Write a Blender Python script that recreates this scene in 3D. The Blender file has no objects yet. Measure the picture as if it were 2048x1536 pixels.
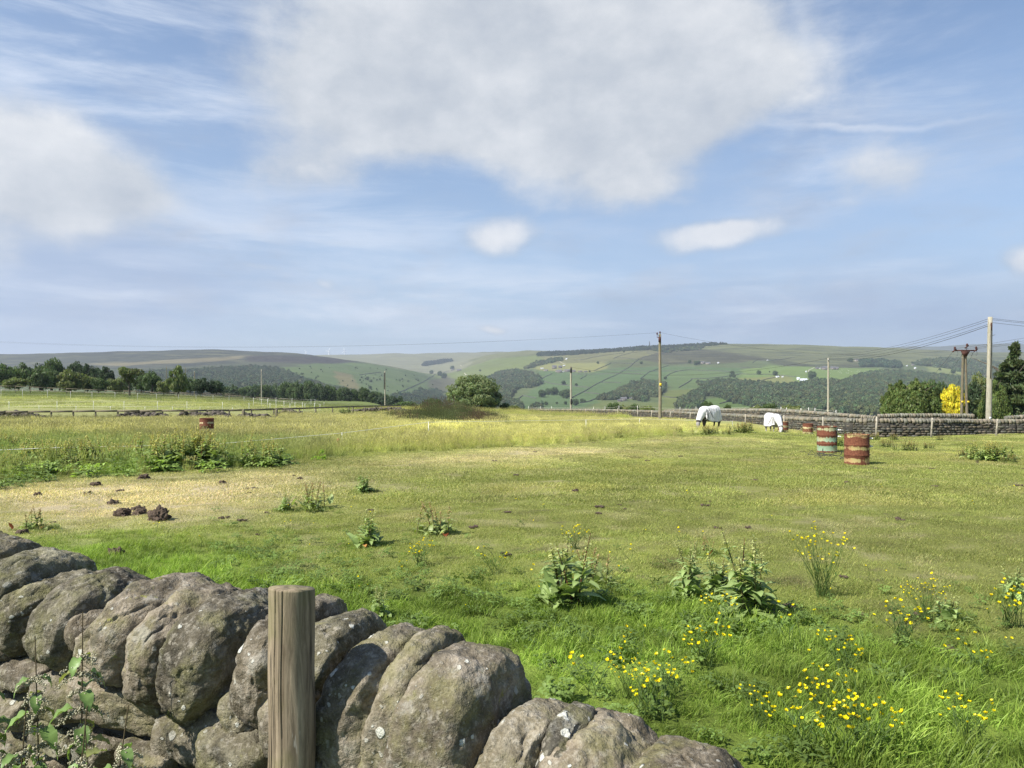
import bpy, math, random
import numpy as np
from mathutils import Vector, Matrix
random.seed(7); RNG = np.random.default_rng(11)
SC = bpy.context.scene
COL = SC.collection
R = math.radians
F = 1480.0; CX = 1024.0; CY = 768.0; CAMZ = 1.6      # focal length and principal point, in photo pixels (2048 wide)

# ------------------------------------------------------------------ camera
cd = bpy.data.cameras.new('camera'); cam = bpy.data.objects.new('camera', cd); COL.objects.link(cam)
cam.location = (0, 0, CAMZ); cam.rotation_euler = (R(90), 0, 0)
cd.sensor_fit = 'HORIZONTAL'; cd.sensor_width = 36; cd.lens = 36*F/2048
cd.clip_start = 0.05; cd.clip_end = 40000
SC.camera = cam
# ------------------------------------------------------------------ render settings
SC.view_settings.view_transform = 'Standard'; SC.view_settings.look = 'None'
SC.view_settings.exposure = 0.82; SC.view_settings.gamma = 1.0
cy = SC.cycles
cy.max_bounces = 5; cy.diffuse_bounces = 3; cy.glossy_bounces = 2; cy.transmission_bounces = 3
cy.volume_bounces = 0; cy.transparent_max_bounces = 6
cy.use_denoising = True
try:
    cy.denoiser = 'OPENIMAGEDENOISE'; cy.denoising_input_passes = 'RGB_ALBEDO_NORMAL'; cy.denoising_prefilter = 'NONE'
except Exception: pass
cy.use_adaptive_sampling = False
cy.sample_clamp_indirect = 4.0
# ------------------------------------------------------------------ sun + sky
TOSUN = Vector((-0.80, -0.46, 0)).normalized(); ELEV = R(46)
tosun = Vector((TOSUN.x*math.cos(ELEV), TOSUN.y*math.cos(ELEV), math.sin(ELEV)))
sd = bpy.data.lights.new('sun', 'SUN'); sd.energy = 5.0; sd.angle = R(0.6); sd.color = (1.0, 0.95, 0.86)
so = bpy.data.objects.new('sun', sd); COL.objects.link(so)
so.rotation_euler = tosun.to_track_quat('Z', 'Y').to_euler(); so.location = (-20, -12, 30)

world = bpy.data.worlds.new('World'); SC.world = world; world.use_nodes = True
class NT:
    """tiny node-tree helper"""
    def __init__(s, nt): s.nt = nt
    def n(s, typ, **kw):
        nd = s.nt.nodes.new(typ)
        for k, v in kw.items():
            if k == 'inp':
                for a, b in v.items(): s.set(nd.inputs[a], b)
            else: setattr(nd, k, v)
        return nd
    def set(s, sock, v):
        if hasattr(v, 'is_linked') or isinstance(v, bpy.types.NodeSocket): s.nt.links.new(v, sock)
        else:
            try: sock.default_value = v
            except Exception:
                if isinstance(v, (tuple, list)) and len(v) == 3: sock.default_value = (*v, 1)
                else: sock.default_value = (v, v, v)
    def m(s, op, a, b=0.0, c=0.0, clamp=False):
        nd = s.nt.nodes.new('ShaderNodeMath'); nd.operation = op; nd.use_clamp = clamp
        s.set(nd.inputs[0], a); s.set(nd.inputs[1], b)
        if op in ('MULTIPLY_ADD', 'SMOOTH_MIN', 'COMPARE'): s.set(nd.inputs[2], c)
        return nd.outputs[0]
    def mix(s, f, a, b, typ='MIX'):
        nd = s.nt.nodes.new('ShaderNodeMix'); nd.data_type = 'RGBA'; nd.blend_type = typ; nd.clamp_factor = True
        s.set(nd.inputs[0], f); s.set(nd.inputs[6], c4(a)); s.set(nd.inputs[7], c4(b))
        return nd.outputs[2]
    def ramp(s, f, stops, interp='LINEAR'):
        nd = s.nt.nodes.new('ShaderNodeValToRGB'); s.set(nd.inputs[0], f)
        cr = nd.color_ramp; cr.interpolation = interp
        while len(cr.elements) < len(stops): cr.elements.new(0.5)
        for e, (p, c) in zip(cr.elements, stops):
            e.position = p; e.color = c4(c) if not isinstance(c, (int, float)) else (c, c, c, 1)
        return nd.outputs[0]
    def noise(s, vec, scale, detail=4, rough=0.5, dist=0.0, out=0):
        nd = s.nt.nodes.new('ShaderNodeTexNoise')
        if vec is not None: s.set(nd.inputs['Vector'], vec)
        s.set(nd.inputs['Scale'], scale); s.set(nd.inputs['Detail'], detail); s.set(nd.inputs['Roughness'], rough); s.set(nd.inputs['Distortion'], dist)
        return nd.outputs[out]
    def mapping(s, vec, loc=(0,0,0), rot=(0,0,0), sc=(1,1,1)):
        nd = s.nt.nodes.new('ShaderNodeMapping'); s.set(nd.inputs[0], vec)
        nd.inputs[1].default_value = loc; nd.inputs[2].default_value = rot; nd.inputs[3].default_value = sc
        return nd.outputs[0]
    def comb(s, x, y, z=0.0):
        nd = s.nt.nodes.new('ShaderNodeCombineXYZ'); s.set(nd.inputs[0], x); s.set(nd.inputs[1], y); s.set(nd.inputs[2], z); return nd.outputs[0]
    def smooth(s, x, a, b):
        nd = s.nt.nodes.new('ShaderNodeMapRange'); nd.interpolation_type = 'SMOOTHSTEP'
        s.set(nd.inputs[0], x); s.set(nd.inputs[1], a); s.set(nd.inputs[2], b); s.set(nd.inputs[3], 0.0); s.set(nd.inputs[4], 1.0)
        return nd.outputs[0]
def c4(c):
    if isinstance(c, (tuple, list)) and len(c) == 3: return (*c, 1.0)
    return c

def build_sky():
    t = NT(world.node_tree)
    for nd in list(t.nt.nodes): t.nt.nodes.remove(nd)
    out = t.n('ShaderNodeOutputWorld')
    sky = t.n('ShaderNodeTexSky'); sky.sky_type = 'NISHITA'; sky.sun_disc = False
    sky.sun_elevation = ELEV; sky.sun_rotation = math.atan2(TOSUN.x, TOSUN.y)
    sky.altitude = 300; sky.air_density = 1.0; sky.dust_density = 0.25; sky.ozone_density = 2.2
    tc = t.n('ShaderNodeTexCoord'); D = tc.outputs['Generated']
    sp = t.n('ShaderNodeSeparateXYZ', inp={0: D})
    az = t.m('ARCTAN2', sp.outputs[0], sp.outputs[1])
    el = t.m('ARCSINE', sp.outputs[2])
    # warp the directions a little so that nothing has a clean outline
    P = t.comb(az, el, 0.0)
    wn = t.n('ShaderNodeTexNoise', inp={'Vector': P, 'Scale': 4.0, 'Detail': 5.0, 'Roughness': 0.55})
    ws = t.n('ShaderNodeVectorMath', operation='MULTIPLY_ADD')
    t.set(ws.inputs[0], wn.outputs['Color']); ws.inputs[1].default_value = (0.13, 0.075, 0); ws.inputs[2].default_value = (-0.065, -0.0375, 0)
    wp = t.n('ShaderNodeVectorMath', operation='ADD', inp={0: P, 1: ws.outputs[0]})
    s2 = t.n('ShaderNodeSeparateXYZ', inp={0: wp.outputs[0]}); a2, e2 = s2.outputs[0], s2.outputs[1]
    def ae(px, py):
        u = (px-CX)/F; v = (CY-py)/F
        return math.atan(u), math.atan(v*math.cos(math.atan(u)))
    def blob(px, py, rx, ry, k=1.0, rot=0.0, pw=1.0):
        a0, e0 = ae(px, py); ra = rx/F/(1+((px-CX)/F)**2); re = ry/F
        da = t.m('SUBTRACT', a2, a0); de = t.m('SUBTRACT', e2, e0)
        if rot:
            c_, s_ = math.cos(rot), math.sin(rot)
            da, de = (t.m('ADD', t.m('MULTIPLY', da, c_), t.m('MULTIPLY', de, s_)),
                      t.m('SUBTRACT', t.m('MULTIPLY', de, c_), t.m('MULTIPLY', da, s_)))
        da = t.m('MULTIPLY', da, 1/ra); de = t.m('MULTIPLY', de, 1/re)
        r2 = t.m('ADD', t.m('MULTIPLY', da, da), t.m('MULTIPLY', de, de))
        if pw != 1.0: r2 = t.m('POWER', r2, pw)
        return t.m('MULTIPLY', t.m('EXPONENT', t.m('MULTIPLY', r2, -1.0)), k)
    def total(lst):
        acc = None
        for b in lst:
            x = blob(*b); acc = x if acc is None else t.m('ADD', acc, x)
        return acc
    big = total(CLOUDS)
    small = total(SMALL_CLOUDS)
    n1 = t.noise(t.mapping(P, sc=(1, 1.5, 1)), 8.0, 8, 0.60); n2 = t.noise(P, 30.0, 5, 0.6)
    d = t.m('ADD', t.m('MULTIPLY', big, 1.15), t.m('MULTIPLY', t.m('SUBTRACT', n1, 0.5), 1.45))
    d = t.m('ADD', d, t.m('MULTIPLY', t.m('SUBTRACT', n2, 0.5), 0.28))
    d = t.smooth(d, 0.20, 1.16)
    ds = t.m('ADD', t.m('MULTIPLY', small, 1.15), t.m('MULTIPLY', t.m('SUBTRACT', n1, 0.5), 0.8))
    ds = t.m('ADD', ds, t.m('MULTIPLY', t.m('SUBTRACT', n2, 0.5), 0.35))
    ds = t.smooth(ds, 0.20, 1.22)
    # wispy high cirrus: stretched noise along two headings
    def cirrus(rot, sx, sy, sc, lo, hi, seed):
        m = t.mapping(t.n('ShaderNodeVectorMath', operation='ADD', inp={0: P, 1: (seed, seed*0.7, 0)}).outputs[0], rot=(0, 0, rot), sc=(sx, sy, 1))
        return t.smooth(t.noise(m, sc, 8, 0.62, 0.35), lo, hi)
    c1 = t.m('MULTIPLY', cirrus(R(16), 1.0, 6.0, 2.6, 0.42, 0.74, 3.1), total([(180, 120, 620, 170, 1.0), (800, 430, 520, 130, 0.5), (350, 520, 500, 70, 0.8)]))
    c2 = t.m('MULTIPLY', cirrus(R(-62), 1.0, 5.0, 3.0, 0.40, 0.74, 9.7), total([(1620, 180, 170, 260, 0.8), (1930, 150, 200, 200, 0.45)]))
    c3 = t.m('MULTIPLY', cirrus(R(4), 1.0, 7.0, 3.4, 0.41, 0.74, 5.3), total([(1500, 600, 900, 90, 0.6), (500, 600, 900, 80, 0.7)]))
    trail = total([(1740, 254, 190, 5, 0.5, R(-4)), (1690, 251, 100, 3.5, 0.4, R(-4)), (1600, 60, 14, 160, 0.22, R(10))])
    ci = t.m('ADD', t.m('ADD', c1, c2), t.m('ADD', c3, trail), clamp=True)
    ci = t.m('MULTIPLY', ci, 0.95)
    # grey veil low on the left and thin milkiness toward the horizon all round
    veil = t.m('MULTIPLY', total([(100, 520, 560, 130, 0.75), (-300, 400, 500, 300, 0.6), (1500, 400, 600, 160, 0.30), (1700, 620, 900, 90, 0.45), (500, 240, 420, 140, 0.2)]), t.m('ADD', 0.55, t.m('MULTIPLY', n1, 0.8)))
    hz = t.m('MULTIPLY', t.m('EXPONENT', t.m('MULTIPLY', t.m('ABSOLUTE', el), -5.5)), 0.80)
    veil = t.m('ADD', veil, hz, clamp=True)
    # cloud colours
    shade = t.m('ADD', t.m('MULTIPLY', n1, 0.75), t.m('MULTIPLY', t.noise(P, 5.0, 5, 0.5), 0.55))
    ccol = t.ramp(shade, [(0.40, (0.265, 0.295, 0.345)), (0.60, (0.355, 0.378, 0.41)), (0.84, (0.485, 0.495, 0.51))])
    scol = t.ramp(t.m('ADD', t.m('MULTIPLY', ds, 0.5), t.m('MULTIPLY', n1, 0.6)), [(0.35, (0.27, 0.31, 0.37)), (0.85, (0.52, 0.525, 0.54))])
    bgs = t.n('ShaderNodeBackground', inp={0: sky.outputs[0], 1: SKY_K})
    def lay(base, fac, col):
        b = t.n('ShaderNodeBackground', inp={0: c4(col) if isinstance(col, tuple) else col, 1: 1.0})
        mx = t.n('ShaderNodeMixShader', inp={0: fac}); t.nt.links.new(base, mx.inputs[1]); t.nt.links.new(b.outputs[0], mx.inputs[2])
        return mx.outputs[0]
    s = lay(bgs.outputs[0], veil, (0.225, 0.290, 0.410))
    s = lay(s, ci, (0.45, 0.49, 0.56))
    pf = t.n('ShaderNodeVectorMath', operation='ADD', inp={0: t.mapping(P, sc=(1.0, 2.6, 1)), 1: (7.7, 2.2, 0)}).outputs[0]
    puff = t.m('MULTIPLY', t.smooth(t.noise(pf, 5.5, 7, 0.6), 0.45, 0.72), total([(300, 500, 600, 120, 0.7), (1200, 560, 900, 110, 0.5), (1700, 330, 400, 140, 0.5), (450, 230, 350, 120, 0.45)]))
    s = lay(s, puff, t.ramp(t.noise(pf, 7.0, 4), [(0.35, (0.22, 0.26, 0.34)), (0.65, (0.36, 0.39, 0.45))]))
    s = lay(s, t.m('MULTIPLY', d, 0.93), ccol)
    s = lay(s, t.m('MULTIPLY', ds, 0.9), scol)
    t.nt.links.new(s, out.inputs[0])
SKY_K = 0.090
CLOUDS = [  # px, py, rx, ry, strength, tilt, hardness
    (1130, 140, 470, 165, 0.95, 0, 1.5), (760, 110, 260, 140, 0.6, 0, 1.3), (1180, 340, 230, 90, 0.75, 0, 1.4),
    (1420, 190, 210, 85, 0.75, 0, 1.3), (640, 205, 190, 80, 0.75, 0, 1.3), (880, 250, 150, 60, .5), (1050, 20, 560, 80, 0.6), (900, 280, 150, 50, 0.3), (1290, 390, 90, 30, 0.3),
    (60, 330, 300, 100, 0.95, R(-14), 1.5), (260, 375, 170, 55, 0.5, R(-8)), (-40, 430, 200, 90, 0.5),
    (600, 345, 135, 55, 0.75), (1755, 350, 150, 75, 0.55), (1830, 330, 90, 40, 0.2),
    # the rest of the sky, out of the frame
    (-1500, 100, 600, 200, 0.9), (3600, 200, 700, 220, 0.8), (700, -900, 700, 300, 0.7), (2600, -500, 500, 200, 0.6)]
SMALL_CLOUDS = [(1005, 470, 85, 42, 1.0, 0, 1.5), (930, 480, 50, 30, 0.3), (1430, 474, 125, 30, 1.0, 0, 1.5), (1480, 458, 60, 22, 0.35), (2030, 503, 70, 30, 0.95, 0, 1.4),
    (968, 651, 30, 9, 1.0), (1760, 330, 120, 50, 0.45), (590, 350, 110, 40, 0.6), (1330, 650, 60, 8, 0.4), (676, 560, 22, 9, 0.7), (1550, 560, 120, 22, 0.28), (860, 545, 120, 20, 0.3), (520, 523, 60, 9, 0.5), (350, 492, 90, 10, 0.45), (700, 492, 70, 12, 0.5)]
build_sky()
world.cycles.sampling_method = 'MANUAL'; world.cycles.sample_map_resolution = 256

# ------------------------------------------------------------------ helpers
def link(o): COL.objects.link(o); return o
def tag(o, label=None, cat=None, group=None, kind=None):
    if label: o['label'] = label
    if cat: o['category'] = cat
    if group: o['group'] = group
    if kind: o['kind'] = kind
    return o
def empty(name, loc=(0, 0, 0), rz=0.0, label=None, cat=None, group=None):
    o = bpy.data.objects.new(name, None); o.location = loc; o.rotation_euler = (0, 0, rz); o.empty_display_size = 0.1
    link(o); return tag(o, label, cat, group)
class MB:
    """collects vertices and faces, then links them as one mesh"""
    def __init__(s): s.v = []; s.f = []; s.n = 0; s.c = []; s.mi = []
    def add(s, v, f, col=None, mi=0):
        v = np.asarray(v, float).reshape(-1, 3)
        s.v.append(v)
        if isinstance(f, np.ndarray): s.f.append((f+s.n, mi))
        else:
            by = {}
            for q in f: by.setdefault(len(q), []).append(q)
            for k, l in by.items(): s.f.append((np.array(l)+s.n, mi))
        if col is not None:
            col = np.asarray(col, float)
            if col.ndim == 1: col = np.tile(col, (len(v), 1))
            s.c.append((s.n, col))
        s.n += len(v); return s
    def mesh(s, name, mats=(), smooth=True):
        me = bpy.data.meshes.new(name)
        V = np.concatenate(s.v) if s.v else np.zeros((0, 3))
        me.vertices.add(len(V)); me.vertices.foreach_set('co', V.astype(np.float32).ravel())
        nl = sum(f.size for f, _ in s.f); nf = sum(len(f) for f, _ in s.f)
        me.loops.add(nl); me.polygons.add(nf)
        li = np.concatenate([f.ravel() for f, _ in s.f]).astype(np.int32)
        tot = np.concatenate([np.full(len(f), f.shape[1]) for f, _ in s.f]).astype(np.int32)
        st = np.concatenate([[0], np.cumsum(tot)[:-1]]).astype(np.int32)
        me.loops.foreach_set('vertex_index', li)
        me.polygons.foreach_set('loop_start', st)
        try: me.polygons.foreach_set('loop_total', tot)
        except Exception: pass
        me.polygons.foreach_set('material_index', np.concatenate([np.full(len(f), m) for f, m in s.f]).astype(np.int32))
        me.polygons.foreach_set('use_smooth', np.full(nf, smooth))
        if s.c:
            at = me.color_attributes.new('col', 'FLOAT_COLOR', 'POINT')
            C = np.ones((len(V), 4), np.float32)
            for n0, c in s.c: C[n0:n0+len(c), :c.shape[1]] = c
            at.data.foreach_set('color', C.ravel())
        me.update(); me.validate()
        for m_ in (mats if isinstance(mats, (list, tuple)) else [mats]): me.materials.append(m_)
        return me
    def build(s, name, mats=(), parent=None, smooth=True, **kw):
        o = bpy.data.objects.new(name, s.mesh(name, mats, smooth)); link(o)
        if parent is not None: o.parent = parent
        return tag(o, **kw) if kw else o
    # primitives
    def box(s, c, d, rz=0.0, bevel=0.0, **k):
        x, y, z = [q/2 for q in d]
        if bevel <= 0:
            v = np.array([(-x,-y,-z),(x,-y,-z),(x,y,-z),(-x,y,-z),(-x,-y,z),(x,-y,z),(x,y,z),(-x,y,z)])
            f = np.array([(0,3,2,1),(4,5,6,7),(0,1,5,4),(1,2,6,5),(2,3,7,6),(3,0,4,7)])
        else:
            v, f = cube_grid(3, 5.0); v = v*np.array([x, y, z])
        cr, sr = math.cos(rz), math.sin(rz)
        v = np.stack([v[:,0]*cr-v[:,1]*sr, v[:,0]*sr+v[:,1]*cr, v[:,2]], 1)+np.array(c)
        return s.add(v, f, **k)
    def tube(s, pts, rad, n=8, caps=True, **k):
        pts = np.asarray(pts, float); m = len(pts); rad = np.broadcast_to(np.asarray(rad, float), (m,))
        tg = np.gradient(pts, axis=0); tg /= np.linalg.norm(tg, axis=1, keepdims=True)+1e-12
        up = np.array([0, 0, 1.0]) if abs(tg[0][2]) < 0.9 else np.array([0, 1.0, 0])
        a = np.linspace(0, 2*np.pi, n, endpoint=False); V = []
        for i in range(m):
            b = np.cross(tg[i], up); nb = np.linalg.norm(b)
            if nb < 1e-6: b = np.array([1.0, 0, 0]); nb = 1
            b /= nb; c = np.cross(b, tg[i]); up = c
            V.append(pts[i]+rad[i]*(np.cos(a)[:,None]*b+np.sin(a)[:,None]*c))
        V = np.concatenate(V); idx = np.arange(n); f = []
        for i in range(m-1):
            f.append(np.stack([i*n+idx, i*n+(idx+1)%n, (i+1)*n+(idx+1)%n, (i+1)*n+idx], 1))
        s.add(V, np.concatenate(f), **k)
        if caps:
            n0 = s.n-len(V)
            s.f.append((np.array([list(range(n))[::-1]])+n0, k.get('mi', 0))); s.f.append((np.array([list(range(n))])+n0+(m-1)*n, k.get('mi', 0)))
        return s
    def lathe(s, prof, n=32, c=(0, 0, 0), **k):
        prof = np.asarray(prof, float); a = np.linspace(0, 2*np.pi, n, endpoint=False)
        V = np.stack([prof[:,0][:,None]*np.cos(a), prof[:,0][:,None]*np.sin(a), np.repeat(prof[:,1][:,None], n, 1)], 2).reshape(-1, 3)+np.array(c)
        idx = np.arange(n)
        f = np.concatenate([np.stack([i*n+idx, i*n+(idx+1)%n, (i+1)*n+(idx+1)%n, (i+1)*n+idx], 1) for i in range(len(prof)-1)])
        return s.add(V, f, **k)
_cg = {}
def cube_grid(n, k=4.0):
    """closed cube surface of n x n faces a side, projected to the unit superellipsoid of norm k"""
    if (n, k) in _cg: return _cg[(n, k)][0].copy(), _cg[(n, k)][1]
    key = {}; V = []; Fc = []
    t = np.tan(np.linspace(-1, 1, n+1)*math.pi/4)
    def vid(p):
        q = tuple(int(round(x*1e5)) for x in p)
        if q not in key: key[q] = len(V); V.append(p)
        return key[q]
    for ax in range(3):
        for sg in (-1, 1):
            b, c = (ax+1) % 3, (ax+2) % 3
            g = [[None]*(n+1) for _ in range(n+1)]
            for i in range(n+1):
                for j in range(n+1):
                    p = [0, 0, 0]; p[ax] = sg; p[b] = t[i]; p[c] = t[j]; g[i][j] = vid(tuple(p))
            for i in range(n):
                for j in range(n):
                    q = (g[i][j], g[i+1][j], g[i+1][j+1], g[i][j+1])
                    Fc.append(q if sg > 0 else q[::-1])
    V = np.array(V); V = V/(np.sum(np.abs(V)**k, 1)**(1/k))[:, None]
    _cg[(n, k)] = (V, np.array(Fc)); return V.copy(), np.array(Fc)
# numpy noise
_perm = np.random.default_rng(5).permutation(4096)
_val = np.random.default_rng(6).random(4096)
def _h(i, j, k): return _val[_perm[(_perm[(_perm[i & 4095]+j) & 4095]+k) & 4095]]
def vnoise(x, y, z=0.0):
    x, y, z = np.broadcast_arrays(np.asarray(x, float), np.asarray(y, float), np.asarray(z, float))
    xi, yi, zi = np.floor(x).astype(int), np.floor(y).astype(int), np.floor(z).astype(int)
    fx, fy, fz = x-xi, y-yi, z-zi
    fx, fy, fz = [q*q*(3-2*q) for q in (fx, fy, fz)]
    r = 0
    for a in (0, 1):
        for b in (0, 1):
            for c in (0, 1):
                w = (fx if a else 1-fx)*(fy if b else 1-fy)*(fz if c else 1-fz)
                r = r+w*_h(xi+a, yi+b, zi+c)
    return r*2-1
def fbm(x, y, z=0.0, o=4, g=0.5):
    s = 0; a = 1; x = np.asarray(x, float); y = np.asarray(y, float); z = np.asarray(z, float)
    for i in range(o):
        s = s+a*vnoise(x*2**i+17.3*i, y*2**i-9.1*i, z*2**i+3.7*i); a *= g
    return s
def sstep(x, a, b):
    t = np.clip((np.asarray(x, float)-a)/(b-a), 0, 1); return t*t*(3-2*t)
def inpoly(px, py, poly):
    px = np.asarray(px, float); py = np.asarray(py, float); ins = np.zeros(px.shape, bool); n = len(poly)
    for i in range(n):
        x1, y1 = poly[i]; x2, y2 = poly[(i+1) % n]
        if y1 == y2: continue
        c = ((y1 > py) != (y2 > py)) & (px < (x2-x1)*(py-y1)/(y2-y1)+x1); ins ^= c
    return ins

# ------------------------------------------------------------------ the lie of the land
# depth below the eye of the land, as sections down a fan of bearings (bearing and dip in photo pixels)
YN = np.array([0.5, 20, 23, 30, 44, 58, 66, 80, 100, 120, 150, 220, 350, 600, 900, 1300, 1800, 2400, 3000, 3500, 4300, 6000, 7000, 9500])
def PL(y): return 808+2190/y
_near = [PL(0.5), PL(20), PL(23), PL(30)]
_rgt = [PL(0.5), PL(20), PL(23)+1, 890]
SECT = {
 -900: _near+[858,842,822,808,796,790,785,781,788,798,800, 785,765,740,712,730,745,740,760,765],
 0:    _near+[858,842,822,808,796,790,785,781,788,798,800, 785,765,738,709,730,745,735,760,765],
 250:  _near+[858,842,824,811,800,794,789,786,790,798,800, 783,760,730,702,722,745,735,760,765],
 450:  _near+[858,843,827,816,807,802,797,794,797,800,803, 786,760,728,699,720,745,730,755,765],
 600:  _near+[858,844,833,825,817,811,806,802,803,806,810, 790,762,730,705,722,742,712,750,765],
 690:  _near+[858,844,836,828,821,817,812,806,802,803,815, 797,775,745,718,730,742,707,740,765],
 740:  _near+[858,844,837,829,822,819,815,811,803,805,820, 803,785,755,726,736,742,706,740,765],
 812:  _near+[858,845,838,830,823,819,819,825,825,825,825, 812,795,770,738,742,744,704,740,765],
 862:  _near+[858,845,838,830,823,819,821,835,845,840,828, 818,805,785,754,750,746,706,740,765],
 900:  _near+[858,845,838,830,823,819,823,840,855,850,835, 825,808,790,772,756,740,708,740,765],
 940:  _near+[858,845,838,830,824,819,824,842,860,855,835, 820,800,778,755,740,722,705,740,765],
 1000: _near+[858,845,838,831,825,821,825,845,865,862,835, 815,790,765,742,725,708,702,740,765],
 1077: _near+[858,845,839,832,827,824,828,850,875,870,835, 812,785,755,728,712,700,705,740,765],
 1200: _near+[858,845,840,834,830,828,832,855,890,878,835, 810,780,745,716,702,705,715,745,765],
 1300: _near+[858,846,841,836,833,832,838,860,895,880,835, 808,775,742,710,694,705,720,745,765],
 1450: _near+[859,849,843,838,836,836,842,865,900,880,838, 808,773,740,708,688,705,720,745,740],
 1600: [PL(0.5),PL(20),PL(23),PL(30)+2]+[866,853,847,841,839,840,847,868,900,880,838, 808,773,740,712,689,705,720,740,720],
 1750: _rgt+[877,858,850,843,840,842,850,870,900,880,840, 810,775,745,715,695,705,715,725,697],
 1850: _rgt+[876,858,850,843,840,842,850,870,900,880,840, 812,778,750,719,699,707,715,715,691],
 1950: _rgt+[875,857,850,843,840,842,850,870,900,880,840, 815,785,755,725,704,709,713,712,689],
 2048: _rgt+[873,856,850,843,840,842,850,870,900,880,840, 815,785,755,727,706,709,712,711,688],
 2900: _rgt+[873,856,850,843,840,842,850,870,900,880,840, 815,785,755,727,706,709,712,711,688]}
_cols = np.array(sorted(SECT)); _tab = np.array([SECT[c] for c in _cols], float)
PXF = np.arange(-900, 2901, 8.0)
TAB = np.stack([np.interp(PXF, _cols, _tab[:, j]) for j in range(len(YN))], 1)
_k = np.exp(-np.linspace(-2, 2, 13)**2); _k /= _k.sum()
_pad = np.pad(TAB, ((6, 6), (0, 0)), mode='edge')
TAB = np.stack([np.convolve(_pad[:, j], _k, 'valid') for j in range(len(YN))], 1)
WN = 1/YN
def rowz(px, Y):
    px = np.clip(np.asarray(px, float), -900, 2899.9); Y = np.clip(np.asarray(Y, float), 0.5, 9500)
    px, Y = np.broadcast_arrays(px, Y)
    fi = (px+900)/8; i = np.floor(fi).astype(int); i = np.minimum(i, len(PXF)-2); a = fi-i
    j = np.clip(np.searchsorted(YN, Y, side='right')-1, 0, len(YN)-2); w = (1/Y-WN[j])/(WN[j+1]-WN[j])
    w = np.clip(w, 0, 1)
    r0 = TAB[i, j]*(1-w)+TAB[i, j+1]*w; r1 = TAB[i+1, j]*(1-w)+TAB[i+1, j+1]*w
    return r0*(1-a)+r1*a
def H(X, Y):
    """height of the land at a point in plan"""
    X = np.asarray(X, float); Y = np.asarray(Y, float); Yc = np.maximum(Y, 3.0)
    px = CX+F*X/Yc
    z = CAMZ-(rowz(px, Yc)-CY)/F*Yc
    z = np.where(Y < 3.0, CAMZ-(1.48+0.027*Y), z)
    z = z+0.03*fbm(X/1.1, Y/1.1, 0, 3)*sstep(Y, 0, 6)*(1-sstep(Y, 60, 200))+0.10*fbm(X/9, Y/9, 2, 2)*sstep(Y, 8, 30)
    far = sstep(Y, 700, 1500)
    z = z+far*Y*0.0016*fbm(X/260, Y/260, 5, 4)
    return z
def P2W(px, Y, z=None):
    X = (px-CX)/F*Y
    return (X, Y, float(H(X, Y)) if z is None else z)
def rowtoz(row, Y): return CAMZ-(row-CY)/F*Y
_yl = np.exp(np.linspace(math.log(200), math.log(9400), 900))
def hit(px, row, ymin=200, ymax=9400):
    """where the sight line at a bearing and dip first meets the far land"""
    Y = _yl[(_yl >= ymin) & (_yl <= ymax)]; X = (px-CX)/F*Y; r = CY-(H(X, Y)-CAMZ)/Y*F
    k = np.nonzero(r <= row)[0]
    if len(k) == 0: k = [int(np.argmin(r))]
    Y0 = Y[k[0]]; X0 = (px-CX)/F*Y0
    return np.array([X0, Y0, float(H(X0, Y0))])
def nearY(row): return 2190/(row-808)

# ------------------------------------------------------------------ materials
def mat(name):
    m = bpy.data.materials.new(name); m.use_nodes = True; t = NT(m.node_tree)
    bs = m.node_tree.nodes['Principled BSDF']; out = m.node_tree.nodes['Material Output']
    bs.inputs['Specular IOR Level'].default_value = 0.3
    return m, t, bs, out
def bump(t, bs, h, strength=0.3, dist=0.02):
    b = t.n('ShaderNodeBump', inp={'Strength': strength, 'Distance': dist, 'Height': h}); t.set(bs.inputs['Normal'], b.outputs[0])
def simple(name, col, rough=0.6, var=0.15, scale=20.0, metal=0.0, bmp=0.0):
    m, t, bs, out = mat(name)
    g = t.n('ShaderNodeTexCoord').outputs['Object']
    n = t.noise(g, scale, 5, 0.6)
    a = tuple(c*(1-var) for c in col); b = tuple(min(1, c*(1+var)) for c in col)
    t.set(bs.inputs['Base Color'], t.ramp(n, [(0.3, a), (0.7, b)])); bs.inputs['Roughness'].default_value = rough; bs.inputs['Metallic'].default_value = metal
    if bmp: bump(t, bs, n, bmp, 0.01)
    return m
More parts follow.
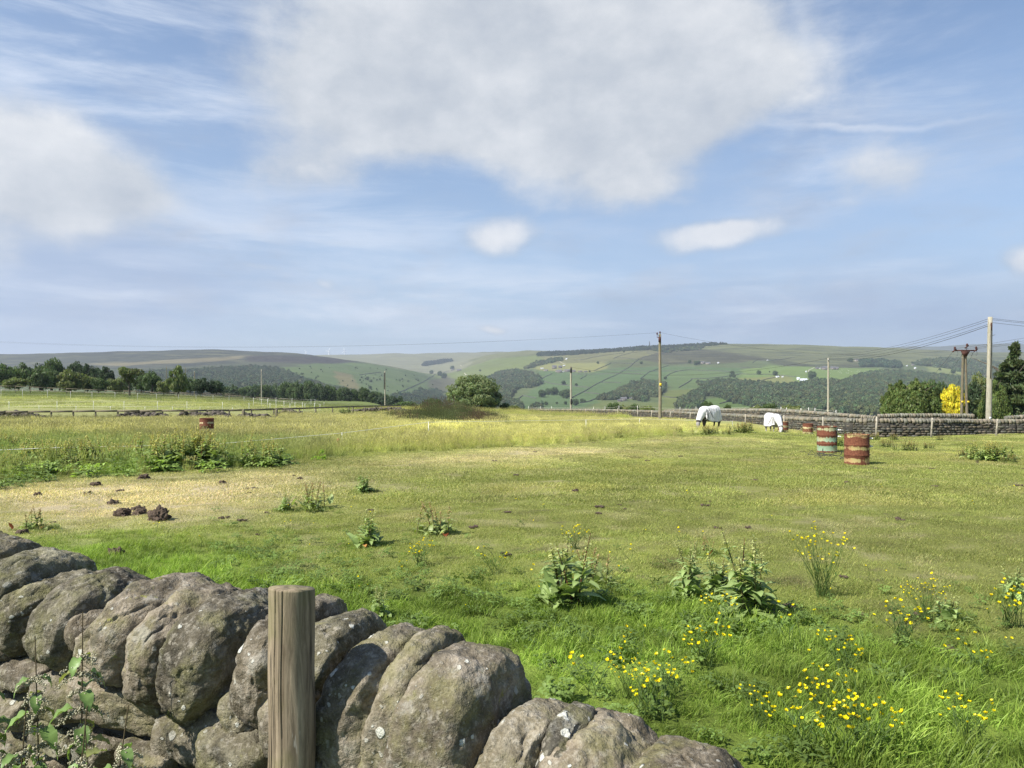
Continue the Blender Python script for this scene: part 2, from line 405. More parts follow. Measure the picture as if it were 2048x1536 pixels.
def leafmat(name, attr='col', inst=False, trans=0.35, rough=0.5, tint=(1, 1, 1), rnd=0.22, nsc=0.0):
    """two-sided foliage: diffuse-gloss with light passing through"""
    m, t, bs, out = mat(name)
    at = t.n('ShaderNodeAttribute', attribute_name=attr)
    if inst: at.attribute_type = 'INSTANCER'
    c = at.outputs['Color']
    if inst:
        a2 = t.n('ShaderNodeAttribute', attribute_name='col'); c = t.mix(1.0, c, a2.outputs['Color'], 'MULTIPLY')
    oi = t.n('ShaderNodeObjectInfo')
    r = t.m('ADD', 1-rnd, t.m('MULTIPLY', oi.outputs['Random'], 2*rnd))
    if nsc:
        gp = t.n('ShaderNodeNewGeometry').outputs['Position']
        r = t.m('MULTIPLY', r, t.m('ADD', 0.7, t.m('MULTIPLY', t.noise(gp, nsc, 3), 0.6)))
    c = t.mix(1.0, c, t.comb(r, r, r), 'MULTIPLY')
    if tint != (1, 1, 1): c = t.mix(1.0, c, tint, 'MULTIPLY')
    t.set(bs.inputs['Base Color'], c); bs.inputs['Roughness'].default_value = rough
    bs.inputs['Specular IOR Level'].default_value = 0.25
    tr = t.n('ShaderNodeBsdfTranslucent'); t.set(tr.inputs[0], t.mix(1.0, c, (1.15, 1.25, 0.6), 'MULTIPLY'))
    mx = t.n('ShaderNodeMixShader', inp={0: trans}); t.nt.links.new(bs.outputs[0], mx.inputs[1]); t.nt.links.new(tr.outputs[0], mx.inputs[2])
    t.nt.links.new(mx.outputs[0], out.inputs[0])
    return m
M = {}
M['blade'] = leafmat('grass_blade', 'gcol', True, 0.35, 0.5, rnd=0.25)
M['leaf'] = leafmat('leaf', rnd=0.10, nsc=0.9)
M['leaf_plain'] = leafmat('plant_leaf', rnd=0.12, trans=0.3, rough=0.42)
M['wood_far'] = leafmat('woodland_leaf', rnd=0.32, trans=0.15)
M['petal'] = leafmat('petal', rnd=0.06, trans=0.25, rough=0.3)

def ground_mat():
    m, t, bs, out = mat('pasture')
    g = t.n('ShaderNodeNewGeometry').outputs['Position']
    c = t.n('ShaderNodeAttribute', attribute_name='col').outputs['Color']
    n1 = t.noise(g, 2.2, 6, 0.65); n2 = t.noise(g, 38, 5, 0.7); n3 = t.noise(t.mapping(g, sc=(1, 0.45, 1)), 0.5, 4)
    k = t.m('MULTIPLY', t.m('ADD', 0.55, t.m('MULTIPLY', n2, 0.8)), t.m('ADD', 0.72, t.m('MULTIPLY', n1, 0.5)))
    k = t.m('MULTIPLY', k, t.m('ADD', 0.8, t.m('MULTIPLY', n3, 0.4)))
    c = t.mix(1.0, c, t.comb(k, k, k), 'MULTIPLY')
    soil = t.smooth(t.noise(g, 6.0, 6, 0.7), 0.63, 0.74)
    c = t.mix(t.m('MULTIPLY', soil, 0.7), c, (0.09, 0.065, 0.04))
    t.set(bs.inputs['Base Color'], c); bs.inputs['Roughness'].default_value = 0.9; bs.inputs['Specular IOR Level'].default_value = 0.1
    bump(t, bs, n2, 0.7, 0.05); return m
def hill_mat():
    m, t, bs, out = mat('hillside')
    g = t.n('ShaderNodeNewGeometry').outputs['Position']
    at = t.n('ShaderNodeAttribute', attribute_name='col'); c = at.outputs['Color']
    moor = at.outputs['Alpha']
    n1 = t.noise(g, 0.03, 7, 0.62); n2 = t.noise(t.mapping(g, sc=(0.35, 1.3, 1)), 0.012, 6, 0.6); n3 = t.noise(g, 0.004, 4)
    a = t.m('ADD', 0.72, t.m('MULTIPLY', n1, 0.56)); b = t.m('ADD', 0.8, t.m('MULTIPLY', n3, 0.4))
    k = t.m('MULTIPLY', a, b); c = t.mix(1.0, c, t.comb(k, k, k), 'MULTIPLY')
    # rough ground: heather, peat and bleached grass in drawn-out patches
    hs = t.smooth(n2, 0.44, 0.60); hs2 = t.smooth(t.noise(t.mapping(g, sc=(0.25, 1.0, 1)), 0.03, 5, 0.6), 0.5, 0.66)
    c2 = t.mix(hs, c, t.mix(1.0, c, (0.58, 0.60, 0.68), 'MULTIPLY'))
    c2 = t.mix(t.m('MULTIPLY', hs2, 0.6), c2, (0.20, 0.185, 0.11))
    c = t.mix(moor, c, c2); c = t.mix(1.0, c, (.74, .80, .72), 'MULTIPLY')
    t.set(bs.inputs['Base Color'], c); bs.inputs['Roughness'].default_value = 0.95; bs.inputs['Specular IOR Level'].default_value = 0.05
    bump(t, bs, n1, 0.5, 4.0); return m
M['ground'] = ground_mat(); M['hill'] = hill_mat()

def stone_near():
    m, t, bs, out = mat('gritstone')
    g = t.n('ShaderNodeTexCoord').outputs['Object']; oi = t.n('ShaderNodeObjectInfo')
    P = t.n('ShaderNodeVectorMath', operation='ADD', inp={0: g}); t.set(P.inputs[1], t.comb(t.m('MULTIPLY', oi.outputs['Random'], 37.0), t.m('MULTIPLY', oi.outputs['Random'], 11.0), 0.0)); P = P.outputs[0]
    n1 = t.noise(P, 5.0, 6, 0.62); n2 = t.noise(P, 26, 6, 0.68); n3 = t.noise(P, 170, 3, 0.6); n4 = t.noise(P, 420, 2, 0.5)
    base = t.ramp(n1, [(0.32, (0.068, 0.063, 0.052)), (0.5, (0.170, 0.159, 0.132)), (0.68, (0.345, 0.322, 0.277))])
    base = t.mix(t.smooth(n2, 0.40, 0.66), t.mix(1.0, base, (0.62, 0.60, 0.54), 'MULTIPLY'), base)
    # per-stone tone, pink-grey to olive
    tone = t.ramp(oi.outputs['Random'], [(0.0, (0.60, 0.60, 0.58)), (0.3, (1.15, 1.08, 0.96)), (0.5, (0.80, 0.84, 0.68)), (0.75, (1.25, 1.14, 1.02)), (1.0, (0.92, 0.86, 0.80))])
    base = t.mix(1.0, base, tone, 'MULTIPLY')
    base = t.mix(t.m('MULTIPLY', t.smooth(t.noise(P, 55, 4, 0.7), 0.52, 0.66), 0.45), base, (0.40, 0.365, 0.30))
    # green algae, more on upward faces
    gm = t.smooth(t.noise(P, 8.5, 5, 0.65), 0.46, 0.66)
    base = t.mix(t.m('MULTIPLY', gm, 0.45), base, (0.185, 0.180, 0.070))
    # black crust
    bm = t.smooth(t.noise(P, 9.0, 6, 0.7), 0.54, 0.68); base = t.mix(t.m('MULTIPLY', bm, 0.62), base, (0.035, 0.034, 0.030))
    # quartz grain
    k = t.m('ADD', 0.50, t.m('MULTIPLY', n3, 1.0)); base = t.mix(1.0, base, t.comb(k, k, k), 'MULTIPLY')
    gr = t.smooth(n4, 0.62, 0.75); base = t.mix(t.m('MULTIPLY', gr, 0.5), base, (0.42, 0.39, 0.33))
    # round lichens
    def lich(sc, th, seed, dens):
        v = t.n('ShaderNodeTexVoronoi', inp={'Scale': sc, 'Randomness': 1.0})
        pv = t.n('ShaderNodeVectorMath', operation='ADD', inp={0: P, 1: (seed, 0, 0)})
        wv = t.n('ShaderNodeVectorMath', operation='MULTIPLY_ADD'); t.set(wv.inputs[0], t.n('ShaderNodeTexNoise', inp={'Vector': pv.outputs[0], 'Scale': 60.0, 'Detail': 3.0}).outputs['Color']); wv.inputs[1].default_value = (0.014,)*3; t.set(wv.inputs[2], pv.outputs[0])
        t.set(v.inputs['Vector'], wv.outputs[0])
        sp = t.n('ShaderNodeSeparateColor', inp={0: v.outputs['Color']})
        rad = t.m('MULTIPLY', t.m('ADD', 0.35, sp.outputs[1]), th)
        on = t.m('GREATER_THAN', sp.outputs[0], 1-dens)
        d = v.outputs['Distance']
        ring = t.m('SUBTRACT', 1.0, t.smooth(d, t.m('MULTIPLY', rad, 0.75), rad))
        return t.m('MULTIPLY', ring, on)
    L = t.m('MAXIMUM', lich(20, 0.19, 3.0, 0.34), t.m('MULTIPLY', lich(60, 0.30, 8.0, 0.26), t.smooth(t.noise(P, 7.0, 3), 0.46, 0.58)))
    base = t.mix(t.m('MULTIPLY', t.smooth(t.noise(P, 11.0, 6, 0.7), 0.56, 0.66), 0.35), base, (0.40, 0.39, 0.34))
    patchy = t.smooth(t.noise(P, 4.0, 3), 0.42, 0.58)
    L = t.m('MULTIPLY', L, t.m('ADD', 0.25, t.m('MULTIPLY', patchy, 0.7)))
    base = t.mix(L, base, (0.50, 0.50, 0.44))
    ylm = t.m('MULTIPLY', t.smooth(t.noise(P, 19.0, 5, 0.7), 0.60, 0.70), t.smooth(t.noise(P, 3.0, 2), 0.5, 0.62))
    base = t.mix(t.m('MULTIPLY', ylm, 0.75), base, (0.25, 0.26, 0.045))
    t.set(bs.inputs['Base Color'], base); bs.inputs['Roughness'].default_value = 0.93; bs.inputs['Specular IOR Level'].default_value = 0.15
    h = t.m('ADD', t.m('MULTIPLY', n2, 1.0), t.m('ADD', t.m('MULTIPLY', n3, 0.38), t.m('MULTIPLY', t.m('ADD', n1, L), 0.4)))
    bump(t, bs, h, 0.85, 0.014); return m
M['stone'] = stone_near()
def stone_far():
    m, t, bs, out = mat('field_wall_stone')
    g = t.n('ShaderNodeNewGeometry'); P = g.outputs['Position']
    c = t.n('ShaderNodeAttribute', attribute_name='col').outputs['Color']
    n = t.noise(P, 9, 5, 0.65); n2 = t.noise(P, 50, 3, 0.6)
    k = t.m('ADD', 0.45, t.m('ADD', t.m('MULTIPLY', n, 0.7), t.m('MULTIPLY', n2, 0.4)))
    c = t.mix(1.0, c, t.comb(k, k, k), 'MULTIPLY')
    c = t.mix(t.m('MULTIPLY', t.smooth(t.noise(P, 5, 4), 0.5, 0.65), 0.4), c, (0.14, 0.14, 0.07))
    t.set(bs.inputs['Base Color'], c); bs.inputs['Roughness'].default_value = 0.95; bump(t, bs, n2, 0.5, 0.02); return m
M['wstone'] = stone_far()
M['dark_core'] = simple('wall_core', (0.045, 0.042, 0.035), 1.0, 0.3, 12)
def woodmat(name, c1, c2, green=0.35, sc=1.0, crack=1.0):
    m, t, bs, out = mat(name)
    g = t.n('ShaderNodeTexCoord').outputs['Object']
    st = t.mapping(g, sc=(60*sc, 60*sc, 5.0*sc)); n = t.noise(st, 1.0, 8, 0.72, 1.0)
    st2 = t.mapping(g, sc=(24*sc, 24*sc, 0.7*sc)); cr = t.noise(st2, 1.0, 3, 0.5, 0.3)
    base = t.ramp(n, [(0.3, c1), (0.7, c2)])
    crk = t.m('SUBTRACT', 1.0, t.smooth(t.m('ABSOLUTE', t.m('SUBTRACT', cr, 0.5)), 0.0, 0.016))
    nz = t.n('ShaderNodeSeparateXYZ', inp={0: t.n('ShaderNodeNewGeometry').outputs['Normal']}).outputs[2]; crk = t.m('MULTIPLY', crk, t.m('SUBTRACT', 1.0, t.smooth(nz, .4, .8)))
    base = t.mix(t.m('MULTIPLY', crk, 0.8*crack), base, (0.03, 0.024, 0.018))
    gm = t.smooth(t.noise(g, 7*sc, 5, 0.6), 0.45, 0.65); base = t.mix(t.m('MULTIPLY', gm, green), base, (0.15, 0.15, 0.055))
    wm = t.smooth(t.noise(t.mapping(g, sc=(30*sc, 30*sc, 6*sc)), 1.0, 4, 0.7), 0.66, 0.72); base = t.mix(t.m('MULTIPLY', wm, 0.5), base, (0.45, 0.42, 0.36))
    kn = t.n('ShaderNodeTexVoronoi', inp={'Vector': t.mapping(g, sc=(1, 1, .45)), 'Scale': 9.0*sc}); kd = t.smooth(kn.outputs['Distance'], 0.06, 0.13); base = t.mix(t.m('SUBTRACT', 1.0, kd), base, (0.05, 0.035, 0.022))
    t.set(bs.inputs['Base Color'], base); bs.inputs['Roughness'].default_value = 0.85
    bump(t, bs, t.m('SUBTRACT', n, t.m('MULTIPLY', crk, 1.6)), 0.55, 0.004/sc if sc < 1 else 0.004); return m
M['post_wood'] = woodmat('weathered_post_wood', (0.088, 0.066, 0.042), (0.37, 0.295, 0.205), 0.45)
M['pole_wood'] = woodmat('pole_wood', (0.14, 0.12, 0.085), (0.30, 0.265, 0.19), 0.4, 0.35, 0.5)
M['pole_pale'] = woodmat('pale_pole_wood', (0.26, 0.24, 0.18), (0.44, 0.41, 0.33), 0.25, 0.35, 0.5)
M['rail_wood'] = woodmat('rail_wood', (0.10, 0.085, 0.06), (0.21, 0.18, 0.125), 0.3, 0.4, 0.5)
M['stake_wood'] = woodmat('stake_wood', (0.26, 0.23, 0.18), (0.45, 0.41, 0.33), 0.2, 0.4, 0.5)
M['bark'] = woodmat('bark', (0.05, 0.042, 0.032), (0.13, 0.11, 0.085), 0.4, 0.3, 0.5)
M['white'] = simple('white_plastic', (0.78, 0.77, 0.72), 0.45, 0.06)
M['tape'] = simple('white_tape', (0.80, 0.78, 0.66), 0.6, 0.05)
M['black'] = simple('black_plastic', (0.025, 0.025, 0.025), 0.5, 0.2)
M['wire'] = simple('wire', (0.04, 0.04, 0.045), 0.6, 0.1)
M['steel'] = simple('dull_steel', (0.30, 0.30, 0.29), 0.5, 0.2, metal=0.4)
M['rustiron'] = simple('rusty_iron', (0.075, 0.032, 0.024), 0.85, 0.4, 6)
M['porcelain'] = simple('brown_porcelain', (0.07, 0.025, 0.02), 0.3, 0.2)
M['yellow'] = simple('yellow_plate', (0.75, 0.55, 0.04), 0.5, 0.05)
M['soil'] = simple('soil', (0.085, 0.062, 0.045), 1.0, 0.6, 40, bmp=1.0)
M['hoof'] = simple('hoof', (0.05, 0.04, 0.03), 0.5, 0.2)
M['grey_coat'] = simple('grey_horse_coat', (0.30, 0.28, 0.26), 0.6, 0.25, 8)
M['dark_coat'] = simple('dark_horse_coat', (0.035, 0.027, 0.022), 0.55, 0.3, 8)
M['mane'] = simple('horse_hair', (0.05, 0.04, 0.035), 0.7, 0.3, 30)
M['trim'] = simple('rug_binding', (0.05, 0.05, 0.055), 0.8, 0.1)
def rugmat():
    m, t, bs, out = mat('white_rug_cloth'); g = t.n('ShaderNodeTexCoord').outputs['Object']
    n = t.noise(g, 5.0, 5, 0.6); t.set(bs.inputs['Base Color'], t.ramp(n, [(0.3, (0.52, 0.51, 0.50)), (0.65, (0.70, 0.69, 0.68))]))
    bs.inputs['Roughness'].default_value = 0.9; bump(t, bs, t.noise(g, 9.0, 4, 0.6, 1.5), 0.6, 0.04); return m
M['rug'] = rugmat()
def rustmat(name, paint1, paint2, amt, seed):
    m, t, bs, out = mat(name); g0 = t.n('ShaderNodeTexCoord').outputs['Object']
    g = t.n('ShaderNodeVectorMath', operation='ADD', inp={0: g0, 1: (seed, seed*1.7, 0)}).outputs[0]
    sp = t.n('ShaderNodeSeparateXYZ', inp={0: g0}); z = sp.outputs[2]
    n = t.noise(t.mapping(g, sc=(3.5, 3.5, 7)), 1.0, 6, 0.65); n2 = t.noise(g, 30, 5, 0.65); st = t.noise(t.mapping(g, sc=(16, 16, 1.2)), 1.0, 4, 0.6)
    rust = t.ramp(n2, [(0.3, (0.075, 0.022, 0.012)), (0.55, (0.15, 0.055, 0.03)), (0.75, (0.24, 0.10, 0.045))])
    pt = t.mix(t.smooth(t.noise(g, 2.2, 3), 0.42, 0.58), paint1, paint2)
    # paint survives in belts between the hoops
    b = t.m('SINE', t.m('ADD', t.m('MULTIPLY', z, 2*math.pi/0.30), -1.1))
    k = t.m('ADD', t.m('MULTIPLY', b, 0.24), t.m('ADD', t.m('MULTIPLY', n, 0.8), t.m('MULTIPLY', t.m('SUBTRACT', st, 0.5), 0.55)))
    k = t.m('ADD', k, t.m('MULTIPLY', t.smooth(z, 0.62, 0.25), 0.12*(1+amt)))
    f = t.m('MULTIPLY', t.smooth(k, 0.60-amt*0.12, 0.72-amt*0.12), 0.88)
    f = t.m('MULTIPLY', f, t.m('SUBTRACT', 1.0, t.m('MULTIPLY', t.smooth(n2, 0.58, 0.66), 0.85)))
    t.set(bs.inputs['Base Color'], t.mix(f, rust, pt)); t.set(bs.inputs['Roughness'], t.m('SUBTRACT', 0.9, t.m('MULTIPLY', f, 0.35)))
    bump(t, bs, n2, 0.35, 0.006); return m
M['drum_a'] = rustmat('rusty_yellow_drum_paint', (0.44, 0.38, 0.16), (0.42, 0.28, 0.13), 0.15, 1.3)
M['drum_b'] = rustmat('rusty_mint_drum_paint', (0.26, 0.40, 0.27), (0.38, 0.39, 0.22), 0.75, 5.1)
M['drum_c'] = rustmat('rusty_brown_drum_paint', (0.58, 0.50, 0.28), (0.48, 0.42, 0.22), 0.35, 9.4)
for k_, c_ in dict(house_a=(0.17,0.15,0.13), house_b=(0.27,0.24,0.20), house_w=(0.70,0.68,0.65), roof_s=(0.12,0.12,0.13), roof_w=(0.62,0.66,0.72), glass=(0.03,0.035,0.04)).items():
    M[k_] = simple('masonry_'+k_ if 'house' in k_ else ('roofing_'+k_ if 'roof' in k_ else 'window_glass'), c_, 0.85 if k_ != 'glass' else 0.2, 0.15, 2)
M['farwall'] = simple('far_wall_stone', (0.070, 0.070, 0.060), 1.0, 0.3, 0.2)
M['track'] = simple('pale_track', (0.38, 0.35, 0.27), 1.0, 0.15, 0.1)
M['turbine'] = simple('turbine_white', (0.85, 0.86, 0.88), 0.4, 0.02)
M['monument'] = simple('monument_stone', (0.05, 0.05, 0.05), 1.0, 0.1)

# ------------------------------------------------------------------ zones of the pasture (in plan; bearings and dips only say where)
_bx = [-1500, -400, 0, 100, 300, 500, 600, 800, 1000, 1200, 1350, 1500, 1600, 1700, 2048, 3500]
_by = [985, 985, 978, 962, 946, 938, 922, 905, 893, 882, 873, 866, 864, 866, 862, 862]
_lx = [-1500, -200, 0, 300, 600, 800, 1000, 1300, 1600, 2048, 3500]
_ly = [1130, 1125, 1118, 1105, 1125, 1145, 1165, 1190, 1225, 1262, 1290]
STRAW = [(60, 985, 260, 34, .8), (250, 1010, 260, 42, .95), (430, 975, 230, 30, .9), (600, 952, 170, 20, .8), (850, 925, 220, 15, .75), (1150, 903, 230, 12, .7), (1400, 885, 150, 8, .4), (0, 1060, 120, 30, .5)]
def zones(X, Y):
    Yc = np.maximum(Y, 1.2); px = CX+F*X/Yc; row = np.where(Yc < 30, 808+2190/Yc, rowz(px, Yc))
    jit = fbm(X/1.6, Y/1.6, 7, 3); jl = fbm(X/5, Y/5, 3, 3)
    dr = np.clip((row-808)/100, 0.15, 3)
    B = np.interp(px, _bx, _by); L = np.interp(px, _lx, _ly)
    lng = sstep(B-row+jit*7*dr, -6, 8)*(Y < 75)
    lush = sstep(row-L+jit*34+jl*26, -60, 55)*(Y < 12)
    st = 0
    for (a, b, rx, ry, k) in STRAW: st = st+k*np.exp(-(((px-a)/rx)**2+((row-b+jit*10)/ry)**2))
    st = np.clip(st*(0.85+0.5*jl), 0, 1)*(1-lng)*(1-lush)
    return px, row, lng, lush, st, jit, jl
def gcolour(X, Y):
    px, row, lng, lush, st, jit, jl = zones(X, Y)
    def C(*c): return np.array(c)[None, :]
    f = lambda a: np.asarray(a)[:, None]
    L = np.interp(px, _lx, _ly); gn = f(sstep(row-L, -150, 10)*(0.6+0.4*jl))*.65
    turf = (C(0.325, 0.345, 0.100)*(1-gn)+C(0.215, 0.290, 0.055)*gn)*(1+0.22*f(jl))+C(0.07, 0.04, 0.025)*f(sstep(jit, 0.0, 0.8))
    spots = fbm(X*5.5, Y*5.5, 31, 3)+.25*jl; sp_ = f(sstep(spots, .50, .80)*.65); col = turf*(1-sp_)+C(0.15, 0.125, 0.075)*sp_; pl_ = f(sstep(-fbm(X*3.1, Y*3.1, 41, 3), .30, .7)*.4*(row < 1180)); col = col*(1-pl_)+C(0.48, 0.42, 0.24)*pl_
    col = col*(1-f(st))+C(0.62, 0.52, 0.32)*f(st)
    col = col*(1-f(lush))+C(0.200, 0.276, 0.050)*(1+0.3*f(jl))*(1+.35*f(fbm(X*2.4, Y*2.4, 51, 3)))*f(lush)
    g = sstep(px, 900, 400)*sstep(row, 878, 900)               # lush weedy edge on the left
    yel = C(0.455, 0.465, 0.165)*(1-0.25*f(jl))
    rough = C(0.355, 0.36, 0.145)*(1+0.3*f(jl)); bright = f(sstep(px, 560, 900)*sstep(row, 832, 850))
    lc = rough*(1-bright)+yel*bright; lc = lc*(1-f(g)*(.62+.38*f(sstep(jit,-.2,.4))))+C(0.215, 0.295, 0.075)*f(g)*(.62+.38*f(sstep(jit,-.2,.4)))
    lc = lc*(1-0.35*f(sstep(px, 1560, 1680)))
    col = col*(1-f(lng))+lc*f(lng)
    pale = sstep(Y, 62, 68)*(px < 700)
    col = col*(1-f(pale))+C(0.37, 0.38, 0.155)*(1+0.12*f(jl))*f(pale)
    gr = sstep(Y, 100, 112)*sstep(jl+row*0, -1.2, -0.2)*(px < 760)
    col = col*(1-f(gr)*0.7)+C(0.10, 0.15, 0.05)*f(gr)*0.7
    return np.clip(col, 0.01, 0.8), lng, lush, st

def grid_sheet(us, ys, xfun, name, mt, colfun, **kw):
    U, Yv = np.meshgrid(us, ys); X = xfun(U, Yv); Z = H(X, Yv)
    V = np.stack([X, Yv, Z], 2).reshape(-1, 3); ny, nx = U.shape
    i = np.arange(ny-1)[:, None]*nx+np.arange(nx-1)[None, :]; i = i.ravel()
    f = np.stack([i, i+1, i+1+nx, i+nx], 1)
    mb = MB(); mb.add(V, f, col=colfun(V[:, 0], V[:, 1])); return mb.build(name, mt, **kw)
XF = lambda U, Y: U*(np.maximum(Y, 0)+14)
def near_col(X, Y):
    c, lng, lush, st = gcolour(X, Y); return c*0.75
ysn = np.concatenate([np.linspace(-14, 2, 40), np.linspace(2.1, 14, 120), np.exp(np.linspace(math.log(14.1), math.log(229), 260)), [230.0]])
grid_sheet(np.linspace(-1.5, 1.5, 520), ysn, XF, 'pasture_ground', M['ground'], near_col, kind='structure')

# ------------------------------------------------------------------ far hills
HP = [  # polygons (bearing, dip) with the colour of the vegetation and how moor-like it is
    ([(-900,690),(3000,690),(3000,840),(-900,840)], (0.120,0.140,0.068), 0.25),
    ([(-900,680),(640,680),(640,712),(560,735),(-900,745)], (0.064,0.066,0.058), 0.9),
    ([(-900,745),(200,740),(560,722),(700,722),(600,735),(500,760),(-900,800)], (0.075,0.080,0.055), 0.5),
    ([(150,728),(300,722),(420,715),(520,712),(420,722),(250,732)], (0.21,0.17,0.11), 0.4),
    ([(500,714),(560,711),(650,714),(710,722),(740,729),(660,729),(560,726),(480,722)], (0.052,0.045,0.047), 0.2),
    ([(560,735),(640,728),(720,726),(830,742),(890,770),(890,800),(700,800),(560,760)], (0.110,0.145,0.060), 0.35),
    ([(668,742),(705,750),(718,775),(700,790),(680,770)], (0.19,0.16,0.085), 0.3),
    ([(640,690),(900,690),(905,712),(860,735),(800,738),(742,725),(690,716),(630,708)], (0.220,0.205,0.135), 0.6),
    ([(780,718),(900,708),(1010,700),(1080,695),(1080,712),(1000,722),(900,735),(820,733)], (0.17,0.17,0.085), 0.6),
    ([(840,738),(960,722),(1075,710),(1130,712),(1100,728),(980,750),(900,770),(870,755)], (0.160,0.180,0.065), 0.25),
    ([(850,762),(900,752),(915,770),(880,790)], (0.12,0.11,0.07), 0.4),
    ([(1080,712),(1300,698),(1360,700),(1300,720),(1180,728),(1100,728)], (0.185,0.170,0.085), 0.45),
    ([(1100,727),(1210,726),(1215,735),(1180,744),(1085,742),(1060,735)], (0.245,0.230,0.095), 0.1),
    ([(1215,722),(1310,712),(1330,728),(1230,740)], (0.115,0.125,0.06), 0.3),
    ([(1270,718),(1330,700),(1420,690),(1520,705),(1540,720),(1430,728),(1330,728)], (0.095,0.088,0.055), 0.8),
    ([(1380,680),(2100,685),(2900,690),(2900,722),(1900,725),(1700,732),(1610,728),(1500,712),(1400,697)], (0.165,0.165,0.085), 0.95),
    ([(1545,716),(1620,730),(1720,726),(1720,735),(1600,740),(1540,726)], (0.085,0.085,0.05), 0.7),
    ([(1480,740),(1540,731),(1640,735),(1760,735),(1790,745),(1690,765),(1600,768),(1480,758)], (0.170,0.220,0.075), 0.0),
    ([(1475,758),(1560,750),(1590,757),(1590,770),(1480,770)], (0.22,0.215,0.085), 0.1),
    ([(1080,742),(1180,745),(1240,735),(1340,732),(1480,735),(1480,760),(1330,770),(1100,830),(1000,830),(1080,770)], (0.105,0.148,0.068), 0.1),
    ([(1330,740),(1400,738),(1480,748),(1470,775),(1340,780)], (0.125,0.165,0.070), 0.1),
    ([(1340,780),(1420,775),(1400,800),(1360,830),(1300,830)], (0.16,0.175,0.065), 0.2),
    ([(1150,830),(1200,802),(1310,805),(1330,830)], (0.15,0.165,0.065), 0.2),
    ([(1400,800),(1440,795),(1530,800),(1540,830),(1400,830)], (0.12,0.165,0.055), 0.1),
    ([(1850,735),(1900,735),(1960,748),(1960,756),(1860,744)], (0.22,0.235,0.10), 0.1),
    ([(630,790),(700,797),(790,812),(700,815),(620,806)], (0.20,0.22,0.085), 0.1),
]
def hill_col(X, Y):
    rg = np.random.default_rng(1); acc = 0
    for k in range(7):
        a = k*2.4; r = 3.2*math.sqrt(k/6); acc = acc+hill_col1(X, Y, r*math.cos(a)*1.6, r*math.sin(a)*.45)
    return acc/7
def hill_col1(X, Y, dx, dr):
    px = CX+F*X/Y; z = H(X, Y); row = CY-(z-CAMZ)/Y*F
    wob = fbm(X/90, Y/90, 4, 3); pxw = px+wob*7+dx; rw = row+wob*1.8+dr
    c = np.tile([0.11, 0.14, 0.055, 0.4], (len(X), 1))
    for poly, col, mo in HP:
        mk = inpoly(pxw, rw, poly); c[mk] = (*col, mo)
    mid = Y < 700; c[mid & (px > 560)] = (0.19, 0.215, 0.08, 0.0)
    c[mid & (px <= 560)] = (0.14, 0.17, 0.07, 0.0)
    back = (Y > 6500); c[back] = (0.115, 0.12, 0.09, 0.6)
    m2 = (Y > 3900) & (Y <= 6500) & (px > 620) & (px+60*fbm(X/900,Y/900,1,3) < 960); c[m2] = (0.220, 0.205, 0.135, 0.5)
    m3 = (Y > 3900) & (Y <= 6500) & (px+60*fbm(X/900,Y/900,1,3) >= 960) & (px < 1400); c[m3] = (0.17, 0.165, 0.085, 0.5)
    m4 = (Y > 3900) & (Y <= 6500) & (px >= 1700); c[m4] = (0.16, 0.15, 0.085, 0.6)
    # blend edges a little between neighbours along the strip
    return c
ysf = np.concatenate([[230.0], np.exp(np.linspace(math.log(236), math.log(880), 40)), np.exp(np.linspace(math.log(890), math.log(4300), 300)), np.exp(np.linspace(math.log(4340), math.log(9400), 60))])
grid_sheet(np.linspace(-1.5, 1.5, 1300), ysf, XF, 'hills', M['hill'], hill_col, kind='structure')

# ------------------------------------------------------------------ the dry stone wall in the foreground
WD = np.array([-1, 0.5, 0.0]); WD /= np.linalg.norm(WD)          # along the wall, away to the left
WNR = np.array([0.5, 1.0, 0.0]); WNR /= np.linalg.norm(WNR)      # across it, away from the eye
def wall_pt(px):
    u = (px-CX)/F; Y = 1.5/(1+0.5*u); return np.array([u*Y, Y, 0.0])
def rock(dims, seed, k=3.2, cuts=6, res=34, rough=1.0, dome=0.0):
    """a weathered block: superellipsoid, split along flat faces, then roughened; dims = half sizes (along, across, up)"""
    rg = np.random.default_rng(seed); V, Fc = cube_grid(res, k)
    if dome:
        V, Fc = cube_grid(res, 8.0); pp_ = 2.5; yz = (np.abs(V[:, 1])**pp_+np.abs(V[:, 2])**pp_)**(1/pp_); nn_ = (yz**4.2+np.abs(V[:, 0])**4.2)**(1/4.2); V = V/nn_[:, None]
        lowm = V[:, 2] < 0; V[lowm, 1] *= 1+.10*np.abs(V[lowm, 2]); V[:, 0] *= 1-.18*np.clip(V[:, 2], 0, 1)**2
    for _ in range(cuts):
        n = rg.normal(size=3); n /= np.linalg.norm(n); d = (rg.uniform(0.66, 0.95) if not dome else rg.uniform(.84, .97))*np.max(V@n)
        t = V@n-d; V = V-n[None]*np.where(t > 0, t*0.95, 0)[:, None]
    V = V*np.array(dims)
    N = V/np.array(dims)**2; N /= np.linalg.norm(N, axis=1, keepdims=True)
    s = seed*3.1; sz = max(dims)
    d = 0.030*sz*fbm(V[:,0]/sz*1.7+s, V[:,1]/sz*1.7, V[:,2]/sz*1.7, 3)+0.0062*rough*fbm(V[:,0]*22+s, V[:,1]*22, V[:,2]*22, 3)+0.0022*rough*fbm(V[:,0]*90+s, V[:,1]*90, V[:,2]*90, 2)
    rid = np.abs(fbm(V[:,0]*8+s, V[:,1]*8+5, V[:,2]*13, 3)); d = d-0.006*rough*(1-sstep(rid, 0.0, 0.10))
    return V+N*d[:, None], Fc
def rotm(rx, ry, rz): return np.array(Matrix.Rotation(rz, 3, 'Z')@Matrix.Rotation(ry, 3, 'Y')@Matrix.Rotation(rx, 3, 'X'))
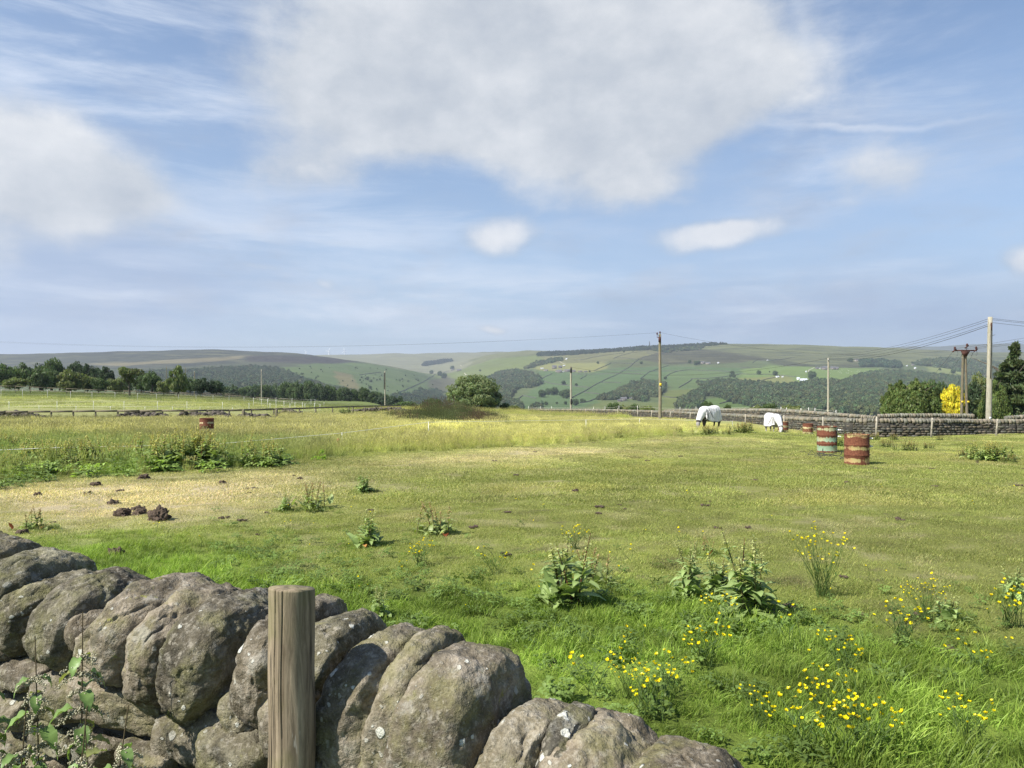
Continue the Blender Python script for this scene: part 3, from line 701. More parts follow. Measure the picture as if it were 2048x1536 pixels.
def orient(V, lean=0.0, yaw=0.0, roll=0.0):
    """block axes to the wall's: x along, y across, z up"""
    V = V@rotm(roll, lean, yaw).T
    B = np.stack([WD, WNR, np.array([0, 0, 1.0])], 0); return V@B
wall = empty('dry_stone_wall', (0, 1.5, 0), 0, 'rough gritstone field wall topped with big rounded upright stones, close in front by the sawn post', 'wall')
def stone_obj(name, V, Fc, c, parent=wall):
    me = MB(); me.add(V, Fc); o = me.build(name, M['stone'], parent); o.location = Vector(c)-parent.location; return o
# bearing of the crown, dip of the crown, half thickness, half width across, half height, lean, yaw
CAPS = [(-150,1052,.105,.24,.20,.10,.1),(-85,1062,.10,.24,.20,.15,-.1),(-22,1072,.085,.25,.20,.22,.05),(62,1100,.100,.25,.21,.30,-.12),(112,1150,.072,.22,.18,.22,.1),
 (203,1140,.100,.24,.20,.32,-.05),(322,1152,.105,.26,.21,.28,.05),(392,1172,.075,.25,.22,.22,0.0),(468,1184,.098,.25,.24,.20,-.06),(598,1196,.062,.22,.20,.15,.1),
 (668,1228,.082,.22,.19,.2,-.1),(770,1258,.092,.245,.21,.18,.08),(838,1262,.060,.235,.23,.16,-.08),(915,1288,.118,.25,.25,.20,.03),(1062,1405,.085,.21,.17,.20,.12),(1128,1418,.05,.18,.14,.2,-.1),(1200,1440,.130,.20,.15,.15,-.1),(1366,1500,.125,.20,.14,.10,.15),(1530,1585,.12,.2,.14,.12,0),(1680,1660,.12,.2,.14,.12,0.1)]
for i, (px, row, ht, hw, hh, lean, yaw) in enumerate(CAPS):
    c = wall_pt(px); zt = rowtoz(row, c[1])
    hh *= (.60 if px < 540 else (.70 if px < 640 else .86)) if px < 1000 else .9; V, Fc = rock((ht*.88, hw*.74, hh*1.04), 100+i, 3.6, 5, 46, 1.1, 0.7)
    V = orient(V, -lean*0.85, yaw*0.7, 0.04*math.sin(i*2.1)); zt -= V[:, 2].max()
    stone_obj('coping_stone', V, Fc, (c[0], c[1], zt))
def wp(s, off, z):    # s metres along the wall from the point abreast of x=0, off metres across
    p = np.array([0, 1.5, 0])+WD*s+WNR*off; return (p[0], p[1], z)
# hand-placed larger face blocks (bearing, dip of their middle on the near face, half sizes)
FACE = [(255,1395,.175,.12,.062,-.04),(408,1462,.125,.12,.068,.05),(500,1500,.11,.12,.06,0),(640,1520,.14,.12,.06,.03),(195,1262,.045,.1,.05,.1),(20,1275,.10,.12,.048,0),(65,1335,.12,.12,.042,.05),(150,1380,.085,.12,.06,-.05),
 (240,1490,.10,.12,.045,.1),(330,1510,.10,.12,.042,-.05),(60,1410,.10,.12,.048,.03),(140,1460,.085,.12,.04,0),(40,1480,.12,.12,.04,.04),(-60,1300,.14,.12,.06,0),(-70,1400,.14,.12,.06,0),(-200,1330,.15,.12,.07,0),(-190,1440,.15,.12,.07,0),(490,1425,.04,.08,.05,.3),(585,1440,.055,.1,.07,.1),(185,1320,.05,.08,.022,.1),(120,1520,.1,.12,.04,0),(230,1545,.1,.12,.04,0),(330,1575,.13,.12,.05,0)]
for i, (px, row, a, b, c_, ln) in enumerate(FACE):
    u = (px-CX)/F; Y = 1.5/(1+0.5*u)-0.10/(1+0.5*u); p = np.array([u*Y, Y, 0])+WNR*0.03
    V, Fc = rock((a, b, c_), 300+i, 4.2, 7, 24, 0.9)
    stone_obj('wall_stone', orient(V, ln, 0.06*math.sin(i*1.7), 0.05*math.cos(i)), Fc, (p[0], p[1], rowtoz(row, Y)))
# lower courses down to the verge, both faces, and the hearting between
rg = np.random.default_rng(3); deep = MB()
for side, off in ((-1, -0.17), (1, 0.17)):
    for ci, zc in enumerate((0.06, 0.19, 0.32, 0.45, 0.57, 0.69)):
        s = -1.6
        if side < 0 and zc > 0.5: continue
        while s < 3.4:
            w = rg.uniform(0.10, 0.20)
            if s < 0.2 and zc > 0.60: s += 2*w; continue
            V, Fc = rock((w*1.02, 0.13, 0.072), int(rg.integers(1e6)), 4.5, 5, 10, 0.8)
            p = wp(s+w, off*(1.12-0.12*ci/5), zc+rg.uniform(-.01, .01)); V = orient(V, rg.uniform(-.05, .05), rg.uniform(-.08, .08), 0)
            if side < 0 and ci >= 3: stone_obj('wall_stone', V, Fc, p)
            else: deep.add(V+np.array(p)-np.array(wall.location), Fc)
            s += 2*w
deep.build('lower_courses', M['stone'], wall, kind='stuff')
core = MB()
Vb, Fb = cube_grid(6, 8.0); core.add(orient(Vb*np.array([2.45, 0.15, 0.42])), Fb)
o = core.build('hearting', M['dark_core'], wall); o.location = Vector(wp(1.0, 0.03, 0.40))-wall.location

# post in front of it
pp = MB(); n = 240; a = np.linspace(0, 2*np.pi, n, endpoint=False)
px0, Y0 = 577.0, 1.47; Xp = (px0-CX)/F*Y0; rad = 0.0462; ztop = rowtoz(1176, Y0)
zs = np.concatenate([np.linspace(-0.35, ztop-0.02, 60), [ztop-0.003, ztop]])
rr = np.concatenate([np.full(60, rad), [rad*0.998, rad*0.985]])
rows_ = []
for z, r in zip(zs, rr):
    rr_ = r*(1+0.034*np.cos(2*a+0.6+z*1.5)+0.018*np.cos(3*a+z*4)+0.02*math.sin(z*7+1)*np.cos(a)+0.010*np.sin(a*7+z*1.2)+0.007*fbm(np.cos(a)*3, np.sin(a)*3, z*2.0, 3))
    crack = np.exp(-((a-4.25-0.05*math.sin(z*6))/0.022)**2)*0.13*(.4+.6*abs(math.sin(z*4)))+np.exp(-((a-4.62+0.03*math.sin(z*9))/0.018)**2)*0.11*(z > .55)+np.exp(-((a-3.95-.02*math.sin(z*13))/0.02)**2)*0.09*(z < 1.0)
    rr_ = rr_*(1-crack)
    sl = (0.003*np.cos(a-2.4)-0.009*np.sin(a))*(z > ztop-0.05)*(r/rad)                                 # saw cut is not quite level
    rows_.append(np.stack([rr_*np.cos(a)+0.012*(z-0.6)+.0022*math.sin(z*9)+.0012*math.sin(z*23), rr_*np.sin(a), z+sl], 1))
nr = len(rows_); V = np.concatenate(rows_+[np.stack([0.5*rows_[-1][:,0]+0.5*rows_[-1][:,0].mean(), 0.5*rows_[-1][:,1], rows_[-1][:,2]+0.002*np.sin(a*5)], 1), [[rows_[-1][:,0].mean(), 0, ztop-0.001]]])
idx = np.arange(n); f = np.concatenate([np.stack([i*n+idx, i*n+(idx+1)%n, (i+1)*n+(idx+1)%n, (i+1)*n+idx], 1) for i in range(nr)])
pp.add(V, f); pp.f.append((np.stack([nr*n+idx, nr*n+(idx+1)%n, np.full(n, (nr+1)*n)], 1), 0))
o = pp.build('fence_post', M['post_wood']); o.location = (Xp, Y0, 0)
tag(o, 'thick round weathered wooden post with split grain standing right against the near wall', 'post')

# ------------------------------------------------------------------ plant parts
def blade(L, w, bend, az, base=(0, 0, 0), seg=3, lean=0.1, fold=0.0):
    t = np.linspace(0, 1, seg+1); ang = lean+bend*t
    d = np.concatenate([[0], np.cumsum(np.sin(ang[:-1]+bend/seg/2))])*L/seg; z = np.concatenate([[0], np.cumsum(np.cos(ang[:-1]+bend/seg/2))])*L/seg
    wd = w*(1-t**1.6)*0.5+0.0002; ca, sa = math.cos(az), math.sin(az)
    tw = az+0.9; bx, by = -math.sin(tw), math.cos(tw)
    C = np.stack([d*ca, d*sa, z], 1)+np.array(base)
    Lf = C-np.outer(wd, [bx, by, 0]); Rt = C+np.outer(wd, [bx, by, 0])
    V = np.concatenate([Lf, Rt[:-1]]); n = seg+1; f = [(i, n+i, n+i+1, i+1) for i in range(seg-1)]
    return V, f, [(seg-1, n+seg-1, seg)]
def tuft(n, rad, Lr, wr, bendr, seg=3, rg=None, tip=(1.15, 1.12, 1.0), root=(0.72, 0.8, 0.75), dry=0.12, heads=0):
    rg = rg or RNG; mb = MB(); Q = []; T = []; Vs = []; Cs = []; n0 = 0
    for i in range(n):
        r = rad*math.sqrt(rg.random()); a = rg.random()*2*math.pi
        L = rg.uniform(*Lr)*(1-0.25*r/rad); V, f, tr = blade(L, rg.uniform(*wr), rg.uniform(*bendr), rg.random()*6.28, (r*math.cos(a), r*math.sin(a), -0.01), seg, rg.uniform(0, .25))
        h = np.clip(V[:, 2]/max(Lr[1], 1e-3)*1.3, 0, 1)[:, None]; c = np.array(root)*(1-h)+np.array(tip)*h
        c = c*rg.uniform(0.75, 1.25)
        if rg.random() < dry: c = c*np.array([1.45, 1.25, 1.5])
        Vs.append(V); Cs.append(c); Q += [tuple(q+n0 for q in x) for x in f]; T += [tuple(q+n0 for q in x) for x in tr]; n0 += len(V)
    for i in range(heads):      # seeding stems
        r = rad*math.sqrt(rg.random()); a = rg.random()*2*math.pi; L = Lr[1]*rg.uniform(0.85, 1.35); az = rg.random()*6.28
        V, f, tr = blade(L, 0.004, rg.uniform(0.1, .45), az, (r*math.cos(a), r*math.sin(a), 0), 3, 0.04)
        Vs.append(V); Cs.append(np.tile([1.1, 1.05, 1.05], (len(V), 1))); Q += [tuple(q+n0 for q in x) for x in f]; T += [tuple(q+n0 for q in x) for x in tr]; n0 += len(V)
        tipv = V[3]; hl = rg.uniform(.06, .13)
        for k in range(2):
            V2, f2, t2 = blade(hl, 0.016, .2, az+k*1.5, tipv-np.array([0, 0, hl*0.75]), 3, 0.06)
            Vs.append(V2); Cs.append(np.tile([1.18, 1.05, 1.35], (len(V2), 1))); Q += [tuple(q+n0 for q in x) for x in f2]; T += [tuple(q+n0 for q in x) for x in t2]; n0 += len(V2)
    V = np.concatenate(Vs); mb.v = [V]; mb.n = len(V)
    mb.f = ([(np.array(Q), 0)] if Q else [])+[(np.array(T), 0)]; mb.c = [(0, np.concatenate(Cs))]
    return mb.mesh('grass_tuft', M['blade'], True)
def variants(name, meshes):
    c = bpy.data.collections.new(name)
    for m_ in meshes:
        o = bpy.data.objects.new(name, m_); c.objects.link(o)
    return c
def scatter(name, P, rot, scl, col, coll, nvar, kind='stuff', tilt=None, **kw):
    """one object that repeats the variants of coll over points; for ground cover nobody could count"""
    me = bpy.data.meshes.new(name); n = len(P)
    me.vertices.add(n); me.vertices.foreach_set('co', np.asarray(P, np.float32).ravel())
    a = me.attributes.new('rot', 'FLOAT_VECTOR', 'POINT'); rv = np.zeros((n, 3), np.float32); rv[:, 2] = rot
    if tilt is not None: rv[:, :2] = tilt
    a.data.foreach_set('vector', rv.ravel())
    a = me.attributes.new('scl', 'FLOAT_VECTOR', 'POINT'); sv = np.asarray(scl, np.float32)
    if sv.ndim == 1: sv = np.repeat(sv[:, None], 3, 1)
    a.data.foreach_set('vector', sv.ravel())
    a = me.attributes.new('idx', 'INT', 'POINT'); a.data.foreach_set('value', RNG.integers(0, nvar, n).astype(np.int32))
    a = me.attributes.new('gcol', 'FLOAT_COLOR', 'POINT'); cc = np.ones((n, 4), np.float32); cc[:, :3] = col; a.data.foreach_set('color', cc.ravel())
    o = bpy.data.objects.new(name, me); link(o)
    ng = bpy.data.node_groups.new(name, 'GeometryNodeTree')
    ng.interface.new_socket(name='Geometry', in_out='INPUT', socket_type='NodeSocketGeometry'); ng.interface.new_socket(name='Geometry', in_out='OUTPUT', socket_type='NodeSocketGeometry')
    N = ng.nodes; Lk = ng.links
    gi = N.new('NodeGroupInput'); go = N.new('NodeGroupOutput'); iop = N.new('GeometryNodeInstanceOnPoints'); ci = N.new('GeometryNodeCollectionInfo')
    ci.inputs['Collection'].default_value = coll; ci.inputs['Separate Children'].default_value = True; ci.inputs['Reset Children'].default_value = True
    def attr(nm, ty):
        x = N.new('GeometryNodeInputNamedAttribute'); x.data_type = ty; x.inputs[0].default_value = nm; return [q for q in x.outputs if q.enabled][0]
    Lk.new(gi.outputs[0], iop.inputs['Points']); Lk.new(ci.outputs[0], iop.inputs['Instance']); iop.inputs['Pick Instance'].default_value = True
    Lk.new(attr('idx', 'INT'), iop.inputs['Instance Index']); Lk.new(attr('rot', 'FLOAT_VECTOR'), iop.inputs['Rotation']); Lk.new(attr('scl', 'FLOAT_VECTOR'), iop.inputs['Scale'])
    Lk.new(iop.outputs[0], go.inputs[0])
    md = o.modifiers.new('scatter', 'NODES'); md.node_group = ng
    return tag(o, kind=kind, **kw)
def fan_points(y0, y1, dens, umax=0.80, extra=0.6):
    """random points over the fan of view between two distances, with dens per square metre"""
    area = (umax*(y1*y1-y0*y0))+2*extra*(y1-y0); n = int(area*dens)
    Y = np.sqrt(RNG.random(n)*(y1*y1-y0*y0)+y0*y0); X = RNG.uniform(-1, 1, n)*(umax*Y+extra); return X, Y
V3 = lambda X, Y, dz=0.0: np.stack([X, Y, H(X, Y)+dz], 1)
rgt = np.random.default_rng(21)
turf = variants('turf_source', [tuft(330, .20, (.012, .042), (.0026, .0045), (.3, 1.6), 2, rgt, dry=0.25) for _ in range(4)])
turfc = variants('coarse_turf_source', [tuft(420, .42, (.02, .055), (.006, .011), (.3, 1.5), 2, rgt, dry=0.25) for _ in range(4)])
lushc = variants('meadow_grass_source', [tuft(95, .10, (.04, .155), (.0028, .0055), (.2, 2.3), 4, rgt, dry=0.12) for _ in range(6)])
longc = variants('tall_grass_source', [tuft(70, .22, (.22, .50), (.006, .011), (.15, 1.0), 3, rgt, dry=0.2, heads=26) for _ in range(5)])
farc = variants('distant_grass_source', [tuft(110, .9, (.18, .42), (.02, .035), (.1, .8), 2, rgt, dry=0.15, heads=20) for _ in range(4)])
def put_grass():
    # turf close by
    X, Y = fan_points(1.9, 11, 42); col, lng, lush, st = gcolour(X, Y); k = (RNG.random(len(X)) > lush*0.75) & (lng < 0.6)
    X, Y, col = X[k], Y[k], col[k]
    o1 = scatter('turf', V3(X, Y), RNG.random(len(X))*6.28, RNG.uniform(.8, 1.35, len(X)), col*1.12*RNG.uniform(.72, 1.28, (len(X), 1)), turf, 4)
    X, Y = fan_points(11, 34, 13, extra=1.5); col, lng, lush, st = gcolour(X, Y); k = (lng < 0.6); X, Y, col = X[k], Y[k], col[k]
    scatter('turf', V3(X, Y), RNG.random(len(X))*6.28, RNG.uniform(.8, 1.3, len(X)), col*1.12*RNG.uniform(.72, 1.28, (len(X), 1)), turfc, 4)
    X, Y = fan_points(34, 66, 4, extra=3); col, lng, lush, st = gcolour(X, Y); k = (lng < 0.6); X, Y, col = X[k], Y[k], col[k]
    s = RNG.uniform(1.2, 1.8, len(X)); scatter('turf', V3(X, Y), RNG.random(len(X))*6.28, np.stack([s, s, s*0.9], 1), col*1.12*RNG.uniform(.72, 1.28, (len(X), 1)), turfc, 4)
    # meadow grass behind the near wall
    X, Y = fan_points(1.7, 9.5, 130); col, lng, lush, st = gcolour(X, Y)
    pat = fbm(X*1.3, Y*1.3, 9, 3); k = RNG.random(len(X)) < lush*(0.62+0.5*pat)
    wd = np.array([X, Y]).T@WNR[:2]-np.array([0, 1.5])@WNR[:2]; k &= wd > 0.30
    X, Y, col, pat, lush = X[k], Y[k], col[k], pat[k], lush[k]
    s = RNG.uniform(.5, .98, len(X))*(0.55+0.5*lush)*(1+0.45*pat)
    scatter('meadow_grass', V3(X, Y), RNG.random(len(X))*6.28, s, col*1.15*RNG.uniform(.8, 1.2, (len(X), 1)), lushc, 6, tilt=RNG.normal(0, .26, (len(X), 2)))
    # stray longer tufts in the turf
    X, Y = fan_points(4, 22, 2.2); col, lng, lush, st = gcolour(X, Y); k = (lush < .5) & (lng < .5) & (fbm(X/1.2, Y/1.2, 3, 2) > 0.1); X, Y, col = X[k], Y[k], col[k]
    scatter('meadow_grass', V3(X, Y), RNG.random(len(X))*6.28, RNG.uniform(.3, .6, len(X)), col*1.1, lushc, 6)
    X, Y = fan_points(7, 44, 1.1); col, lng, lush, st = gcolour(X, Y); k = (lush < .5) & (lng < .5) & (fbm(X/2.2, Y/2.2, 83, 3) > 0.0); X, Y, col = X[k], Y[k], col[k]
    s = RNG.uniform(.3, .6, len(X))*np.clip(Y/16, 1, 1.7); scatter('meadow_grass', V3(X, Y), RNG.random(len(X))*6.28, np.stack([s*1.3, s*1.3, s*.75], 1), col*np.array([[.72, .85, .6]])*RNG.uniform(.7, 1.2, (len(X), 1)), lushc, 6)
    # uncut paddock
    X, Y = fan_points(12, 31, 14, extra=1); col, lng, lush, st = gcolour(X, Y); k = RNG.random(len(X)) < lng; X, Y, col, lng = X[k], Y[k], col[k], lng[k]
    px = CX+F*X/Y; k2 = RNG.random(len(X)) > .35*(px < 560); X, Y, col, lng, px = X[k2], Y[k2], col[k2], lng[k2], px[k2]; s = RNG.uniform(.4, .95, len(X))*(0.5+0.5*lng); s = s*np.where(px > 1700, .6, 1)
    scatter('tall_grass', V3(X, Y), RNG.random(len(X))*6.28, s, col*1.15*RNG.uniform(.8, 1.2, (len(X), 1)), longc, 5, tilt=RNG.normal(0, .1, (len(X), 2)))
    X, Y = fan_points(31, 72, 5.0, extra=2); col, lng, lush, st = gcolour(X, Y); px = CX+F*X/Y
    k = (RNG.random(len(X)) < lng) & (Y < np.interp(px, [0, 700, 1000, 1400, 1500, 1600, 1760, 3000], [58, 66, 72, 62, 54, 46, 40, 40])); X, Y, col = X[k], Y[k], col[k]
    px = CX+F*X/Y; s = RNG.uniform(.6, 1.05, len(X))*np.where(px > 1000, .72, 1)*np.where((px > 1370) & (px < 1600), .55, 1)*np.where((Y > 50) & (px < 560), .6, 1); scatter('tall_grass', V3(X, Y), RNG.random(len(X))*6.28, np.stack([s*1.5, s*1.5, s], 1), col*1.15*RNG.uniform(.8, 1.2, (len(X), 1)), longc, 5)
    X, Y = fan_points(72, 150, 0.55, extra=2); col, lng, lush, st = gcolour(X, Y); px = CX+F*X/Y
    k = (px < 1250); X, Y, col, px = X[k], Y[k], col[k], px[k]
    s = RNG.uniform(.7, 1.2, len(X)); hz_ = np.where((px < 760) & (Y > 66) & (Y < 101), .45, 1.0)
    scatter('tall_grass', V3(X, Y), RNG.random(len(X))*6.28, np.stack([s, s, s*hz_], 1), col*1.12*RNG.uniform(.85, 1.15, (len(X), 1)), farc, 4)
    # verge on the road side, under the nettles
    n = 900; S_ = RNG.uniform(0.2, 2.6, n); O_ = -RNG.uniform(.27, .75, n); P = np.array([[0, 1.5, 0]])+WD[None]*S_[:, None]+WNR[None]*O_[:, None]
    scatter('verge_grass', np.stack([P[:, 0], P[:, 1], H(P[:, 0], P[:, 1])], 1), RNG.random(n)*6.28, RNG.uniform(.6, 1.3, n), np.tile([.13, .22, .04], (n, 1)), lushc, 6)
put_grass()

# ------------------------------------------------------------------ broad-leaved plants
def leaf(L, W, base, az, elev, droop=0.8, seg=5, wav=0.0, fold=0.25, col=(0.06, 0.12, 0.03), rg=None):
    """one leaf blade with a midrib fold, drooping along its length"""
    rg = rg or RNG; t = np.linspace(0, 1, seg+1); ang = elev-droop*t
    d = np.concatenate([[0], np.cumsum(np.cos(ang[1:]))])*L/seg; z = np.concatenate([[0], np.cumsum(np.sin(ang[1:]))])*L/seg
    w = W*0.5*np.sin(np.pi*np.clip(t*0.93+0.07, 0, 1)**0.75)**0.8; w[-1] = 0.001; w[0] = W*0.12
    ca, sa = math.cos(az), math.sin(az); C = np.stack([d*ca, d*sa, z], 1)+np.array(base)
    side = np.array([-sa, ca, 0]); wz = wav*np.sin(t*17+rg.random()*6)*W
    Lf = C-np.outer(w, side)+np.stack([0*t, 0*t, w*fold+wz], 1); Rt = C+np.outer(w, side)+np.stack([0*t, 0*t, w*fold-wz], 1)
    V = np.concatenate([Lf, C, Rt]); n = seg+1
    f = [(i, n+i, n+i+1, i+1) for i in range(seg)]+[(n+i, 2*n+i, 2*n+i+1, n+i+1) for i in range(seg)]
    sh = rg.uniform(.8, 1.25); c = np.tile(np.array(col)*sh, (len(V), 1)); c[n:2*n] *= 1.25
    return V, np.array(f), c
def dock(rg, h=0.5, nl=14, stems=3, big=0.22, col=(0.25, 0.33, 0.12), seed=(0.34, 0.36, 0.14), red=0.0, sp=.03):
    """returns (leaf mesh builder, stem mesh builder, seed-head mesh builder)"""
    lv = MB(); st = MB(); sdm = MB()
    for i in range(nl):
        L = rg.uniform(.6, 1.1)*big; b = (rg.normal()*sp, rg.normal()*sp, rg.uniform(0, .05)); c = np.array(col)
        if rg.random() < red: c = np.array([0.22, 0.06, 0.03])
        V, f, c_ = leaf(L, L*rg.uniform(.40, .60), b, rg.random()*6.28, rg.uniform(.1, 1.45), rg.uniform(.3, 1.9), 7, .10, .3, c, rg); lv.add(V, f, col=c_)
    for s in range(stems):
        az = rg.random()*6.28; ln = rg.uniform(.05, .35); H_ = h*rg.uniform(.7, 1.05); t = np.linspace(0, 1, 7)
        P = np.stack([math.cos(az)*ln*H_*t**1.3, math.sin(az)*ln*H_*t**1.3, H_*t], 1)+np.array([rg.normal()*sp, rg.normal()*sp, 0])
        st.tube(P, np.linspace(.0065, .002, 7), 5, False, col=np.array([.14, .13, .05]) if rg.random() > .3+red else np.array([.17, .07, .04]))
        for i in range(int(12*H_/.5)+2):
            tt = rg.uniform(.08, .78); p = np.array([np.interp(tt, t, P[:, k]) for k in range(3)]); L = big*(1-tt)*rg.uniform(.6, 1.0)+.03
            V, f, c_ = leaf(L, L*rg.uniform(.30, .46), p, rg.random()*6.28, rg.uniform(.2, 1.1), rg.uniform(.5, 1.5), 5, .05, .3, col, rg); lv.add(V, f, col=c_)
        for i in range(int(60*H_/.5)):
            tt = rg.uniform(.5, 1.0); p = np.array([np.interp(tt, t, P[:, k]) for k in range(3)])+rg.normal(size=3)*np.array([.012, .012, .01])*(1.6-tt)*H_/.5
            L = rg.uniform(.012, .028)
            V, f, c_ = leaf(L, L*.8, p, rg.random()*6.28, rg.uniform(-.3, 1.3), .4, 2, 0, .2, seed, rg); sdm.add(V, f, col=c_)
    return lv, st, sdm
def plant_set(name, n, fn, **kw):
    out = []
    for i in range(n):
        rg = np.random.default_rng(hash(name) % 1000+i if False else sum(map(ord, name))+i*7); parts = fn(rg)
        out.append([(pn, mb.mesh(pn, mt)) for pn, mb, mt in parts if mb.n])
    return out
def place_plant(proto, name, X, Y, s, rz, label, cat, group=None, z=None, sink=0.0):
    o = empty(name, (X, Y, float(H(X, Y))-sink if z is None else z), rz, label, cat, group); o.scale = (s, s, s) if np.isscalar(s) else s
    for pn, me in proto:
        c = bpy.data.objects.new(pn, me); link(c); c.parent = o
    return o
LP = M['leaf_plain']
docks = plant_set('dock', 5, lambda rg: (lambda a: [('foliage', a[0], LP), ('stems', a[1], LP), ('seeds', a[2], LP)])(dock(rg, .50, 26, 6, .235, sp=.05)))
docks_red = plant_set('dockred', 3, lambda rg: (lambda a: [('foliage', a[0], LP), ('stems', a[1], LP), ('seeds', a[2], LP)])(dock(rg, .38, 34, 6, .15, (0.23, .28, .10), (.33, .24, .11), .10, sp=.11)))
weeds = plant_set('weed', 5, lambda rg: (lambda a: [('foliage', a[0], LP), ('stems', a[1], LP), ('seeds', a[2], LP)])(dock(rg, .72, 60, 26, .24, (0.24, .31, .10), (.46, .42, .14), sp=.20)))
weeds_b = plant_set('weedb', 3, lambda rg: (lambda a: [('foliage', a[0], LP), ('stems', a[1], LP), ('seeds', a[2], LP)])(dock(rg, .55, 40, 22, .15, (0.22, .26, .09), (.38, .31, .12), sp=.16)))
def put_docks():
    near = [ # bearing, dip of the foot, scale, kind, label
     (1118, 1212, 1.05, docks[0], 'big leafy green dock with spreading broad leaves, leftmost of the near row of docks'),
     (1375, 1205, .80, docks[1], 'low dark leafy dock in the middle of the row of three docks'),
     (1500, 1235, 1.15, docks[2], 'tallest dock of the row, with several upright seeding stems, left of the tall buttercup'),
     (1440, 1180, .55, docks[3], 'small dock just behind the gap between the two right-hand docks'),
     (1180, 1165, .6, docks_red[1], 'brownish seeding dock directly behind the big leafy dock'),
     (1405, 1110, .45, docks_red[2], 'small brown seeding dock alone in the turf behind the row of docks'),
     (868, 1068, .95, docks_red[0], 'sprawling dock with dark withered leaves in the middle of the grazed turf'),
     (620, 1018, 1.0, docks_red[1], 'dock with red-brown stems at the edge of the straw-coloured patch'),
     (570, 1022, .55, docks[4], 'low dark leafy dock just left of the red-stemmed dock'),
     (735, 1092, .80, docks[3], 'thin dock with one orange dead leaf, between the two sprawling docks'),
     (728, 985, .75, docks[4], 'spindly single-stemmed dock behind the straw-coloured patch'),
     (70, 1060, .7, docks_red[2], 'ragged seeding dock at the left edge beyond the near wall'),
     (1900, 1245, .5, docks[0], 'small leafy dock low in the buttercups at the right'),
     (760, 1240, .45, docks[1], 'little dock seedling in the meadow grass right of the post'),
     (2030, 1200, .5, docks[2], 'small dock at the far right edge where turf meets meadow grass')]
    for i, (px, row, s, pr, lb) in enumerate(near):
        Y = nearY(row); X = (px-CX)/F*Y; place_plant(pr, 'dock_plant', X, Y, s*Y/5.0 if row > 1150 else s, i*1.9, lb, 'plant', 'docks in the grazed field')
    # dead leaf
    V, f, c = leaf(.09, .05, (0, 0, 0), -1.2, .3, .6, 5, .08, .3, (.50, .24, .08)); Y = nearY(1095); X = (728-CX)/F*Y
    o = MB().add(V, f, col=c).build('dead_leaf', LP, label='curled orange dead dock leaf lying at the foot of the thin dock', cat='leaf'); o.location = (X, Y, float(H(X, Y))+.03)
    mid = [ # bearing, row of foot, scale, proto, name, label
     (60,935,1.1,weeds[0],'dark green weed clump at the far left end of the rank border'),(110,938,1.15,weeds[1],'rank weeds beside the leftmost white stake'),(165,940,1.25,weeds[2],'tall leafy weed clump right of the leftmost white stake'),
     (215,935,1.0,weeds[3],'bushy weed clump in the middle of the left rank border'),(262,930,.9,weeds[4],'smaller weed clump left of the biggest dock thicket'),
     (310,935,1.45,weeds[0],'left part of the biggest dock thicket, in front of the lone drum'),(355,940,1.6,weeds[1],'tallest part of the biggest dock thicket, below the lone drum'),(398,936,1.45,weeds[2],'right part of the biggest dock thicket, left of the second white stake'),
     (430,925,1.0,weeds[3],'weeds crowding round the foot of the second white stake'),(528,932,1.15,weeds[4],'yellow-flowered weed clump standing between the second and third white stakes'),
     (30,915,1.2,weeds[3],'weed clump behind the fence tape at the left edge'),(0,955,.9,weeds[4],'weeds cut by the left edge of the view'),
     (710,872,1.25,weeds_b[0],'yellow-green bush of weeds just behind the third white stake'),(730,870,1.1,weeds_b[1],'right half of the weed bush behind the third white stake'),
     (815,868,.8,weeds_b[2],'low weed clump left of the fourth white stake'),(590,862,.9,weeds_b[0],'faint weed clump alone in the uncut grass, below the rail fence'),
     (450,868,.8,weeds_b[1],'thin weeds in the uncut grass right of the lone drum'),(185,860,1.0,weeds_b[2],'scrubby weeds in front of the left end of the rail fence'),(150,856,1.0,weeds_b[0],'leftmost scrubby weeds close to the rail fence'),
     (1236,876,.7,weeds_b[1],'single brown weed in the pale uncut grass'),(1355,868,.8,weeds_b[2],'weed clump left of the large rugged horse'),
     (1408,874,1.0,weeds_b[0],'weeds hiding the forelegs of the large rugged horse'),(1425,872,.9,weeds_b[1],'weed clump in front of the large rugged horse'),
     (1478,868,1.15,weeds_b[2],'tallest weed clump between the two horses, left half'),(1492,868,1.25,weeds_b[0],'tallest weed clump between the two horses, right half'),
     (1455,872,.7,weeds_b[1],'low weeds behind the horses\' gap'),(1612,884,.45,weeds_b[2],'small dark weed in the turf left of the mint-painted drum'),
     (1650,868,.9,weeds[0],'leafy weeds rising behind the mint-painted drum'),(1682,890,.7,weeds[1],'weeds between the two front drums'),(1660,862,.85,weeds[2],'weeds against the wall behind the front drums'),
     (1720,872,.8,weeds_b[0],'weeds at the foot of the wall behind the rust-red drum'),(1750,878,.9,weeds_b[1],'pale weeds at the wall foot right of the rust-red drum'),(1772,888,.75,weeds_b[2],'nearer green weed clump right of the rust-red drum'),
     (1792,882,.8,weeds_b[0],'weeds below the wall in the middle of the right strip'),(1815,900,.85,weeds_b[2],'reddish dock clump standing in the turf right of the drums'),(1855,892,.55,weeds_b[1],'small weed in the turf below the tall wall stake'),
     (1970,918,.9,weeds[4],'wide low weed clump at the far right of the turf, left half'),(1995,918,.85,weeds[3],'wide low weed clump at the far right of the turf, right half'),(1930,912,.5,weeds_b[0],'small weeds left of the wide low clump'),(2020,922,.5,weeds_b[1],'small weeds right of the wide low clump'),
     (1880,872,.6,weeds_b[2],'weeds at the wall foot near the tall stake'),(1700,884,.6,weeds[2],'low weeds just behind the rust-red drum')]
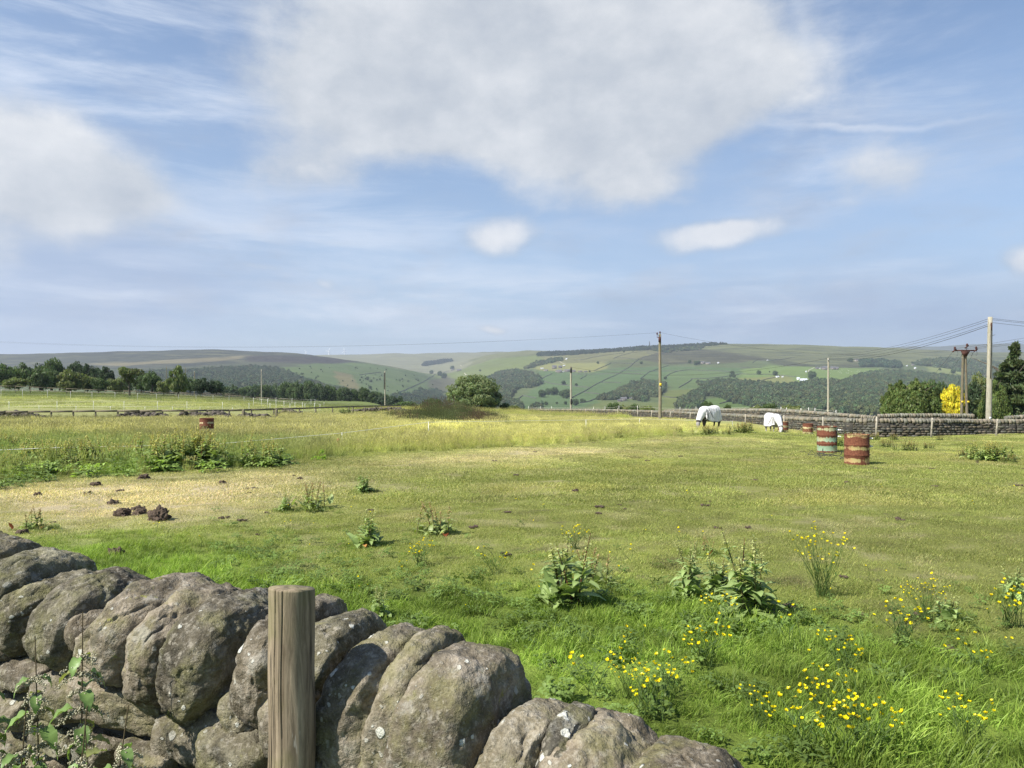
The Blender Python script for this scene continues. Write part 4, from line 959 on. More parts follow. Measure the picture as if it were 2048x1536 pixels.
    for i, (px, row, s, pr, lb) in enumerate(mid):
        r2 = row if px < 1500 else min(row, 925); Y = nearY(r2) if r2 > 862 else 40.0
        if px > 1600 and r2 < 885: Y = 41.0 - (0 if px < 1700 else 3.0)
        X = (px-CX)/F*Y; k = s*.80*(1.0 if px < 600 else 1.0)
        place_plant(pr, 'weed_clump', X, Y, (k*1.35, k*1.35, k), i*2.3, lb.replace("horses' gap", 'gap between the horses'), 'weeds', 'weed clumps in the field')
put_docks()
def put_skirts():      # rougher grass round the foot of every dock and weed clump
    Ps = [(o.location.x, o.location.y, o.scale[0]) for o in COL.objects if o.name.startswith(('dock_plant', 'weed_clump'))]
    X = np.concatenate([p[0]+RNG.normal(0, .16*max(p[2], .6)*(1 if p[1] < 14 else 2.2), 26) for p in Ps]); Y = np.concatenate([p[1]+RNG.normal(0, .14*max(p[2], .6)*(1 if p[1] < 14 else 2.2), 26) for p in Ps])
    col, lng, lush, st = gcolour(X, Y); c = col*.55+np.array([[.15, .235, .05]])*.5
    scatter('meadow_grass', V3(X, Y), RNG.random(len(X))*6.28, RNG.uniform(.35, .8, len(X)), c*RNG.uniform(.8, 1.2, (len(X), 1)), lushc, 6, tilt=RNG.normal(0, .15, (len(X), 2)))
    X, Y = fan_points(8, 20, 5); px, row, lng, lush, st, jit, jl = zones(X, Y); B = np.interp(px, _bx, _by)
    k = (px < 640) & (row > B-75) & (row < B+6) & (fbm(X/1.5, Y/1.5, 77, 2) > -.15); X, Y = X[k], Y[k]
    scatter('rank_herbs', V3(X, Y), RNG.random(len(X))*6.28, RNG.uniform(1.3, 2.9, len(X)), np.array([[.20, .28, .075]])*RNG.uniform(.65, 1.3, (len(X), 1)), herbs, 4, tilt=RNG.normal(0, .25, (len(X), 2)))
# rank rushes on the mound in the middle distance
def put_rush():
    n = 1800; px = RNG.uniform(765, 1015, n); Y = RNG.uniform(44, 66, n); X = (px-CX)/F*Y
    e = ((px-888)/(122))**2+((Y-56)/10)**2; k = e < 1+0.25*fbm(X, Y, 0, 2); X, Y, e = X[k], Y[k], e[k]
    rg = np.random.default_rng(4); rush = variants('rush_source', [tuft(90, .22, (.35, .8), (.010, .018), (.05, .5), 3, rg, dry=.15, heads=35) for _ in range(4)])
    g = 0.35+0.65*np.clip(1.1-e, 0, 1)[:, None]
    c = np.where((fbm(X/2, Y/2, 4, 2) > 0.1)[:, None], np.array([[.12, .095, .05]]), np.array([[.10, .13, .045]]))*RNG.uniform(.8, 1.25, (len(X), 1))
    sc_ = np.repeat(RNG.uniform(.5, 1.25, (len(X), 1))*(1+.5*fbm(X, Y, 8, 2))[:, None], 3, 1); sc_[:, 2] *= g[:, 0]*1.1
    scatter('rushes', V3(X, Y), RNG.random(len(X))*6.28, sc_, c, rush, 4)
    # dark scrubby growth below the rail fence on the left, and grey-brown seeding grass
    n = 900; px = RNG.uniform(-120, 235, n); Y = RNG.uniform(40, 56, n); X = (px-CX)/F*Y; k = fbm(X/3, Y/3, 5, 2) > -.1; X, Y = X[k], Y[k]
    scatter('rushes', V3(X, Y), RNG.random(len(X))*6.28, RNG.uniform(.3, .7, len(X)), np.tile([.23, .24, .10], (len(X), 1))*RNG.uniform(.7, 1.3, (len(X), 1)), rush, 4)
put_rush()
# low creeping plants among the meadow grass
def clover(rg):
    mb = MB()
    for i in range(26):
        r = .13*math.sqrt(rg.random()); a = rg.random()*6.28; b = np.array([r*math.cos(a), r*math.sin(a), rg.uniform(.03, .10)])
        for k in range(3):
            V, f, c = leaf(rg.uniform(.022, .04), rg.uniform(.018, .03), b, a+k*2.1+rg.random()*.5, rg.uniform(-.2, .5), .6, 3, .04, .2, (1, 1, 1), rg); mb.add(V, f, col=c)
    return mb.mesh('creeping_leaves', M['blade'])
herbs = (lambda rg: variants('creeper_source', [clover(rg) for _ in range(4)]))(np.random.default_rng(14))
def put_creepers():
    cc = herbs
    X, Y = fan_points(1.8, 11, 40); col, lng, lush, st = gcolour(X, Y); pat = fbm(X*.9, Y*.9, 15, 3); px = CX+F*X/Y
    row = 808+2190/Y; L = np.interp(px, _lx, _ly)
    near = np.exp(-((row-L-25)/60)**2); k = RNG.random(len(X)) < np.clip(near*.75+lush*.5*(pat > .05), 0, 1)*(px > 420)
    wd = np.array([X, Y]).T@WNR[:2]-np.array([0, 1.5])@WNR[:2]; k &= wd > 0.32
    X, Y, st_ = X[k], Y[k], lush[k]
    scatter('creeping_plants', V3(X, Y, .02), RNG.random(len(X))*6.28, RNG.uniform(.4, .8, len(X))*(0.6+.4*st_), np.tile([.125, .185, .045], (len(X), 1))*RNG.uniform(.8, 1.3, (len(X), 1)), cc, 4, tilt=RNG.normal(0, .2, (len(X), 2)))
put_creepers(); put_skirts()
# buttercups
def cup(mb, p, s, rg, up=None):
    n = 5; az0 = rg.random()*6.28; tl = rg.uniform(0, .9); ta = rg.random()*6.28; Rm = rotm(tl*math.cos(ta), tl*math.sin(ta), 0)
    for k in range(n):
        a = az0+k*2*math.pi/n; V, f, c = leaf(s, s*.95, (0, 0, 0), a, rg.uniform(.35, .7), -.35, 3, 0, .25, (.80, .60, .008), rg); mb.add(V@Rm.T+p, f, col=np.clip(c*np.array([1, 1, 1]), 0, .85))
    V, f = cube_grid(2, 2.0); mb.add(V*s*.28@Rm.T+p+Rm@np.array([0, 0, s*.18]), f, col=(.62, .50, .02))
def buttercup(rg, n, spread, h):
    fl = MB(); st = MB()
    for i in range(n):
        r = spread*math.sqrt(rg.random()); a = rg.random()*6.28; hh = h*rg.uniform(.6, 1.05); tip = np.array([r*math.cos(a), r*math.sin(a), hh]); t = np.linspace(0, 1, 6)[:, None]
        b = np.array([rg.normal()*.025, rg.normal()*.025, 0]); P = b*(1-t)+tip*t+np.array([0, 0, .0])+np.sin(t*math.pi)*np.array([rg.normal()*.02, rg.normal()*.02, .02])
        st.tube(P, np.linspace(.0018, .0010, 6), 4, False, col=(.10, .16, .04)); cup(fl, tip, rg.uniform(.0098, .014), rg)
        if rg.random() < .5:
            L = rg.uniform(.03, .05); q = P[2]; V, f, c = leaf(L, .010, q, rg.random()*6.28, .9, .4, 3, 0, .1, (.09, .15, .035), rg); st.add(V, f, col=c)
    return fl, st
def bcparts(a):
    fl, st = a; out = [('stems', st, LP)]; k = 0
    while k < len(fl.v):          # five petals and the middle make one flower
        mb = MB()
        for j in range(k, k+6):
            n0 = sum(len(v) for v in fl.v[:j]); mb.add(fl.v[j], fl.f[j][0]-n0, col=fl.c[j][1])
        out.append(('flower', mb, M['petal'])); k += 6
    return out
bc = plant_set('buttercup', 6, lambda rg: bcparts(buttercup(rg, [14, 10, 18, 8, 22, 5][int(rg.integers(6))], .13, .20)))
bctall = plant_set('buttercuptall', 2, lambda rg: bcparts(buttercup(rg, 46, .24, .42)))
def put_buttercups():
    L = [(1645,1190,bctall[0],1.0,'tall bushy buttercup with dozens of flowers standing alone at the turf edge'),
     (1595,1300,bc[0],1.2,'buttercup cluster right of the tallest dock'),(1850,1240,bctall[1],.6,'loose buttercup spray below the tall bushy one, to its right'),(1805,1290,bc[1],1.1,'buttercup plant in the dark leaves at the right'),
     (1255,1400,bctall[1],.42,'densest bright buttercup cluster, just beyond the coping stones'),(1300,1440,bc[2],1.0,'buttercups at the front of the densest cluster'),(1190,1395,bc[3],1.0,'buttercups left of the densest cluster, near the wall'),(1270,1335,bc[4],.9,'buttercups at the back of the densest cluster'),(1340,1400,bc[1],.9,'buttercups on the right flank of the densest cluster'),
     (1410,1335,bc[5],1.0,'short buttercup plant between the two bright clusters'),(1655,1400,bc[0],.9,'buttercup plant at the top of the right-hand cluster'),(1650,1450,bc[2],1.0,'full buttercup plant in the right-hand cluster'),(1715,1460,bc[4],1.0,'buttercup plant at the right side of the right-hand cluster'),
     (1610,1510,bc[1],1.0,'buttercup plant at the foot of the right-hand cluster'),(1690,1525,bc[3],1.0,'lowest buttercups of the right-hand cluster'),(1515,1460,bc[5],.7,'single large buttercup between the two bright clusters'),
     (1740,1520,bc[5],1.0,'buttercups near the bottom edge, right of centre'),(1955,1350,bc[3],.9,'buttercups by the dark earth mound'),(1930,1480,bc[1],.8,'buttercup plant near the bottom right corner'),(2020,1250,bc[5],1.2,'buttercups at the right edge of the turf'),
     (1680,1350,bc[5],.9,'pair of buttercups above the right-hand cluster'),(1440,1255,bc[5],.9,'buttercups between the docks'),(1150,1100,bc[1],1.0,'far buttercup patch behind the big leafy dock'),(985,1150,bc[3],1.0,'buttercups scattered left of the big leafy dock'),(840,1130,bc[5],1.0,'few buttercups in the turf beyond the post')]
    for i, (px, row, pr, s, lb) in enumerate(L):
        Y = nearY(row); X = (px-CX)/F*Y; place_plant(pr, 'buttercup_plant', X, Y, s*1.12, i*1.3, lb, 'flower', 'buttercup plants')
    # the many single flowers sprinkled through the grass
    rg = np.random.default_rng(77); src = []
    for i in range(5):
        a, b = buttercup(rg, 1+i % 2, .03, .12); mb = MB()
        a.f += [(f+a.n, m_) for f, m_ in b.f]; a.v += b.v; a.c += [(n0+a.n, c) for n0, c in b.c]; a.n += b.n; src.append(a.mesh('buttercup', M['petal']))
    coll = variants('single_buttercup_source', src)
    X, Y = fan_points(2.2, 12.5, 10.0); px = CX+F*X/Y; row = 808+2190/Y; Lr = np.interp(px, _lx, _ly); pat = fbm(X*.8, Y*.8, 25, 2)
    dens = np.exp(-((row-Lr)/70)**2)*.75*(px > 560)+sstep(px, 1050, 1700)*(row > Lr)*.55+.05
    k = RNG.random(len(X)) < dens*(.55+.9*pat); wd = np.array([X, Y]).T@WNR[:2]-np.array([0, 1.5])@WNR[:2]; k &= wd > 0.4; X, Y = X[k], Y[k]
    scatter('buttercups', V3(X, Y, .015), RNG.random(len(X))*6.28, RNG.uniform(.7, 1.3, len(X)), np.ones((len(X), 3)), coll, 5)
put_buttercups()
# nettles on the road side
def nettle(rg, h, seedy=1.0):
    lv = MB(); st = MB(); sd_ = MB(); t = np.linspace(0, 1, 9); az = rg.random()*6.28
    P = np.stack([math.cos(az)*.07*h*t**2, math.sin(az)*.07*h*t**2, h*t], 1); st.tube(P, np.linspace(.0035, .0012, 9), 6, False, col=(.13, .10, .06))
    for i in range(int(h/.042)):
        tt = .12+.84*i/(h/.042); p = np.array([np.interp(tt, t, P[:, k]) for k in range(3)])
        for k in range(2):
            a = az+i*math.pi/2+k*math.pi+rg.normal()*.25; L = (.078*(1-tt)**.35+.012)*rg.uniform(.7, 1.1)
            q = p+np.array([math.cos(a), math.sin(a), .3])*L*.3; st.tube(np.array([p, q]), .0009, 4, False, col=(.12, .13, .05))
            V, f, c = leaf(L, L*.55, q, a, rg.uniform(-.7, .2), rg.uniform(.6, 1.4), 9, .12, .45, (.15, .23, .07) if rg.random() > .25 else (.24, .26, .09), rg); lv.add(V, f, col=c)
            for m_ in range(int(2*seedy*(tt > .35))+ (1 if rg.random() < .5 else 0)):
                aa = a+rg.normal()*.7; ln = rg.uniform(.02, .05); tq = np.linspace(0, 1, 5)
                Q = p+np.stack([np.cos(aa)*ln*tq, np.sin(aa)*ln*tq, -.5*ln*tq**2+.1*ln*tq], 1)
                for j in range(34):
                    w = rg.random(); c0 = np.array([np.interp(w, tq, Q[:, kk]) for kk in range(3)])+rg.normal(size=3)*.0025
                    Vv, ff = cube_grid(1, 2.0); sd_.add(Vv*rg.uniform(.0013, .0027)+c0, ff, col=np.array([.50, .47, .34])*rg.uniform(.7, 1.2))
    return [('foliage', lv, LP), ('stem', st, LP), ('seeds', sd_, LP)]
NETT = [(160,1245,.62,.0,'tallest nettle, its pale seed tassels rising against the coping stones'),(88,1290,.55,.02,'nettle with drooping seed heads, left of the tallest one'),(28,1262,.60,-.01,'nettle at the left edge with pale tassels on top'),
 (60,1420,.42,.08,'leafy nettle half hidden low at the left'),(118,1400,.45,.1,'short broad-leaved nettle between the two seeding ones'),(175,1420,.42,.06,'low nettle against the lower wall stones'),(10,1400,.45,.12,'nettle cut by the lower left corner'),(210,1470,.32,.05,'small nettle at the right end of the nettle patch'),(60,1500,.3,.16,'lowest nettle in the bottom left corner')]
for i, (px, row, h, off, lb) in enumerate(NETT):
    u = (px-CX)/F; Y = (1.5-.42-off)/(1+.5*u); X = u*Y; zt = rowtoz(row, Y); rg = np.random.default_rng(60+i); h = min(1.15, zt+.05)
    place_plant([(pn, mb.mesh(pn, mt)) for pn, mb, mt in nettle(rg, h, 1.5)], 'nettle', X, Y, 1.0, 0, lb, 'nettle', 'nettles along the near wall', z=zt-h)
# molehills and clods
def clod(w, h, seed):
    V, Fc = cube_grid(16, 2.2); w *= .66; h *= .8; V = V*np.array([w, w*.8, h]); s = seed*2.3
    d = fbm(V[:,0]*9/w*.3+s, V[:,1]*9/w*.3, V[:,2]*9/w*.3, 3)*.34*w+fbm(V[:,0]*28/w*.3+s, V[:,1]*28/w*.3, V[:,2]*28/w*.3, 3)*.20*w
    N = V/np.linalg.norm(V, axis=1, keepdims=True); return V+N*d[:, None], Fc
CL = [(318,1042,.19,.13,'biggest dark lump of dug earth at the right of the molehill group'),(280,1030,.12,.07,'middle lump of the molehill group'),(245,1030,.14,.09,'left lump of the molehill group'),(275,1018,.14,.05,'flat spread of earth behind the molehill group'),
 (190,975,.15,.07,'dark molehill left in the straw-coloured patch'),(288,960,.16,.08,'farthest dark molehill in the straw-coloured patch'),(175,990,.12,.03,'thin scrape of soil in front of the left molehill'),(445,970,.11,.05,'small molehill at the right of the straw-coloured patch'),
 (240,985,.08,.03,'tiny clod among the molehills of the straw patch'),(75,995,.08,.04,'clod near the left edge of the straw patch'),(225,1006,.14,.03,'flat scrape of soil just behind the molehill group'),(500,978,.22,.02,'long bare scrape of red-brown soil'),
 (232,1115,.10,.08,'crumbly molehill beside the lush grass close to the wall'),(1105,1330,.035,.03,'pale clump of dry earth in the lush grass right of the wall'),(1895,1305,.095,.035,'broad low mound of dark dry earth among buttercups'),(1695,965,.09,.03,'small dark clod below the rust-red drum'),(1150,985,.08,.025,'small dark clod in the middle of the grazed turf'),(1800,1042,.08,.02,'dark clod in the right part of the grazed turf'),(45,1070,.1,.04,'dark clod beside the ragged dock at the left'),(1340,1275,.03,.025,'little dark clod in the grass between the docks and the bright buttercups'),(600,960,.09,.03,'clod at the right tip of the straw patch')]
for i, (px, row, w, h, lb) in enumerate(CL):
    Y = nearY(row); X = (px-CX)/F*Y; V, Fc = clod(w, h*1.25, i+1); o = MB().add(V, Fc).build('molehill', M['soil'], label=lb, cat='molehill', group='molehills and clods in the field'); o.location = (X, Y, float(H(X, Y))+h*.15)

# crumbs of soil and old dung trodden into the turf
rg = np.random.default_rng(33); src = []
for i in range(5):
    mb = MB()
    for k in range(7): V, Fc = cube_grid(3, 2.4); mb.add(V*rg.uniform(.012, .035)*np.array([1.3, 1, .6])+rg.normal(size=V.shape)*.004+np.array([rg.normal()*.045, rg.normal()*.045, .008]), Fc)
    src.append(mb.mesh('crumbs', M['soil'], False))
crc = variants('crumb_source', src); X, Y = fan_points(4.5, 42, .40); col, lng, lush, st = gcolour(X, Y); k = (lng < .4) & (lush < .5) & (RNG.random(len(X)) < .25+.9*(fbm(X/2.5, Y/2.5, 66, 2) > .15)); X, Y = X[k], Y[k]
scatter('soil_crumbs', V3(X, Y, .012), RNG.random(len(X))*6.28, RNG.uniform(.3, .85, len(X)), np.ones((len(X), 3)), crc, 5)

# ------------------------------------------------------------------ drums
def drum(mname, px, row, Y, h, label, fit=False, rz=0.0):
    X = (px-CX)/F*Y; z = float(H(X, Y)); r = .292
    o = empty('oil_drum', (X, Y, z), rz, label, 'drum', 'rusty oil drums in the field')
    pr = [(r*.2, .02), (r*.93, .02), (r*.99, .0), (r*1.012, .008), (r, .022)]; hs = h/3.0
    for k in (1, 2):
        zc = k*.30 if h > .8 else k*hs
        pr += [(r, zc-.020), (r*1.018, zc-.010), (r*1.034, zc), (r*1.018, zc+.010), (r, zc+.020)]
    pr += [(r, h-.04), (r*.998, h-.014), (r*1.018, h-.008), (r*1.018, h+.004), (r*.985, h+.003), (r*.97, h-.018)]
    bdy = MB().lathe(pr, 64).build('shell', M[mname], o)
    top = MB(); V = [(r*.97, h-.018), (r*.5, h-.020+0.004), (.001, h-.020)]; top.lathe(V, 48); top.build('lid', M[mname], o)
    if fit:
        for k, zz in enumerate((h-.10, h-.30)):
            a = .0 if fit == 1 else -.62; rr = r*1.0; c, s = math.cos(a), math.sin(a); P = lambda d: np.array([c*(rr+d), s*(rr+d), zz])
            ins = MB().tube([P(-.005), P(.02)], [.026, .026], 10).tube([P(.02), P(.09)], [.012, .012], 8).tube([P(.045), P(.062)], [.032, .032], 10).tube([P(.088), P(.115)], [.017, .014], 8)
            ins.build('insulator', M['white'], o)
        a = (.0 if fit == 1 else -.62); rr = r*1.02
        st = MB(); st.box((math.cos(a-.12)*rr, math.sin(a-.12)*rr, h-.33), (.012, .035, .40), rz=a-.12); st.build('strap', M['black'], o)
    return o
drum('drum_a', 1713.5, 927, 18.6, .76, 'nearest drum, rust red with faded yellow bands and two white insulators on its right side', 1)
drum('drum_b', 1654, 904, 22.9, .80, 'second drum, with mint green paint left on its rust and two white insulators', 2)
drum('drum_c', 1616, 864, 43.0, .66, 'small dark drum standing against the field wall', rz=1.0)
drum('drum_c', 1566.5, 862, 44.5, .70, 'drum half hidden behind the small rugged pony', rz=2.0)
drum('drum_c', 413.5, 858, 32.0, .92, 'lone rust and cream drum in the uncut grass on the left', rz=.6)

# ------------------------------------------------------------------ horses
def skin_body(name, chains, mt, parent, sub=2):
    V = []; E = []; Rd = []
    for ch in chains:
        prev = ch.get('from')
        for p, r in ch['pts']:
            V.append(p); Rd.append(r if isinstance(r, tuple) else (r, r)); i = len(V)-1
            if prev is not None: E.append((prev, i))
            prev = i
        ch['last'] = prev
    me = bpy.data.meshes.new(name); me.from_pydata(V, E, []); me.materials.append(mt)
    o = bpy.data.objects.new(name, me); link(o); o.parent = parent
    s = o.modifiers.new('skin', 'SKIN')
    for i, r in enumerate(Rd): me.skin_vertices[0].data[i].radius = r; me.skin_vertices[0].data[i].use_root = (i == 0)
    s.branch_smoothing = .6; s.use_smooth_shade = True; s.branch_smoothing = .6
    ss = o.modifiers.new('sub', 'SUBSURF'); ss.levels = sub; ss.render_levels = sub; return o
def horse(px, Y, size, rz, coat, label, muzzle='white', turn=0.0):
    X = (px-CX)/F*Y; o = empty('horse', (X, Y, float(H(X, Y))), rz, label, 'horse'); o.scale = (size, size*1.15, size)
    body = [((-.52, 0, 1.16), (.27, .27)), ((-.22, 0, 1.08), (.29, .30)), ((.12, 0, 1.06), (.29, .30)), ((.42, 0, 1.10), (.24, .29)), ((.68, turn*.05, .98), (.13, .22)), ((.92, turn*.15, .74), (.10, .16)), ((1.10, turn*.25, .50), (.095, .12)), ((1.15, turn*.30, .36), (.085, .115)), ((1.13, turn*.32, .20), (.06, .075)), ((1.10, turn*.33, .09), (.055, .055))]
    ch = [{'pts': body}]
    for s in (-1, 1):
        ch.append({'from': 0, 'pts': [((-.60, s*.13, .98), (.13, .19)), ((-.50, s*.16, .76), (.085, .13)), ((-.72, s*.16, .47), (.065, .085)), ((-.68, s*.16, .28), (.045, .05)), ((-.67, s*.16, .13), (.045, .045)), ((-.62, s*.16, .035), (.055, .06))]})
        d = .10*s
        ch.append({'from': 3, 'pts': [((.44, s*.13, .88), (.10, .14)), ((.42+d*.4, s*.14, .70), (.07, .09)), ((.44+d, s*.14, .42), (.058, .065)), ((.43+d*1.4, s*.14, .24), (.042, .045)), ((.44+d*1.6, s*.14, .13), (.040, .042)), ((.48+d*1.6, s*.14, .035), (.05, .055))]})
    skin_body('body', ch, coat, o)
    tl = MB(); t = np.linspace(0, 1, 8); rg = np.random.default_rng(2)
    for k in range(40): q = rg.normal(size=2)*.025; tl.tube(np.stack([-.80-.12*np.sin(t*1.6)+q[0]*t, q[1]*(.4+t)*1.3, 1.16-.85*t*rg.uniform(.8, 1)], 1), np.linspace(.008, .004, 8), 4, False)
    tl.build('tail', M['mane'], o)
    for s in (-1, 1):
        e = MB(); e.tube([(1.03, turn*.22+s*.06, .60), (1.00, turn*.22+s*.085, .68), (1.0, turn*.22+s*.09, .735)], [.03, .026, .004], 8); e.build('ear', coat, o)
    # rug: draped sheet over back and flanks, then round the neck
    rows_ = []; n = 29; th = np.linspace(-1, 1, n)
    st = [(-.86, 1.20, .15, .88), (-.82, 1.34, .24, .60), (-.66, 1.455, .305, .48), (-.40, 1.45, .325, .46), (-.10, 1.405, .335, .47), (.15, 1.40, .335, .48), (.34, 1.43, .325, .50), (.50, 1.41, .295, .62), (.60, 1.34, .255, .64)]
    st = np.array(st); xs = np.linspace(-.86, .60, 26); S = np.stack([np.interp(xs, st[:, 0], st[:, k]) for k in range(4)], 1)
    for j, (x, zt, w, zb) in enumerate(S):
        y = np.sign(th)*np.minimum(1, np.abs(th)*2.0)**.9*w; az_ = np.abs(th)
        arch = zt-(1-np.sqrt(np.clip(1-(np.minimum(az_*2, 1))**2.3, 0, 1)))*(.37)
        low = sstep(az_, .5, 1.0); z = arch*(1-low)+(zb)*low
        fold = (.018+.030*low)*np.sin(x*15+fbm(x*3, th*2, 3, 2)*4+th*2)+.016*fbm(x*5, th*4, 9, 2)
        y = y*(1+.04*low)+np.sign(th)*fold
        rows_.append(np.stack([np.full(n, x)+0.02*low*np.sin(th*9), y, z+.015*np.sin(x*12+th*3)*low], 1))
    rb = MB(); V = np.concatenate(rows_); m_ = len(rows_)
    f = np.array([(i*n+k, i*n+k+1, (i+1)*n+k+1, (i+1)*n+k) for i in range(m_-1) for k in range(n-1)]); rb.add(V, f)
    sh = rb.build('rug', M['rug'], o); md = sh.modifiers.new('thick', 'SOLIDIFY'); md.thickness = .012; md.offset = 1
    ed = MB()
    for k in (0, n-1): ed.tube([r_[k] for r_ in rows_], .016, 5)
    for jj in (24,): ed.tube(rows_[jj][2:-2]*np.array([1, 1.03, 1.0])+np.array([.03, 0, .012]), .009, 5, False)
    for k in (-1, 1):      # shoulder pleats and the belly straps
        ed.tube([(.46, k*.335, 1.30), (.34, k*.362, 1.05), (.20, k*.372, .86), (.05, k*.38, .66)], .015, 5, False)
        ed.tube([(.54, k*.31, 1.20), (.50, k*.34, .95), (.47, k*.345, .70)], .014, 5, False)
    ed.build('binding', M['trim'], sh)
    nk = MB(); P = [((.46, 0, 1.13), .285, .31), ((.62, turn*.04, 1.03), .225, .285), ((.78, turn*.09, .89), .185, .24), ((.92, turn*.15, .75), .160, .205), ((1.02, turn*.2, .62), .15, .175), ((1.08, turn*.24, .53), .145, .15)]
    nn = 24; a = np.linspace(0, 2*np.pi, nn, endpoint=False); VV = []
    for i, (c, ry, rz_) in enumerate(P):
        tg = np.array(P[min(i+1, 5)][0])-np.array(P[max(i-1, 0)][0]); tg = tg/np.linalg.norm(tg); sd_ = np.cross(tg, [0, 0, 1.0]); sd_ /= np.linalg.norm(sd_); upv = np.cross(sd_, tg)
        q = 1+.05*np.sin(a*5+i*1.7)+.035*np.sin(a*9+i)
        VV.append(np.array(c)+np.outer(np.cos(a)*ry*q, sd_)+np.outer(np.sin(a)*rz_*q*np.where(np.sin(a) < 0, 1.18, 1), upv))
    idx = np.arange(nn); nk.add(np.concatenate(VV), np.concatenate([np.stack([i*nn+idx, i*nn+(idx+1) % nn, (i+1)*nn+(idx+1) % nn, (i+1)*nn+idx], 1) for i in range(5)]))
    nko = nk.build('neck_cover', M['rug'], o); md = nko.modifiers.new('s', 'SUBSURF'); md.levels = 1; md.render_levels = 1
    if muzzle:
        hm = MB(); HP_ = [((1.10, turn*.26, .50), .12, .135), ((1.155, turn*.29, .38), .105, .135), ((1.15, turn*.31, .25), .085, .105), ((1.125, turn*.325, .15), .075, .085)]; VV = []
        for i, (c, ry, rz_) in enumerate(HP_):
            VV.append(np.array(c)+np.stack([np.sin(a)*rz_, np.cos(a)*ry, -np.sin(a)*.02], 1))
        hm.add(np.concatenate(VV), np.concatenate([np.stack([i*nn+idx, i*nn+(idx+1) % nn, (i+1)*nn+(idx+1) % nn, (i+1)*nn+idx], 1) for i in range(3)])); hm.build('fly_mask', M['rug'] if muzzle == 'white' else M['grey_coat'], o)
    return o
horse(1418, 44.5, .98, R(214), M['dark_coat'], 'large dark-legged horse grazing under a white rug, in front of the field wall', 'grey', turn=.5)
horse(1547, 43.3, .80, R(-78), M['grey_coat'], 'small pony with a white mask and rug, grazing beside the drums by the wall', 'white', turn=-.3)

# ------------------------------------------------------------------ poles and overhead lines
def pole(px, Y, toprow, w, name='telegraph_pole', label='', mt='pole_wood', zb=None, lean=0.0):
    X = (px-CX)/F*Y; z = float(H(X, Y)) if zb is None else zb; zt = rowtoz(toprow, Y)
    o = empty(name, (X, Y, z), 0, label, 'pole'); hh = zt-z; t = np.linspace(0, 1, 14)
    sh = MB().tube(np.stack([lean*hh*t+.01*np.sin(t*5), 0*t, hh*t-.15*(1-t)], 1), w*(1.12-.32*t), 16); sh.build('shaft', M[mt], o); return o, hh, zt, X
def insul(mb, p, s=1.0):
    mb.lathe([(.001, 0), (.045*s, 0), (.05*s, .03*s), (.03*s, .05*s), (.05*s, .065*s), (.045*s, .10*s), (.02*s, .12*s), (.001, .12*s)], 10, c=p)
o, hh, zt, X_ = pole(1320, 61, 668, .125, label='tall dark pole with a yellow plate, left of the large horse')
b = MB().tube([(0, -.14, hh-.30), (-.26, -.14, hh-.30), (-.26, -.14, hh-.05)], .025, 6).tube([(0.0, 0, hh-.1), (0.0, 0, hh+.05)], .02, 6).box((-.05, -.13, hh-.45), (.20, .08, .42)); b.build('bracket', M['rustiron'], o)
ib = MB(); insul(ib, (-.26, -.14, hh-.05), 1.4); ib.build('insulator', M['porcelain'], o); ib = MB(); insul(ib, (0, 0, hh+.05), 1.4); ib.build('insulator', M['porcelain'], o)
MB().box((0.02, -.145, (rowtoz(769, 61)-o.location.z)), (.17, .02, .22)).build('yellow_plate', M['yellow'], o); MB().box((0.02, -.142, (rowtoz(776, 61)-o.location.z)), (.10, .02, .10)).build('number_plate', M['steel'], o)
top1320 = (X_, 61, zt+.12); arm1320 = (X_-.26, 60.86, zt+.1)
o, hh, zt, X_ = pole(1142, 108, 736, .15, label='pole with dark fittings, right of the round tree', mt='pole_pale'); top1142 = (X_, 108, zt+.1)
MB().box((0, -.17, hh-.35), (.30, .12, .75), bevel=.02).build('transformer_box', M['black'], o); MB().box((.05, -.19, hh-4.9), (.32, .1, .85), bevel=.02).build('equipment_box', M['black'], o)
ib = MB(); insul(ib, (0, 0, hh), 1.6); ib.build('insulator', M['porcelain'], o)
o, hh, zt, X_ = pole(1656, 92, 716, .125, label='slender pale pole right behind the small pony and the wall', mt='pole_pale', lean=.008); top1656 = (X_+.04, 92, zt)
MB().box((0, -.14, hh-.25), (.10, .1, .3)).build('bracket', M['steel'], o)
o, hh, zt, X_ = pole(770, 150, 742, .12, label='thin pole left of the round tree, above the end of the rail fence', mt='pole_pale'); MB().box((-.15, -.1, hh-2.0), (.12, .1, 3.4)).build('cable_guard', M['black'], o)
for (px, Y, tr, w, lb) in [(523, 175, 739, .13, 'bare pole among the woods left of centre'), (389, 205, 742, .14, 'pole between the feathery tree and the dark round trees'), (333, 215, 733, .10, 'thin dark pole left of the feathery tree'), (371, 235, 735, .09, 'faint pole behind the top of the feathery tree'), (272, 190, 761, .10, 'short pole right of the flat-topped tree')]: pole(px, Y, tr, w, label=lb, mt='pole_wood' if px != 523 else 'pole_pale')
